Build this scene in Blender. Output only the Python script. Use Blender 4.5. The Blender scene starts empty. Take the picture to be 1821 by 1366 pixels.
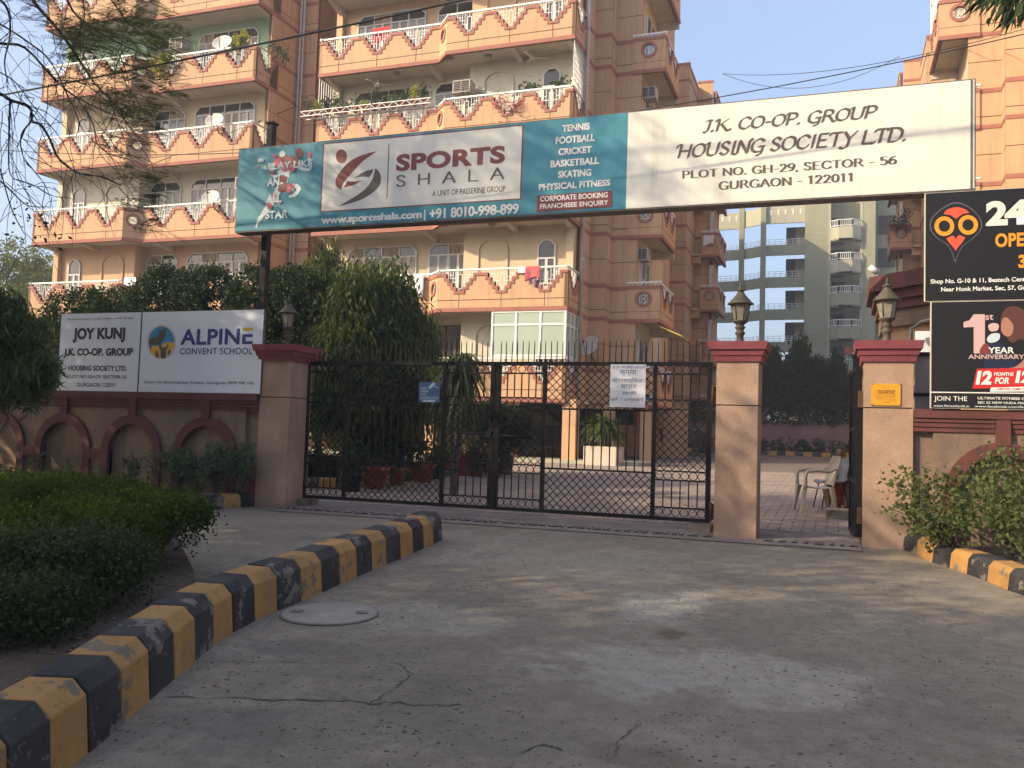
import bpy, math, random
import numpy as np
from mathutils import Vector, Matrix
sc = bpy.context.scene
col = sc.collection
R = math.radians

# ---------------------------------------------------------------- camera
F_PX, CX, CY, IW, IH = 1585.0, 910.5, 683.0, 1821.0, 1366.0
EYE = Vector((0.0, 0.0, 1.5))
def _axes():
    def ray(x, y): return Vector((x - CX, -(y - CY), -F_PX))
    dx = -ray(-3450, 637); dx.normalize()
    dy = ray(1490, 797); dy -= dy.dot(dx) * dx; dy.normalize()
    dz = dx.cross(dy)
    return Matrix((dx, dy, dz))
CAMR = _axes()
cam_d = bpy.data.cameras.new('camera'); cam = bpy.data.objects.new('camera', cam_d); col.objects.link(cam)
cam_d.sensor_width = 36.0; cam_d.lens = 36.0 * F_PX / IW
cam_d.clip_start = 0.05; cam_d.clip_end = 600
cam.matrix_world = Matrix.Translation(EYE) @ CAMR.to_4x4()
sc.camera = cam

# ---------------------------------------------------------------- light
SUN = Vector((-1.22, -1.0, 0.88)).normalized()      # towards the sun
elev = math.asin(SUN.z)
world = bpy.data.worlds.new('World'); sc.world = world; world.use_nodes = True
wn = world.node_tree.nodes; wl = world.node_tree.links
bg = wn['Background']; sky = wn.new('ShaderNodeTexSky'); sky.sky_type = 'NISHITA'; sky.sun_disc = False
sky.sun_elevation = elev
sky.sun_rotation = math.atan2(SUN.x, SUN.y)
sky.air_density = 1.1; sky.dust_density = 5.0; sky.ozone_density = 2.0; sky.altitude = 200
hz_ = wn.new('ShaderNodeMix'); hz_.data_type = 'RGBA'; hz_.blend_type = 'ADD'; hz_.inputs[0].default_value = 1.0; hz_.inputs[7].default_value = (1.35, 1.65, 2.45, 1)
wl.new(sky.outputs[0], hz_.inputs[6]); wl.new(hz_.outputs[2], bg.inputs[0]); bg.inputs[1].default_value = 0.15
sl = bpy.data.lights.new('sun', 'SUN'); sl.energy = 4.8; sl.angle = R(0.6); sl.color = (1.0, 0.83, 0.57)
so = bpy.data.objects.new('sun', sl); col.objects.link(so)
so.rotation_euler = SUN.to_track_quat('Z', 'Y').to_euler(); so.location = (-20, -20, 30)
vs = sc.view_settings; vs.view_transform = 'Standard'; vs.look = 'None'; vs.exposure = 0.35; vs.gamma = 1.0
vs.use_curve_mapping = False
sc.render.engine = 'CYCLES'

# ---------------------------------------------------------------- helpers
SL = 0.03                                            # the ground rises 3 cm a metre towards the flats
def gz(x, y): return SL * y
def ray(x, y): return CAMR @ Vector((x - CX, -(y - CY), -F_PX))
def W(x, y, Y):                                      # where the line of sight meets the upright plane Y
    r = ray(x, y); return EYE + r * (Y / r.y)
def WX(x, y, X):
    r = ray(x, y); return EYE + r * (X / r.x)
def WG(x, y, h=0.0):                                 # ... meets the ground (raised by h)
    r = ray(x, y); t = (h - EYE.z) / (r.z - SL * r.y); return EYE + r * t

def tag(o, label=None, cat=None, group=None, kind=None):
    if label: o['label'] = label
    if cat: o['category'] = cat
    if group: o['group'] = group
    if kind: o['kind'] = kind
    return o
def thing(name, label, cat, loc=(0, 0, 0), rz=0.0, group=None):
    o = bpy.data.objects.new(name, None); col.objects.link(o); o.empty_display_size = 0.1
    o.location = loc; o.rotation_euler = (0, 0, rz)
    return tag(o, label, cat, group)
def origin_of(o):
    p = Vector((0, 0, 0))
    while o is not None:
        p = p + o.location; o = o.parent
    return p
def link(name, me, mats=None, parent=None, world_coords=True, loc=None, rz=0.0, smooth=False):
    if mats is not None and len(me.materials) == 0:
        for m in (mats if isinstance(mats, (list, tuple)) else [mats]): me.materials.append(m)
    o = bpy.data.objects.new(name, me); col.objects.link(o)
    if parent is not None:
        o.parent = parent
        if loc is not None: o.location = loc
        elif world_coords: o.location = -origin_of(parent)
    elif loc is not None: o.location = loc
    if rz: o.rotation_euler = (0, 0, rz)
    return o
def copy_tree(o, parent=None):
    c = o.copy(); col.objects.link(c)
    if parent is not None: c.parent = parent
    for ch in list(o.children): copy_tree(ch, c)
    return c

class MB:
    def __init__(s): s.v = []; s.f = []; s.m = []; s.sm = []
    def add(s, vs, fs, m=0, smooth=False):
        b = len(s.v); s.v.extend([tuple(p) for p in vs])
        for f in fs: s.f.append(tuple(b + i for i in f)); s.m.append(m); s.sm.append(smooth)
        return s
    def box(s, x0, x1, y0, y1, z0, z1, m=0):
        if x1 < x0: x0, x1 = x1, x0
        if y1 < y0: y0, y1 = y1, y0
        if z1 < z0: z0, z1 = z1, z0
        return s.add([(x0,y0,z0),(x1,y0,z0),(x1,y1,z0),(x0,y1,z0),(x0,y0,z1),(x1,y0,z1),(x1,y1,z1),(x0,y1,z1)],
              [(0,3,2,1),(4,5,6,7),(0,1,5,4),(1,2,6,5),(2,3,7,6),(3,0,4,7)], m)
    def obox(s, c, ax, ay, az, m=0):                 # box from centre and three half-axis vectors
        c, ax, ay, az = Vector(c), Vector(ax), Vector(ay), Vector(az)
        P = [c + ax*i + ay*j + az*k for k in (-1,1) for (i,j) in ((-1,-1),(1,-1),(1,1),(-1,1))]
        return s.add(P, [(0,3,2,1),(4,5,6,7),(0,1,5,4),(1,2,6,5),(2,3,7,6),(3,0,4,7)], m)
    def bar(s, p0, p1, w, d, m=0, side=None):        # straight bar, w across and d deep
        p0, p1 = Vector(p0), Vector(p1); a = p1 - p0; L = a.length
        if L < 1e-6: return s
        a.normalize(); sd = Vector(side) if side else Vector((0, 1, 0))
        if abs(a.dot(sd)) > .95: sd = Vector((1, 0, 0))
        u = a.cross(sd).normalized(); n = a.cross(u).normalized()
        return s.obox((p0 + p1) / 2, a * L / 2, u * w / 2, n * d / 2, m)
    def prism(s, pts, a, b, plane='xz', m=0, caps=True):
        n = len(pts)
        def P(u, v, t): return (u, t, v) if plane == 'xz' else ((t, u, v) if plane == 'yz' else (u, v, t))
        vs = [P(u, v, a) for u, v in pts] + [P(u, v, b) for u, v in pts]
        fs = [(i, (i+1) % n, n + (i+1) % n, n + i) for i in range(n)]
        if caps: fs += [tuple(range(n))[::-1], tuple(range(n, 2*n))]
        return s.add(vs, fs, m)
    def tube(s, pts, r, n=8, m=0, smooth=True, cap=True):
        pts = [Vector(p) for p in pts]; N = len(pts)
        rs = r if isinstance(r, (list, tuple)) else [r] * N
        rings = []; u = None
        for i, p in enumerate(pts):
            t = (pts[min(i+1, N-1)] - pts[max(i-1, 0)])
            if t.length < 1e-9: t = Vector((0, 0, 1))
            t.normalize()
            if u is None:
                u = t.cross(Vector((0, 0, 1)))
                if u.length < 1e-3: u = t.cross(Vector((1, 0, 0)))
            u = (u - t * u.dot(t)).normalized(); w = t.cross(u)
            rings.append([p + (u * math.cos(2*math.pi*k/n) + w * math.sin(2*math.pi*k/n)) * rs[i] for k in range(n)])
        vs = [q for rg in rings for q in rg]
        fs = [(i*n+k, i*n+(k+1) % n, (i+1)*n+(k+1) % n, (i+1)*n+k) for i in range(N-1) for k in range(n)]
        if cap: fs += [tuple(range(n))[::-1], tuple((N-1)*n+k for k in range(n))]
        return s.add(vs, fs, m, smooth)
    def lathe(s, prof, c, n=16, m=0, smooth=True, ang=0.0):
        vs = []; N = len(prof)
        for r, z in prof:
            for k in range(n):
                a = ang + 2*math.pi*k/n; vs.append((c[0]+r*math.cos(a), c[1]+r*math.sin(a), c[2]+z))
        fs = [(i*n+k, i*n+(k+1) % n, (i+1)*n+(k+1) % n, (i+1)*n+k) for i in range(N-1) for k in range(n)]
        fs += [tuple(range(n))[::-1], tuple((N-1)*n+k for k in range(n))]
        return s.add(vs, fs, m, smooth)
    def ring(s, c, r, w, d, n=20, m=0, plane='xz'):  # flat ring facing -y
        vs = []
        for k in range(n):
            a = 2*math.pi*k/n; ca, sa = math.cos(a), math.sin(a)
            for rr, dd in ((r-w/2, -d/2), (r+w/2, -d/2), (r+w/2, d/2), (r-w/2, d/2)):
                if plane == 'xz': vs.append((c[0]+rr*ca, c[1]+dd, c[2]+rr*sa))
                else: vs.append((c[0]+dd, c[1]+rr*ca, c[2]+rr*sa))
        fs = []
        for k in range(n):
            q = (k+1) % n
            for j in range(4): fs.append((k*4+j, k*4+(j+1) % 4, q*4+(j+1) % 4, q*4+j))
        return s.add(vs, fs, m)
    def sphere(s, c, r, n=12, h=8, m=0, sc_=(1,1,1)):
        vs = [(c[0], c[1], c[2]-r*sc_[2])]
        for i in range(1, h):
            a = -math.pi/2 + math.pi*i/h
            for k in range(n):
                b = 2*math.pi*k/n
                vs.append((c[0]+r*sc_[0]*math.cos(a)*math.cos(b), c[1]+r*sc_[1]*math.cos(a)*math.sin(b), c[2]+r*sc_[2]*math.sin(a)))
        vs.append((c[0], c[1], c[2]+r*sc_[2])); L = len(vs)-1
        fs = [(0, 1+(k+1) % n, 1+k) for k in range(n)]
        for i in range(h-2):
            for k in range(n): fs.append((1+i*n+k, 1+i*n+(k+1) % n, 1+(i+1)*n+(k+1) % n, 1+(i+1)*n+k))
        fs += [(L, 1+(h-2)*n+k, 1+(h-2)*n+(k+1) % n) for k in range(n)]
        return s.add(vs, fs, m, True)
    def xf(s, M):
        s.v = [tuple(M @ Vector(p)) for p in s.v]; return s
    def join(s, o, M=None, m=0):
        vs = o.v if M is None else [tuple(M @ Vector(p)) for p in o.v]
        b = len(s.v); s.v.extend(vs)
        for f, mm, sm in zip(o.f, o.m, o.sm): s.f.append(tuple(b+i for i in f)); s.m.append(mm+m); s.sm.append(sm)
        return s
    def mesh(s, name, mats=None):
        me = bpy.data.meshes.new(name); me.from_pydata(s.v, [], s.f); me.update()
        me.polygons.foreach_set('material_index', s.m); me.polygons.foreach_set('use_smooth', s.sm)
        if mats is not None:
            for mm in (mats if isinstance(mats, (list, tuple)) else [mats]): me.materials.append(mm)
        return me
    def obj(s, name, mats, parent=None, base=None):
        if base is not None:
            bx, by, bz = base; s.v = [(x-bx, y-by, z-bz) for x, y, z in s.v]
            return link(name, s.mesh(name, mats), parent=parent, loc=base)
        return link(name, s.mesh(name, mats), parent=parent)

def np_mesh(name, V, k, mat, nrm=None):
    """V: (n*k,3) array, k corners a face, every face its own vertices"""
    V = np.asarray(V, dtype=np.float32).reshape(-1, 3); n = len(V) // k
    me = bpy.data.meshes.new(name)
    me.vertices.add(len(V)); me.vertices.foreach_set('co', V.ravel())
    me.loops.add(len(V)); me.loops.foreach_set('vertex_index', np.arange(len(V), dtype=np.int32))
    me.polygons.add(n)
    me.polygons.foreach_set('loop_start', np.arange(0, len(V), k, dtype=np.int32))
    me.polygons.foreach_set('loop_total', np.full(n, k, dtype=np.int32))
    me.update(calc_edges=True)
    me.materials.append(mat)
    return me

# ---------------------------------------------------------------- materials
def mat(name, c, rough=0.8, c2=None, s=6.0, mixlo=0.4, mixhi=0.65, bump=0.0, bs=60.0, metal=0.0, grain=0.0, gs=90.0, stretch=None, spec=None, det=5.0, streak=0.0):
    m = bpy.data.materials.new(name); m.use_nodes = True; nt = m.node_tree; N = nt.nodes; L = nt.links
    b = N['Principled BSDF']; b.inputs['Roughness'].default_value = rough; b.inputs['Metallic'].default_value = metal
    if spec is not None: b.inputs['Specular IOR Level'].default_value = spec
    geo = N.new('ShaderNodeNewGeometry'); vec = geo.outputs['Position']
    if stretch:
        mp = N.new('ShaderNodeMapping'); mp.inputs['Scale'].default_value = stretch; L.new(vec, mp.inputs[0]); v1 = mp.outputs[0]
    else: v1 = vec
    cur = None
    def rgb(c):
        n = N.new('ShaderNodeRGB'); n.outputs[0].default_value = (*c, 1); return n.outputs[0]
    cur = rgb(c)
    def noise(v, sc_, d=5.0, r=0.55):
        n = N.new('ShaderNodeTexNoise'); n.inputs['Scale'].default_value = sc_; n.inputs['Detail'].default_value = d
        n.inputs['Roughness'].default_value = r; L.new(v, n.inputs['Vector']); return n.outputs['Fac']
    def ramp(f, lo, hi):
        n = N.new('ShaderNodeMapRange'); n.inputs['From Min'].default_value = lo; n.inputs['From Max'].default_value = hi; L.new(f, n.inputs['Value']); return n.outputs[0]
    def mix(f, a, bb, mode='MIX'):
        n = N.new('ShaderNodeMix'); n.data_type = 'RGBA'; n.blend_type = mode
        if isinstance(f, float): n.inputs[0].default_value = f
        else: L.new(f, n.inputs[0])
        L.new(a, n.inputs[6]); L.new(bb, n.inputs[7]); return n.outputs[2]
    if c2 is not None: cur = mix(ramp(noise(v1, s, det, .62), mixlo, mixhi), cur, rgb(c2))
    if streak:
        mp = N.new('ShaderNodeMapping'); mp.inputs['Scale'].default_value = (3.0, 3.0, .22); L.new(vec, mp.inputs[0])
        f = ramp(noise(mp.outputs[0], 2.0, 6, .65), .5, .8)
        mm = N.new('ShaderNodeMath'); mm.operation = 'MULTIPLY'; mm.inputs[1].default_value = streak; L.new(f, mm.inputs[0])
        cur = mix(mm.outputs[0], cur, rgb((c[0]*.35, c[1]*.36, c[2]*.38)))
    if grain:
        f = ramp(noise(vec, gs, 2, .6), .3, .7)
        g = N.new('ShaderNodeMapRange'); g.inputs['To Min'].default_value = 1-grain; g.inputs['To Max'].default_value = 1+grain*.6; L.new(f, g.inputs['Value'])
        cc = N.new('ShaderNodeCombineColor')
        for i in range(3): L.new(g.outputs[0], cc.inputs[i])
        cur = mix(1.0, cur, cc.outputs[0], 'MULTIPLY')
    L.new(cur, b.inputs['Base Color'])
    if bump:
        bn = N.new('ShaderNodeBump'); bn.inputs['Strength'].default_value = bump; bn.inputs['Distance'].default_value = 0.01
        L.new(noise(vec, bs, 4), bn.inputs['Height']); L.new(bn.outputs[0], b.inputs['Normal'])
    m['nodes'] = 1
    return m

def leafmat(name, c, c2, trans=0.35, rough=0.5, spec=.35):
    m = bpy.data.materials.new(name); m.use_nodes = True; nt = m.node_tree; N = nt.nodes; L = nt.links
    b = N['Principled BSDF']; b.inputs['Roughness'].default_value = rough; b.inputs['Specular IOR Level'].default_value = spec
    geo = N.new('ShaderNodeNewGeometry')
    rp = N.new('ShaderNodeValToRGB'); rp.color_ramp.elements[0].color = (*c, 1); rp.color_ramp.elements[1].color = (*c2, 1)
    no = N.new('ShaderNodeTexNoise'); no.inputs['Scale'].default_value = 1.6; L.new(geo.outputs['Position'], no.inputs['Vector'])
    ad = N.new('ShaderNodeMath'); ad.operation = 'MULTIPLY_ADD'; ad.inputs[1].default_value = .6
    L.new(geo.outputs['Random Per Island'], ad.inputs[0])
    ad2 = N.new('ShaderNodeMath'); ad2.operation = 'MULTIPLY_ADD'; ad2.inputs[1].default_value = 1.4; ad2.inputs[2].default_value = -.5
    L.new(no.outputs['Fac'], ad2.inputs[0]); L.new(ad2.outputs[0], ad.inputs[2])
    L.new(ad.outputs[0], rp.inputs[0]); L.new(rp.outputs[0], b.inputs['Base Color'])
    t = N.new('ShaderNodeBsdfTranslucent'); mx = N.new('ShaderNodeMixShader'); mx.inputs[0].default_value = trans
    hs = N.new('ShaderNodeMix'); hs.data_type = 'RGBA'; hs.blend_type = 'MULTIPLY'; hs.inputs[0].default_value = 1.0
    hs.inputs[7].default_value = (1.6, 1.7, .7, 1); L.new(rp.outputs[0], hs.inputs[6]); L.new(hs.outputs[2], t.inputs[0])
    L.new(b.outputs[0], mx.inputs[1]); L.new(t.outputs[0], mx.inputs[2]); L.new(mx.outputs[0], N['Material Output'].inputs[0])
    return m

def glassmat(name, c, rough=.12, c2=None):
    m = mat(name, c, rough, c2=c2, s=1.2, spec=.6); return m
def speckle(name, c, dark, sc_=70.0, amount=.36, rough=.85, stain=None):
    m = bpy.data.materials.new(name); m.use_nodes = True; nt = m.node_tree; N = nt.nodes; L = nt.links
    b = N['Principled BSDF']; b.inputs['Roughness'].default_value = rough
    geo = N.new('ShaderNodeNewGeometry')
    v = N.new('ShaderNodeTexVoronoi'); v.inputs['Scale'].default_value = sc_; L.new(geo.outputs['Position'], v.inputs['Vector'])
    sep = N.new('ShaderNodeSeparateColor'); L.new(v.outputs['Color'], sep.inputs[0])
    mr = N.new('ShaderNodeMapRange'); mr.inputs['From Min'].default_value = 1-amount; mr.inputs['From Max'].default_value = 1.0; L.new(sep.outputs[0], mr.inputs['Value'])
    mx = N.new('ShaderNodeMix'); mx.data_type = 'RGBA'; mx.inputs[6].default_value = (*c, 1); mx.inputs[7].default_value = (*dark, 1); L.new(mr.outputs[0], mx.inputs[0])
    n = N.new('ShaderNodeTexNoise'); n.inputs['Scale'].default_value = 2.2; n.inputs['Detail'].default_value = 6; L.new(geo.outputs['Position'], n.inputs['Vector'])
    m2 = N.new('ShaderNodeMapRange'); m2.inputs['From Min'].default_value = .35; m2.inputs['From Max'].default_value = .7; m2.inputs['To Min'].default_value = .82; m2.inputs['To Max'].default_value = 1.12; L.new(n.outputs['Fac'], m2.inputs['Value'])
    cc = N.new('ShaderNodeCombineColor')
    for i in range(3): L.new(m2.outputs[0], cc.inputs[i])
    mm = N.new('ShaderNodeMix'); mm.data_type = 'RGBA'; mm.blend_type = 'MULTIPLY'; mm.inputs[0].default_value = 1.0
    L.new(mx.outputs[2], mm.inputs[6]); L.new(cc.outputs[0], mm.inputs[7]); out = mm.outputs[2]
    if stain:
        mp = N.new('ShaderNodeMapping'); mp.inputs['Scale'].default_value = (2.2, 2.2, .5); L.new(geo.outputs['Position'], mp.inputs[0])
        n2 = N.new('ShaderNodeTexNoise'); n2.inputs['Scale'].default_value = 1.6; n2.inputs['Detail'].default_value = 6; L.new(mp.outputs[0], n2.inputs['Vector'])
        r2 = N.new('ShaderNodeMapRange'); r2.inputs['From Min'].default_value = .5; r2.inputs['From Max'].default_value = .75; r2.inputs['To Max'].default_value = .65; L.new(n2.outputs['Fac'], r2.inputs['Value'])
        m3 = N.new('ShaderNodeMix'); m3.data_type = 'RGBA'; m3.inputs[7].default_value = (*stain, 1); L.new(r2.outputs[0], m3.inputs[0]); L.new(out, m3.inputs[6]); out = m3.outputs[2]
    L.new(out, b.inputs['Base Color'])
    bn = N.new('ShaderNodeBump'); bn.inputs['Strength'].default_value = .35; bn.inputs['Distance'].default_value = .006
    L.new(sep.outputs[0], bn.inputs['Height']); L.new(bn.outputs[0], b.inputs['Normal'])
    return m

ORG = (.57, .352, .195)
M = {}
M['plaster'] = mat('orange_plaster', ORG, .9, c2=(.53, .315, .182), s=.9, bump=.25, bs=40, grain=.12, gs=60, streak=.5)
M['plaster_groove'] = mat('plaster_groove', (.13, .055, .035), .9)
M['red'] = mat('terracotta_trim', (.36, .145, .10), .85, c2=(.31, .12, .085), s=3, grain=.1)
M['cream'] = mat('cream_wall', (.62, .50, .33), .9, c2=(.57, .45, .29), s=1.4, grain=.05, streak=.15)
M['offwhite'] = mat('offwhite_wall', (.64, .59, .47), .9, c2=(.58, .53, .42), s=1.4, grain=.05, streak=.2)
M['green'] = mat('pale_green_wall', (.36, .50, .31), .9, c2=(.33, .46, .29), s=1.4, grain=.05)
M['peach'] = mat('peach_wall', (.62, .40, .24), .9, c2=(.57, .36, .22), s=1.4, grain=.05)
M['soffit'] = mat('soffit', (.58, .50, .40), .9, c2=(.50, .42, .33), s=1.2)
M['white'] = mat('white_paint_steel', (.78, .75, .70), .45, c2=(.66, .63, .58), s=9, mixlo=.5, mixhi=.8)
M['frame'] = mat('window_frame_white', (.66, .62, .58), .5, c2=(.58, .54, .50), s=5)
M['glass'] = glassmat('dark_window_glass', (.035, .03, .028), .08, c2=(.09, .075, .06))
M['frost'] = mat('pale_glazing', (.40, .46, .37), .25, c2=(.36, .42, .34), s=.8, spec=.5)
M['curtain'] = mat('curtain_cloth', (.42, .33, .24), .9, c2=(.20, .12, .09), s=3, stretch=(3, 3, .5))
M['darkwood'] = mat('dark_wood', (.075, .03, .022), .6)
M['interior'] = mat('dim_interior', (.06, .045, .035), .9)
M['pipe'] = mat('grey_pipe', (.42, .39, .36), .6, c2=(.33, .30, .27), s=5)
M['grey'] = mat('grey_green_render', (.32, .31, .205), .9, c2=(.285, .275, .185), s=.5, grain=.06, gs=20, streak=.25)
M['greyl'] = mat('grey_pale_render', (.44, .41, .30), .9, c2=(.38, .355, .26), s=.6, streak=.3)
M['terr'] = speckle('pink_grit_wash', (.43, .285, .205), (.25, .165, .12), 140, .26, stain=(.33, .19, .12))
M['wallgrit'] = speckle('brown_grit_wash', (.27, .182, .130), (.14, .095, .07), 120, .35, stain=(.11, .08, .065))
M['cap'] = mat('magenta_pink_paint', (.27, .062, .078), .75, c2=(.20, .048, .058), s=4, bump=.2, bs=50, streak=.35)
M['maroon'] = mat('maroon_paint', (.15, .045, .040), .8, c2=(.10, .032, .029), s=3, bump=.3, bs=60, streak=.4)
M['iron'] = mat('black_iron_paint', (.007, .0065, .007), .55, c2=(.028, .014, .010), s=14, mixlo=.6, mixhi=.8, spec=.22)
M['rust'] = mat('rusty_steel', (.10, .045, .025), .8, c2=(.05, .03, .02), s=20)
M['asphalt'] = None
M['soil'] = mat('dry_soil', (.11, .08, .056), 1, c2=(.06, .044, .03), s=5, bump=.8, bs=30, grain=.3, gs=50)
M['bark'] = mat('grey_brown_bark', (.12, .09, .07), .95, c2=(.06, .045, .035), s=12, bump=.6, bs=30)
M['twig'] = mat('dark_twig', (.055, .042, .038), .9)
M['terracotta'] = mat('terracotta_pot', (.42, .11, .05), .8, c2=(.30, .08, .04), s=6, grain=.1)
M['redbox'] = mat('red_painted_planter', (.36, .04, .025), .75, c2=(.27, .03, .02), s=4)
M['planter'] = mat('cream_planter', (.62, .50, .40), .8, c2=(.55, .44, .35), s=3)
M['wire'] = mat('black_cable', (.02, .02, .02), .6)
M['stone'] = mat('rough_concrete', (.24, .20, .16), .95, c2=(.12, .10, .08), s=5, bump=.6, bs=30, grain=.15)
M['mauvewall'] = mat('mauve_paint_wall', (.30, .19, .21), .9, c2=(.24, .15, .165), s=1.2, streak=.4)

L_DARK = leafmat('ficus_leaf', (.016, .030, .010), (.038, .062, .018), .2, .6, .2)
L_ASH = leafmat('drooping_leaf', (.022, .036, .012), (.10, .125, .028), .3, .55, .25)
L_HEDGE = leafmat('hedge_leaf', (.018, .032, .008), (.090, .125, .018), .25, .7, .1)  # second tone brightened to stand in for sunlit tops, spread at random
L_SHRUB = leafmat('shrub_leaf', (.028, .045, .018), (.07, .095, .035), .25, .6, .2)
L_FEATH = leafmat('feathery_leaf', (.035, .048, .024), (.075, .09, .042), .3, .8, .1)
L_BG = leafmat('far_leaf', (.06, .085, .03), (.13, .16, .055), .4)
L_SAGE = leafmat('blue_green_leaf', (.05, .085, .055), (.10, .15, .09), .3)
L_YEL = leafmat('yellow_green_leaf', (.20, .21, .04), (.36, .32, .07), .4)
L_RED = leafmat('red_flower', (.30, .03, .05), (.5, .07, .09), .3)
L_PALM = leafmat('palm_leaf', (.035, .055, .018), (.10, .125, .035), .3)
L_SHADE = leafmat('street_tree_leaf', (.04, .07, .02), (.10, .14, .04), .3)
L_DRY = leafmat('dry_leaf', (.16, .10, .05), (.30, .21, .10), .2)
# ---------------------------------------------------------------- ground
def _pt(x, y): v = WG(x, y); return v.x, v.y
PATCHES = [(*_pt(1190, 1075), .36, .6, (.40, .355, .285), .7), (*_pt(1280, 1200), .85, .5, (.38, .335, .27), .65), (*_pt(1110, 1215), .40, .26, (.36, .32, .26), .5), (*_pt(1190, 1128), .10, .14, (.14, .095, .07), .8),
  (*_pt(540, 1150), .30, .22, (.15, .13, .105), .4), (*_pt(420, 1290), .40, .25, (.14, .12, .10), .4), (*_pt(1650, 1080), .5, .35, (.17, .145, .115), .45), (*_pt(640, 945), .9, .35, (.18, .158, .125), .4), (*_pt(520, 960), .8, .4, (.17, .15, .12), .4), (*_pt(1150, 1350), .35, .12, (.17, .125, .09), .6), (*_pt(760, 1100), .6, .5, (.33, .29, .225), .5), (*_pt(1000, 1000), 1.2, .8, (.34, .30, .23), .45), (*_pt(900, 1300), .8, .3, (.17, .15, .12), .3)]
def ground_mat():
    m = bpy.data.materials.new('worn_concrete_road'); m.use_nodes = True; nt = m.node_tree; N = nt.nodes; L = nt.links
    b = N['Principled BSDF']; b.inputs['Roughness'].default_value = .92; b.inputs['Specular IOR Level'].default_value = .25
    geo = N.new('ShaderNodeNewGeometry'); P = geo.outputs['Position']
    def noise(s, d=6, r=.6, v=None):
        n = N.new('ShaderNodeTexNoise'); n.inputs['Scale'].default_value = s; n.inputs['Detail'].default_value = d; n.inputs['Roughness'].default_value = r
        L.new(v or P, n.inputs['Vector']); return n.outputs['Fac']
    def mr(f, a, b_, c=0., d=1.):
        n = N.new('ShaderNodeMapRange'); n.inputs['From Min'].default_value = a; n.inputs['From Max'].default_value = b_; n.inputs['To Min'].default_value = c; n.inputs['To Max'].default_value = d; L.new(f, n.inputs['Value']); return n.outputs[0]
    def mix(f, a, c, mode='MIX'):
        n = N.new('ShaderNodeMix'); n.data_type = 'RGBA'; n.blend_type = mode
        if isinstance(f, float): n.inputs[0].default_value = f
        else: L.new(f, n.inputs[0])
        for i, q in ((6, a), (7, c)):
            if isinstance(q, tuple): n.inputs[i].default_value = (*q, 1)
            else: L.new(q, n.inputs[i])
        return n.outputs[2]
    cur = mix(mr(noise(.55), .38, .62), (.265, .218, .163), (.198, .166, .127))
    cur = mix(mr(noise(2.3, 8, .7), .5, .72), cur, (.32, .268, .202))
    cur = mix(mr(noise(.8, 6, .65), .58, .74), cur, (.15, .128, .102))       # dark damp stains
    v = N.new('ShaderNodeTexVoronoi'); v.inputs['Scale'].default_value = 30
    dn = N.new('ShaderNodeTexNoise'); dn.inputs['Scale'].default_value = 14; L.new(P, dn.inputs['Vector'])
    ds = N.new('ShaderNodeVectorMath'); ds.operation = 'MULTIPLY_ADD'; ds.inputs[1].default_value = (.06, .06, .0); L.new(dn.outputs['Color'], ds.inputs[0]); L.new(P, ds.inputs[2]); L.new(ds.outputs[0], v.inputs['Vector'])
    sp = N.new('ShaderNodeSeparateColor'); L.new(v.outputs['Color'], sp.inputs[0])
    rz_ = mr(sp.outputs[1], 0, 1, .08, .34); sb_ = N.new('ShaderNodeMath'); sb_.operation = 'SUBTRACT'; L.new(v.outputs['Distance'], sb_.inputs[0]); L.new(rz_, sb_.inputs[1]); near = mr(sb_.outputs[0], .06, -.06)
    pick = mr(sp.outputs[0], .58, .62)
    mu = N.new('ShaderNodeMath'); mu.operation = 'MULTIPLY'; L.new(near, mu.inputs[0]); L.new(pick, mu.inputs[1])
    m2 = N.new('ShaderNodeMath'); m2.operation = 'MULTIPLY'; L.new(mu.outputs[0], m2.inputs[0]); L.new(mr(noise(.9, 3), .40, .58), m2.inputs[1])
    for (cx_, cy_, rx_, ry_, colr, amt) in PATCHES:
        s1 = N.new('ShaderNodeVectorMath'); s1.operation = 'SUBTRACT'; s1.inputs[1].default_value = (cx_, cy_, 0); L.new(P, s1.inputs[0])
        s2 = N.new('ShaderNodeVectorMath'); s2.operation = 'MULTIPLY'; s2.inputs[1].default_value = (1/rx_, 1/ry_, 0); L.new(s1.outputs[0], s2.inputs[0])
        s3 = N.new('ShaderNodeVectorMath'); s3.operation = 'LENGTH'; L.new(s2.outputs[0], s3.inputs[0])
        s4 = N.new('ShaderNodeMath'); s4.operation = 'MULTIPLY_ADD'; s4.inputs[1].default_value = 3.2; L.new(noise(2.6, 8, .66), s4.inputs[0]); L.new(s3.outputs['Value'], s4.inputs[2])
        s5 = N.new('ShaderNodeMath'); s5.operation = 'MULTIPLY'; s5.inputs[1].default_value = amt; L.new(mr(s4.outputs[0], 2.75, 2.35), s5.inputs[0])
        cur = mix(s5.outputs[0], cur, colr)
    cur = mix(m2.outputs[0], cur, (.075, .064, .052))
    g0 = mr(noise(150, 2), .3, .7, .74, 1.26); g1 = mr(noise(11, 8, .7), .3, .7, .82, 1.18); gm = N.new('ShaderNodeMath'); gm.operation = 'MULTIPLY'; L.new(g0, gm.inputs[0]); L.new(g1, gm.inputs[1]); g = gm.outputs[0]
    cc = N.new('ShaderNodeCombineColor')
    for i in range(3): L.new(g, cc.inputs[i])
    cur = mix(1.0, cur, cc.outputs[0], 'MULTIPLY')
    L.new(cur, b.inputs['Base Color'])
    hsum = N.new('ShaderNodeMath'); hsum.operation = 'MULTIPLY_ADD'; hsum.inputs[1].default_value = -1.4
    L.new(m2.outputs[0], hsum.inputs[0]); L.new(noise(22, 8, .75), hsum.inputs[2])
    bn = N.new('ShaderNodeBump'); bn.inputs['Strength'].default_value = .55; bn.inputs['Distance'].default_value = .012
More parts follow.
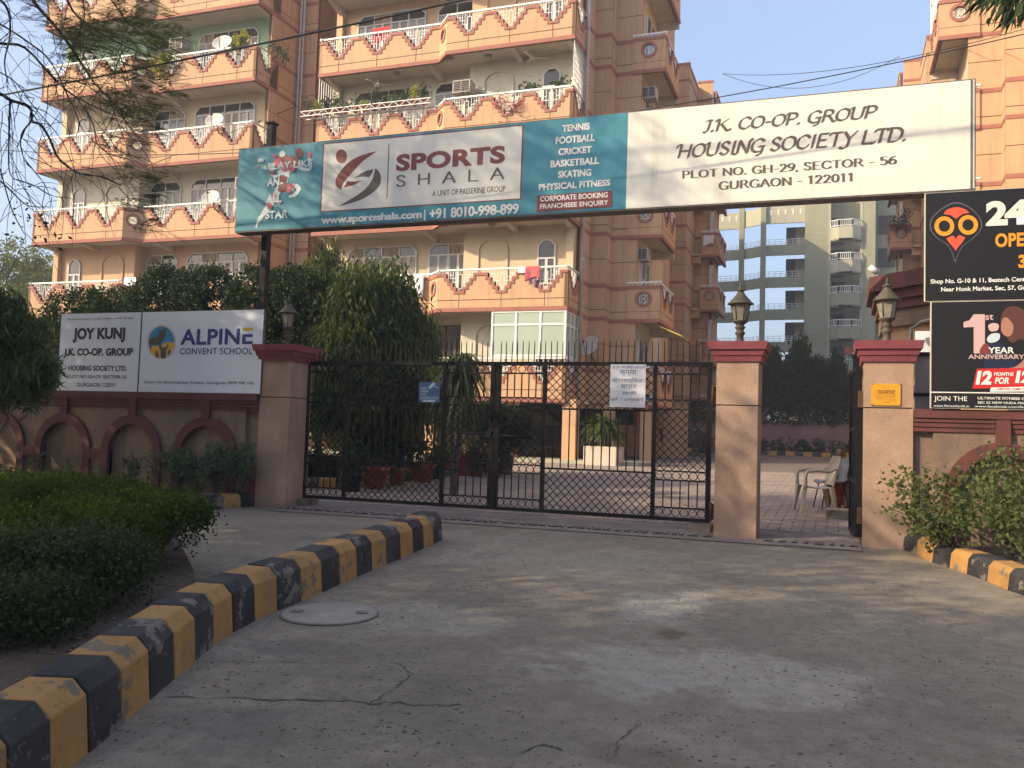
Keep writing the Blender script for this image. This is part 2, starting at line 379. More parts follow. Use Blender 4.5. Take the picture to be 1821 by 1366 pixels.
    L.new(hsum.outputs[0], bn.inputs['Height']); L.new(bn.outputs[0], b.inputs['Normal'])
    return m
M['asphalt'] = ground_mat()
M['ground'] = mat('earth', (.17, .14, .10), 1, c2=(.12, .10, .07), s=.6)
M['paver'] = mat('pinkish_paver', (.30, .215, .18), .9, c2=(.235, .175, .15), s=2.2, bump=.3, bs=60, grain=.12)
M['paverjoint'] = mat('paver_joint', (.15, .115, .095), 1)
M['kyel'] = None

def sheet(name, pts, m, lift, base=None):
    mb = MB(); mb.add([(x, y, gz(x, y) + lift) for x, y in pts], [tuple(range(len(pts)))])
    o = mb.obj(name, m); tag(o, kind='structure'); return o
sheet('ground', [(-300, -60), (300, -60), (300, 400), (-300, 400)], M['ground'], -.03)
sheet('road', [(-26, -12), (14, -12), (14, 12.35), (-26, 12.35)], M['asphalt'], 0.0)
# cracks worn through the surface, as narrow shallow channels of dark filler
def crack(pts, w):
    mb = MB(); random.seed(len(pts)*7)
    P = []
    for (a, b_), (c, d) in zip(pts[:-1], pts[1:]):
        for k in range(6):
            t = k/6; P.append((a+(c-a)*t+random.uniform(-.018, .018), b_+(d-b_)*t+random.uniform(-.018, .018)))
    P.append(pts[-1])
    vs = []
    for i, p in enumerate(P):
        q = P[min(i+1, len(P)-1)]; r = P[max(i-1, 0)]
        dx, dy = q[0]-r[0], q[1]-r[1]; l = math.hypot(dx, dy) or 1
        ww = w*random.uniform(.15, 1.1)*.34
        for sgn in (-1, 1):
            x, y = p[0]-dy/l*ww*sgn, p[1]+dx/l*ww*sgn; vs.append((x, y, gz(x, y)+.004))
    fs = [(2*i, 2*i+1, 2*i+3, 2*i+2) for i in range(len(P)-1)]
    mb.add(vs, fs); o = mb.obj('crack', M['crackfill']); tag(o, kind='structure')
M['crackfill'] = mat('crack_filler', (.075, .065, .055), 1)
def gp(*pp): return [tuple(WG(x, y)[:2]) for x, y in pp]
crack(gp((285, 1240), (420, 1243), (520, 1246), (620, 1246), (660, 1252), (705, 1248), (735, 1255), (820, 1254)), .022)
crack(gp((660, 1250), (688, 1235), (712, 1215), (730, 1200), (722, 1185), (690, 1178)), .018)
crack(gp((925, 1340), (955, 1330), (985, 1327), (1000, 1335)), .02)
crack(gp((1095, 1345), (1103, 1322), (1118, 1305), (1145, 1280)), .012)
crack(gp((350, 1176), (470, 1178), (560, 1180), (640, 1178)), .01)
# pale cement repairs
def patch(c, rx, ry, seed, m, lift=.004):
    random.seed(seed); n = 26; pts = []
    for k in range(n):
        a = 2*math.pi*k/n; q = 1+random.uniform(-.16, .16)+.12*math.sin(3*a+seed)
        pts.append((c[0]+rx*q*math.cos(a), c[1]+ry*q*math.sin(a)))
    mb = MB(); mb.add([(x, y, gz(x, y)+lift) for x, y in pts], [tuple(range(n))]); o = mb.obj('cement_patch', m); tag(o, kind='structure')
M['cement'] = mat('pale_cement', (.33, .29, .24), .95, c2=(.24, .21, .17), s=3, mixlo=.35, mixhi=.7, bump=.3, bs=40, grain=.14, gs=80)

M['tar'] = mat('dark_stain', (.105, .09, .08), .9, c2=(.17, .15, .13), s=4, mixlo=.3, mixhi=.6, grain=.1)
# drain slot across the gateway and its rusty grating
mb = MB(); mb.box(-8.0, .4, 11.20, 11.32, gz(0, 11.2)+.002, gz(0, 11.2)+.008); 
M['slot'] = mat('drain_dark', (.03, .026, .022), 1)
def gateway():
    sheet('threshold', [(-7.75, 11.0), (.3, 11.0), (.3, 12.4), (-7.75, 12.4)], mat('threshold_concrete', (.25, .20, .17), .95, c2=(.16, .13, .11), s=3, bump=.4, bs=40, grain=.1), .010)
    mb = MB(); random.seed(4)
    x = -7.7
    while x < .25:
        w = random.uniform(.05, .13)
        if not (-1.5 < x < -.85):
            y = 11.28 + random.uniform(-.01, .01) + (x+7.7)*.0
            mb.box(x, x+w, y, y+.035, gz(0, y)+.004, gz(0, y)+.022)
            mb.box(x+.02, x+w, y+.17, y+.195, gz(0, y)+.004, gz(0, y)+.02)
        x += w + random.uniform(.02, .07)
    o = mb.obj('drain_grating', M['slot']); tag(o, kind='structure')
gateway()
# pavers behind the gate
sheet('court_paving', [(-26, 12.35), (14, 12.35), (14, 120), (-26, 120)], M['paverjoint'], 0.0)
def pavers():
    random.seed(11)
    pw, pl = .30, .20; spots = []
    j = 0; y = 12.40
    while y < 25.5:
        x = -8.8 + (pw/2 if j % 2 else 0)
        while x < 2.2:
            spots.append((x, y)); x += pw
        y += pl; j += 1
    def score(p): return (p[1] + (0 if -1.5 < p[0] < .6 else 6))
    spots.sort(key=score)
    me = MB(); h = .018
    x0, x1, y0, y1 = .004, pw-.008, .004, pl-.008; b = .006
    me.add([(x0, y0, 0), (x1, y0, 0), (x1, y1, 0), (x0, y1, 0), (x0+b, y0+b, h), (x1-b, y0+b, h), (x1-b, y1-b, h), (x0+b, y1-b, h)],
           [(4,5,6,7),(0,1,5,4),(1,2,6,5),(2,3,7,6),(3,0,4,7)])
    M['paverv'] = pavermat()
    base = me.mesh('paver', M['paverv'])
    root = bpy.data.objects['court_paving']
    for (x, y) in spots[:300]:
        o = bpy.data.objects.new('paver', base); col.objects.link(o); o.parent = root
        o.location = (x, y, gz(x, y)+.001+random.uniform(-.003, .003)); o.rotation_euler = (R(1.72), 0, random.uniform(-.006, .006))
    rest = MB()
    for (x, y) in spots[300:]:
        dz = gz(x, y)+.001+random.uniform(-.003, .003)
        rest.add([(a+x, b_+y, c+dz+SL*b_) for a, b_, c in me.v], me.f)
    o = rest.obj('paver_field', M['paverv'], root); o['kind'] = 'stuff'
def pavermat():
    m = mat('pinkish_paver_block', (.32, .245, .20), .9, c2=(.245, .19, .155), s=1.2, bump=.3, bs=60, grain=.12)
    nt = m.node_tree; N = nt.nodes; L = nt.links; b = N['Principled BSDF']
    src = b.inputs['Base Color'].links[0].from_socket
    geo = N.new('ShaderNodeNewGeometry'); v = N.new('ShaderNodeTexWhiteNoise'); v.noise_dimensions = '3D'
    sn = N.new('ShaderNodeVectorMath'); sn.operation = 'SNAP'; sn.inputs[1].default_value = (.30, .20, 50); L.new(geo.outputs['Position'], sn.inputs[0]); L.new(sn.outputs[0], v.inputs['Vector'])
    mr = N.new('ShaderNodeMapRange'); mr.inputs['To Min'].default_value = .88; mr.inputs['To Max'].default_value = 1.1; L.new(v.outputs['Value'], mr.inputs['Value'])
    cc = N.new('ShaderNodeCombineColor')
    for i in range(3): L.new(mr.outputs[0], cc.inputs[i])
    mx = N.new('ShaderNodeMix'); mx.data_type = 'RGBA'; mx.blend_type = 'MULTIPLY'; mx.inputs[0].default_value = 1; L.new(src, mx.inputs[6]); L.new(cc.outputs[0], mx.inputs[7]); L.new(mx.outputs[2], b.inputs['Base Color'])
    return m
pavers()

# ---------------------------------------------------------------- kerbs
def kerbmat(name, c, under, amt, c2):
    m = bpy.data.materials.new(name); m.use_nodes = True; nt = m.node_tree; N = nt.nodes; L = nt.links
    b = N['Principled BSDF']; b.inputs['Roughness'].default_value = .75
    geo = N.new('ShaderNodeNewGeometry'); P = geo.outputs['Position']
    def noise(s, d=7, r=.62):
        n = N.new('ShaderNodeTexNoise'); n.inputs['Scale'].default_value = s; n.inputs['Detail'].default_value = d; n.inputs['Roughness'].default_value = r; L.new(P, n.inputs['Vector']); return n.outputs['Fac']
    def mr(f, a, b_, c=0., d=1.):
        n = N.new('ShaderNodeMapRange'); n.inputs['From Min'].default_value = a; n.inputs['From Max'].default_value = b_; n.inputs['To Min'].default_value = c; n.inputs['To Max'].default_value = d; L.new(f, n.inputs['Value']); return n.outputs[0]
    def mix(f, a, c):
        n = N.new('ShaderNodeMix'); n.data_type = 'RGBA'; L.new(f, n.inputs[0])
        for i, q in ((6, a), (7, c)):
            if isinstance(q, tuple): n.inputs[i].default_value = (*q, 1)
            else: L.new(q, n.inputs[i])
        return n.outputs[2]
    cur = mix(mr(noise(3), .4, .65), c, c2)
    pe = mr(noise(4.2, 9, .7), amt, amt+.02)
    cur = mix(pe, cur, under)
    cur = mix(mr(noise(30, 4), .62, .72), cur, tuple(q*.45 for q in under))
    L.new(cur, b.inputs['Base Color'])
    bn = N.new('ShaderNodeBump'); bn.inputs['Strength'].default_value = .4; bn.inputs['Distance'].default_value = .006
    s = N.new('ShaderNodeMath'); s.operation = 'MULTIPLY_ADD'; s.inputs[1].default_value = -.6; L.new(pe, s.inputs[0]); L.new(noise(28), s.inputs[2])
    L.new(s.outputs[0], bn.inputs['Height']); L.new(bn.outputs[0], b.inputs['Normal'])
    return m
M['kyel'] = kerbmat('yellow_kerb_paint', (.43, .222, .062), (.17, .135, .09), .56, (.31, .165, .055))
M['kblk'] = kerbmat('black_kerb_paint', (.016, .015, .018), (.17, .145, .12), .56, (.045, .042, .042))
def interp(pts, x):
    for (a, b_), (c, d) in zip(pts[:-1], pts[1:]):
        if (a <= x <= c) or (c <= x <= a): return b_ + (d-b_)*(x-a)/(c-a)
    a, b_ = pts[-1] if abs(x-pts[-1][0]) < abs(x-pts[0][0]) else pts[0]
    return b_
def kerb(root, ends, cols, h, w, ch, side=1, jit=.006):
    """ends: ground points along the outer foot; side=+1: body lies to the left of the walking direction"""
    n = len(ends); nor = []
    for i in range(n):
        a = ends[max(i-1, 0)]; b_ = ends[min(i+1, n-1)]
        t = Vector((b_[0]-a[0], b_[1]-a[1])); t.normalize(); nor.append(Vector((-t.y, t.x))*side)
    random.seed(n*3+1)
    for i in range(n-1):
        p, q = Vector(ends[i][:2]), Vector(ends[i+1][:2]); d = (q-p).normalized()*.0025
        j = random.uniform(-jit, jit); hh = h + random.uniform(-jit, jit)
        vs = []
        for P, Nn in ((p+d, nor[i]), (q-d, nor[i+1])):
            prof = [(0+j, -.06), (.025+j, hh-ch), (.025+ch*.9+j, hh), (w*.93+j, hh+.004), (w+j, hh-.03), (w+j, -.06)]
            for u, z in prof:
                X = P + Nn*u; vs.append((X.x, X.y, gz(X.x, X.y)+z))
        k = 6; fs = [(a, (a+1) % k, k+(a+1) % k, k+a) for a in range(k)]
        if side > 0: fs = [f[::-1] for f in fs]
        fs += [tuple(range(k)), tuple(range(k, 2*k))[::-1]]
        mb = MB(); mb.add(vs, fs); c = sum((Vector(v) for v in vs), Vector())/len(vs)
        o = mb.obj('kerb_stone', M['kyel'] if cols[i] == 'y' else M['kblk'], root)
        bev = o.modifiers.new('b', 'BEVEL'); bev.width = .008; bev.segments = 2; bev.limit_method = 'ANGLE'
KB = [(-60, 1520), (20, 1440), (94.6, 1392), (162, 1344), (223, 1290), (270, 1241), (349, 1175.5), (407.6, 1124), (452.6, 1103), (495, 1085.5), (536, 1072), (574, 1054), (606, 1040), (635, 1024.6), (662, 1015.6), (689, 1002), (716, 995), (736, 984), (756.6, 975), (788, 960.6)]
kx = [-60, 10, 94.6, 162, 220.7, 269, 311.7, 349, 381.5, 407.6, 451.8, 495.5, 537, 573.4, 606.8, 635, 663, 688, 717, 736.5, 757, 770, 788]
kc = 'ybybybybybybybybybybyb'[:len(kx)-1]
kc = ''.join('y' if c == 'y' else 'b' for c in kc)
root = thing('median_kerb', None, None, tuple(WG(500, 1085))); root['kind'] = 'structure'
ends = [tuple(WG(x, interp(KB, x))[:2]) for x in kx]
# smooth the foot line a little (it is one gentle curve)
for _ in range(2): ends = [ends[0]] + [tuple((Vector(ends[i-1])+2*Vector(ends[i])+Vector(ends[i+1]))/4) for i in range(1, len(ends)-1)] + [ends[-1]]
kerb(root, ends, kc, .32, .30, .07, 1)
RB = [(1603, 977.7), (1627.5, 985.9), (1656, 1000), (1687, 1010.5), (1717.7, 1020.7), (1752.5, 1033), (1789.4, 1049.4), (1821, 1060), (1870, 1082), (1930, 1110)]
root = thing('bed_kerb', None, None, tuple(WG(1700, 1015))); root['kind'] = 'structure'
kerb(root, [tuple(WG(x, y)[:2]) for x, y in RB], 'bybybybyb', .20, .26, .05, 1)
root = thing('wall_kerb', None, None, tuple(WG(430, 900))); root['kind'] = 'structure'
LB = [(300, 914), (331, 911.5), (364, 908.5), (397, 905), (429, 903), (463, 899.5)]
kerb(root, [tuple(WG(x, y)[:2]) for x, y in LB], 'ybbyb', .20, .30, .05, 1)
# planted beds
sheet('island_soil', gp((-500, 1700), (60, 1330), (150, 1262), (280, 1140), (330, 1052), (300, 1040), (200, 1010), (60, 975), (-300, 960)) , M['soil'], .05)
mb = MB()
def slab_from(name, pts, z0, z1, m, kind='structure'):
    mb = MB(); n = len(pts)
    mb.add([(x, y, gz(x, y)+z0) for x, y in pts]+[(x, y, gz(x, y)+z1) for x, y in pts], [(i, (i+1) % n, n+(i+1) % n, n+i) for i in range(n)]+[tuple(range(n, 2*n))])
    o = mb.obj(name, m); tag(o, kind=kind); return o
slab_from('island_bed', [(-3.42, 2.0), (-3.5, 3.2), (-3.85, 4.4), (-4.15, 5.2), (-5.0, 6.15), (-6.5, 7.7), (-9, 8.6), (-14, 9.2), (-16, 5), (-10, -1)], -.02, .13, M['soil'])
slab_from('wall_bed', [(-15, 10.0), (-10.5, 10.85), (-8.75, 11.1), (-8.45, 11.38), (-15, 11.38)], -.02, .10, M['soil'])
slab_from('corner_bed', [(1.03, 11.1), (1.45, 10.45), (1.95, 9.2), (2.2, 8.2), (6, 8), (6, 11.38), (.95, 11.38)], -.02, .10, M['soil'])
# litter of grit and fallen leaves
def grit():
    random.seed(5); np.random.seed(5); n = 2600
    u = np.random.rand(n); y = 2.2 + 9.0*u**1.3; x = -3.4 + (np.random.rand(n))*6.2 - .1*y
    s = .003 + .006*np.random.rand(n)**3
    V = []
    for i in range(n):
        z = gz(x[i], y[i])+.001; r = s[i]; a = random.random()*6.28
        p = [(x[i]+r*1.3*math.cos(a+k*2.09), y[i]+r*math.sin(a+k*2.09), z) for k in range(3)]; t = (x[i], y[i], z+r*.9)
        for k in range(3): V += [p[k], p[(k+1) % 3], t]
    o = link('gravel', np_mesh('gravel', V, 3, M['stone'])); tag(o, 'loose grit scattered over the grey driveway', 'gravel', kind='stuff')
grit()
def litter():
    random.seed(9); V = []
    for i in range(260):
        side = random.random()
        if side < .6: x = random.uniform(-4.2, -2.2); y = random.uniform(3, 10); x = x-(y-3)*.12
        else: x = random.uniform(-4, 1.6); y = random.uniform(4, 11)
        a = random.random()*6.28; l = random.uniform(.008, .022); w = l*.4; z = gz(x, y)+.004
        d = (math.cos(a), math.sin(a)); e = (-d[1], d[0])
        V += [(x-d[0]*l, y-d[1]*l, z), (x+e[0]*w, y+e[1]*w, z+.004), (x+d[0]*l, y+d[1]*l, z+.002), (x-e[0]*w, y-e[1]*w, z+.003)]
    o = link('leaf_litter', np_mesh('leaf_litter', V, 4, L_DRY)); tag(o, 'dry fallen leaves on the driveway', 'leaves', kind='stuff')
litter()
# manhole
c = WG(586, 1093)
t = thing('manhole_cover', 'round pale concrete manhole cover set in the road beside the striped kerb', 'manhole cover', tuple(c))
tilt = Matrix.Translation(c) @ Matrix.Rotation(math.atan(SL), 4, 'X')
mb = MB(); mb.lathe([(.345, .002), (.345, .012), (.338, .018), (.0, .02)], (0, 0, 0), 48, smooth=False); mb.xf(tilt); mb.obj('lid', M['cement'], t)
mb = MB(); mb.ring((0, 0, 0), .352, .008, .010, 48); mb.xf(tilt @ Matrix.Translation((0, 0, .006)) @ Matrix.Rotation(R(90), 4, 'X')); mb.obj('rim', M['stone'], t)
for sx in (-1, 1):
    mb = MB(); mb.lathe([(.045, .021), (.045, .026), (.0, .026)], (sx*.235, 0, 0), 16, smooth=False); mb.xf(tilt @ Matrix.Rotation(.35, 4, 'Z')); mb.obj('lifting_recess', M['stone'], t)
# ---------------------------------------------------------------- flats
FH = 2.84
def level(k): return 2.62 + FH*(k-1)          # underside of the parapet of floor k
NS, SW, SD, HW = 4, .12, .145, .47
PT = 1.23
CACHE = {}
def notch_up(c, s):      # points from the notch foot outwards and up on one side, s=+1 right of centre
    pts = []
    for i in range(NS-1, -1, -1):
        hw = HW - SW*i; z = PT - SD*(i+1)
        pts.append((c+s*hw, z)); pts.append((c+s*hw, z+SD))
    return pts
def parapet_meshes(Lg, centers):
    key = (round(Lg, 2), tuple(round(c, 2) for c in centers))
    if key in CACHE: return CACHE[key]
    g = .024; zb = PT - SD*NS
    # body
    body = MB(); pts = [(0, .0), (Lg, .0), (Lg, PT)]
    for c in reversed(centers):
        up = notch_up(c, 1); pts += up[::-1]; pts += notch_up(c, -1)
    pts += [(0, PT)]
    body.prism(pts, .012, .11, 'xz')
    face = MB(); cells = [0] + list(centers) + [Lg]
    for i, (a, b_) in enumerate(zip(cells[:-1], cells[1:])):
        ga = 0 if i == 0 else g/2; gb = 0 if i == len(cells)-2 else g/2
        face.prism([(a+ga, .12), (b_-gb, .12), (b_-gb, .358), (a+ga, .358)], 0, .02, 'xz')
        pts = [(a+ga, .382), (b_-gb, .382)]
        if i < len(cells)-2: pts += [(b_-gb, zb)] + notch_up(b_, -1)
        else: pts += [(b_, PT)]
        if i > 0: pts += notch_up(a, 1)[::-1] + [(a+ga, zb)]
        else: pts += [(a, PT)]
        face.prism(pts, 0, .02, 'xz')
    trim = MB(); t = .08; y0, y1 = -.025, .118
    trim.box(-.004, Lg+.004, -.022, .05, -.004, .12)
    for c in centers:
        for s in (-1, 1):
            for i in range(NS):
                hw = HW-SW*i; z = PT-SD*(i+1); inner = (hw-SW) if i < NS-1 else -.0
                a, b_ = c+s*(hw+t), c+s*inner
                trim.box(a, b_, y0, y1, z-t, z)
                ztop = (z+SD-t) if i > 0 else PT-t
                if ztop > z: trim.box(c+s*(hw+t), c+s*hw, y0, y1, z, ztop)
    edges = []; x = 0
    for c in centers: edges.append((x, c-HW)); x = c+HW
    edges.append((x, Lg))
    for a, b_ in edges:
        if b_-a > .02: trim.box(a, b_, y0-.003, y1+.003, PT-t, PT+.01)
    rail = MB(); zt = 1.33; q = .016; yc = .055
    rail.box(-.03, Lg+.03, yc-.03, yc+.03, zt, zt+.055)
    def v(x, z0, z1): rail.box(x-q/2, x+q/2, yc-q/2, yc+q/2, z0, z1)
    def h(x0, x1, z): rail.box(x0, x1, yc-q/2-.001, yc+q/2+.001, z-q/2, z+q/2)
    for c in centers:
        v(c, zb, zb+.09); v(c, 1.22, zt)
        rail.box(c-.075, c-.057, yc-.009, yc+.009, zb+.09, 1.22); rail.box(c+.057, c+.075, yc-.009, yc+.009, zb+.09, 1.22)
        h(c-.057, c+.057, zb+.10); h(c-.057, c+.057, 1.21)
        for s in (-1, 1):
            [v(c+s*q_, PT-SD*sum(1 for i_ in range(NS) if HW-SW*i_ > q_), zt) for q_ in (.165, .255, .345, .43)]
            for x0, x1, z in ((.066, .255, .97), (.165, .345, 1.10), (.255, .43, 1.2)):
                h(min(c+s*x0, c+s*x1), max(c+s*x0, c+s*x1), z)
    for a, b_ in edges:
        n = max(1, int((b_-a)/.14))
        for i in range(n+1):
            xx = a+.03+(b_-a-.06)*i/max(n, 1)
            if 0 < xx < Lg: v(xx, PT, zt)
    r = (face.mesh('balcony', M['plaster']), body.mesh('parapet_body', M['plaster_groove']), trim.mesh('stepped_trim', M['red']), rail.mesh('railing', M['white']))
    CACHE[key] = r; return r
def circle_meshes(Lg, cx, r=.20, rail=True, hole=True):
    key = ('c', round(Lg, 2), round(cx, 2), r, rail, hole)
    if key in CACHE: return CACHE[key]
    zc = .80; N = 12
    def halves(mb, y0, y1, z0, z1, x0, x1):
        if not hole: mb.prism([(x0, z0), (x1, z0), (x1, z1), (x0, z1)], y0, y1, 'xz'); return
        L_ = [(cx+r*math.cos(math.pi/2+math.pi*k/N), zc+r*math.sin(math.pi/2+math.pi*k/N)) for k in range(N+1)]
        R_ = [(cx+r*math.cos(-math.pi/2+math.pi*k/N), zc+r*math.sin(-math.pi/2+math.pi*k/N)) for k in range(N+1)]
        mb.prism([(x0, z0), (cx, z0)] + L_[::-1] + [(cx, z1), (x0, z1)], y0, y1, 'xz')
        mb.prism([(x1, z0), (x1, z1), (cx, z1)] + R_[::-1] + [(cx, z0)], y0, y1, 'xz')
    body = MB(); halves(body, .012, .11, .0, PT, 0, Lg)
    face = MB(); face.box(0, Lg, 0, .02, .12, .363); halves(face, 0, .02, .377, PT, 0, Lg)
    trim = MB(); trim.box(-.004, Lg+.004, -.022, .05, -.004, .12); trim.box(-.004, Lg+.004, -.028, .12, PT-.10, PT+.01)
    trim.ring((cx, .045, zc), r+.04, .085, .15, 24)
    rl = MB(); q = .02
    if hole:
        for s in (-1, 1):
            rl.bar((cx-.13*s, .05, zc-.13), (cx+.13*s, .05, zc+.13), q, q)
            rl.box(cx+s*.13-q/2, cx+s*.13+q/2, .04, .06, zc-.14, zc+.14); rl.box(cx-.12, cx+.12, .042, .062, zc+s*.13-q/2, zc+s*.13+q/2)
            rl.box(cx+s*.14, cx+s*r, .045, .065, zc-q/2, zc+q/2); rl.box(cx-q/2, cx+q/2, .045, .065, min(zc+s*.14, zc+s*r), max(zc+s*.14, zc+s*r))
    if rail:
        rl.box(-.03, Lg+.03, .025, .085, 1.33, 1.385)
        n = max(2, int(Lg/.16))
        for i in range(n+1): rl.box(.02+(Lg-.04)*i/n-.01, .02+(Lg-.04)*i/n+.01, .045, .065, PT, 1.33)
    r_ = (face.mesh('balcony', M['plaster']), body.mesh('parapet_body', M['plaster_groove']), trim.mesh('round_trim', M['red']), rl.mesh('railing', M['white']))
    CACHE[key] = r_; return r_
def place4(ms, root, p, z, rz, name='balcony'):
    o = link(name, ms[0], parent=root, loc=Vector((p[0], p[1], z)) - root.location, rz=rz)
    for me in ms[1:]: link(me.name.split('.')[0], me, parent=o, loc=(0, 0, 0))
    return o
def seg(root, p0, p1, z, centers=None, circle=None, **kw):
    d = Vector((p1[0]-p0[0], p1[1]-p0[1])); Lg = d.length; rz = math.atan2(d.y, d.x)
    ms = parapet_meshes(Lg, centers) if circle is None else circle_meshes(Lg, circle, **kw)
    return place4(ms, root, p0, z, rz)
def wall_meshes(Lg, n, zstart, ztop_extra):
    key = ('w', round(Lg, 2), n, zstart, ztop_extra)
    if key in CACHE: return CACHE[key]
    body = MB(); face = MB(); band = []
    z0 = 0.0; top = n*FH+ztop_extra
    body.box(0, Lg, .014, .16, zstart, top)
    for k in range(n):
        b_ = k*FH
        band.append(MB().box(-.016, Lg+.016, -.02, .05, b_, b_+.12)); band.append(MB().box(-.016, Lg+.016, -.018, .05, b_+1.10, b_+1.23))
        for a, c in ((.12, .356), (.384, 1.10), (1.23, 2.045), (2.07, FH)): face.box(-.012, Lg+.012, 0, .03, b_+a, b_+c)
    if ztop_extra > .3:
        b_ = n*FH; band.append(MB().box(-.016, Lg+.016, -.02, .05, b_, b_+.12)); face.box(-.012, Lg+.012, 0, .03, b_+.12, top-.1); band.append(MB().box(-.02, Lg+.02, -.03, .17, top-.1, top+.01))
    if zstart < 0:
        face.box(-.012, Lg+.012, 0, .03, zstart, -.62); face.box(-.012, Lg+.012, 0, .03, -.606, -.0)
    r = (face.mesh('wall', M['plaster']), body.mesh('wall_body', M['plaster_groove'])) + tuple(q_.mesh('wall_band', M['red']) for q_ in band)
    CACHE[key] = r; return r
def wallseg(root, p0, p1, n=6, zstart=0.0, extra=0.0, k0=1):
    d = Vector((p1[0]-p0[0], p1[1]-p0[1])); rz = math.atan2(d.y, d.x)
    return place4(wall_meshes(d.length, n, zstart, extra), root, p0, level(k0), rz, 'wall')

def window(root, x0, x1, z0, z1, Y, cols, tz=None, cham=.18, frame='frame', curtains=0, leaf=True, grilled=(), seed=0):
    """front-facing window standing proud of the wall at depth Y"""
    fr = MB(); w = .05
    y0, y1 = Y-.06, Y+.01
    out = [(x0, z0), (x1, z0), (x1, z1-cham), (x1-cham, z1), (x0+cham, z1), (x0, z1-cham)]
    inn = [(x0+w, z0+w), (x1-w, z0+w), (x1-w, z1-cham-w*.4), (x1-cham-w*.4, z1-w), (x0+cham+w*.4, z1-w), (x0+w, z1-cham-w*.4)]
    n = 6
    for k in range(n):
        q = (k+1) % n
        fr.prism([out[k], out[q], inn[q], inn[k]], y0, y1, 'xz')
    xs = [x0+(x1-x0)*i/cols for i in range(1, cols)]
    for x in xs: fr.box(x-.02, x+.02, y0+.004, y1, z0+w*.8, z1-w*.8)
    if tz: fr.box(x0+w*.8, x1-w*.8, y0+.006, y1, tz-.025, tz+.025)
    if leaf and tz:
        for i in range(cols):
            a = x0+(x1-x0)*i/cols+.035; b_ = x0+(x1-x0)*(i+1)/cols-.035
            mid = (a+b_)/2
            fr.box(mid-.022, mid+.022, y0+.01, y1, z0+w, tz-.02)
            for xa, xb in ((a, mid-.022), (mid+.022, b_)):
                fr.box(xa, xa+.022, y0+.012, y1, z0+w, tz-.02); fr.box(xb-.022, xb, y0+.012, y1, z0+w, tz-.02)
            if i in grilled:
                random.seed(seed+i); kx = 6; zz = z0+w; H_ = tz-zz; Wd = b_-a; sp = .11
                s0 = int(-H_/sp)
                for s in range(s0, int(Wd/sp)+1):
                    xa = a+s*sp
                    for sg in (1, -1):
                        pa = [xa, zz]; pb = [xa+H_, tz]
                        lo = max(a, pa[0]); hi = min(b_, pb[0])
                        if hi > lo:
                            za = zz+(lo-xa); zb = zz+(hi-xa)
                            if sg < 0: lo2, hi2 = a+b_-lo, a+b_-hi
                            else: lo2, hi2 = lo, hi
                            fr.bar((lo2, y0-.01-.004*sg, za), (hi2, y0-.01-.004*sg, zb), .012, .008)
    o = fr.obj('window', M[frame], root)
    pn = MB(); cells = [x0] + xs + [x1]
    random.seed(seed*13+5)
    for i, (a, b_) in enumerate(zip(cells[:-1], cells[1:])):
        m1 = 1 if random.random() < curtains else 0
        a2 = a+(cham*.5 if i == 0 else 0); b2 = b_-(cham*.5 if i == cols-1 else 0)
        a += .025; b_ -= .025
        if tz:
            pn.box(a, b_, Y-.022, Y-.012, z0+.04, tz-.02, m1)
            pl = [(a, tz+.02), (b_, tz+.02)]
            pl += [(b_, z1-cham), (b_-cham*.9, z1-.04)] if i == cols-1 else [(b_, z1-.04)]
            pl += [(a+cham*.9, z1-.04), (a, z1-cham)] if i == 0 else [(a, z1-.04)]
            pn.prism(pl, Y-.022, Y-.012, 'xz', m=1 if random.random() < curtains*.5 else 0)
        else: pn.box(a, b_, Y-.022, Y-.012, z0+.04, z1-cham*.6, m1)
    pn.obj('pane', [M['glass'], M['curtain']], o)
    return o
def arch_window(root, xc, w, z0, z1, Y, frame='frame'):
    x0, x1 = xc-w/2, xc+w/2; c = w*.3
    return window(root, x0, x1, z0, z1, Y, 1, tz=z1-(z1-z0)*.42, cham=c, frame=frame)
def niche(root, x0, x1, z0, z1, Y, m):
    mb = MB(); r = (x1-x0)/2; xc = (x0+x1)/2; N = 16; w = .07
    o_, i_ = [], []
    for k in range(N+1):
        a = math.pi*k/N; o_.append((xc+r*math.cos(a), z1-r*.75+r*.75*math.sin(a))); i_.append((xc+(r-w)*math.cos(a), z1-r*.75+(r*.75-w)*math.sin(a)))
    o_ = [(x1, z0)] + o_ + [(x0, z0)]; i_ = [(x1-w, z0)] + i_ + [(x0+w, z0)]
    for k in range(len(o_)-1): mb.prism([o_[k], o_[k+1], i_[k+1], i_[k]], Y-.05, Y+.01, 'xz')
    return mb.obj('niche_surround', m, root)

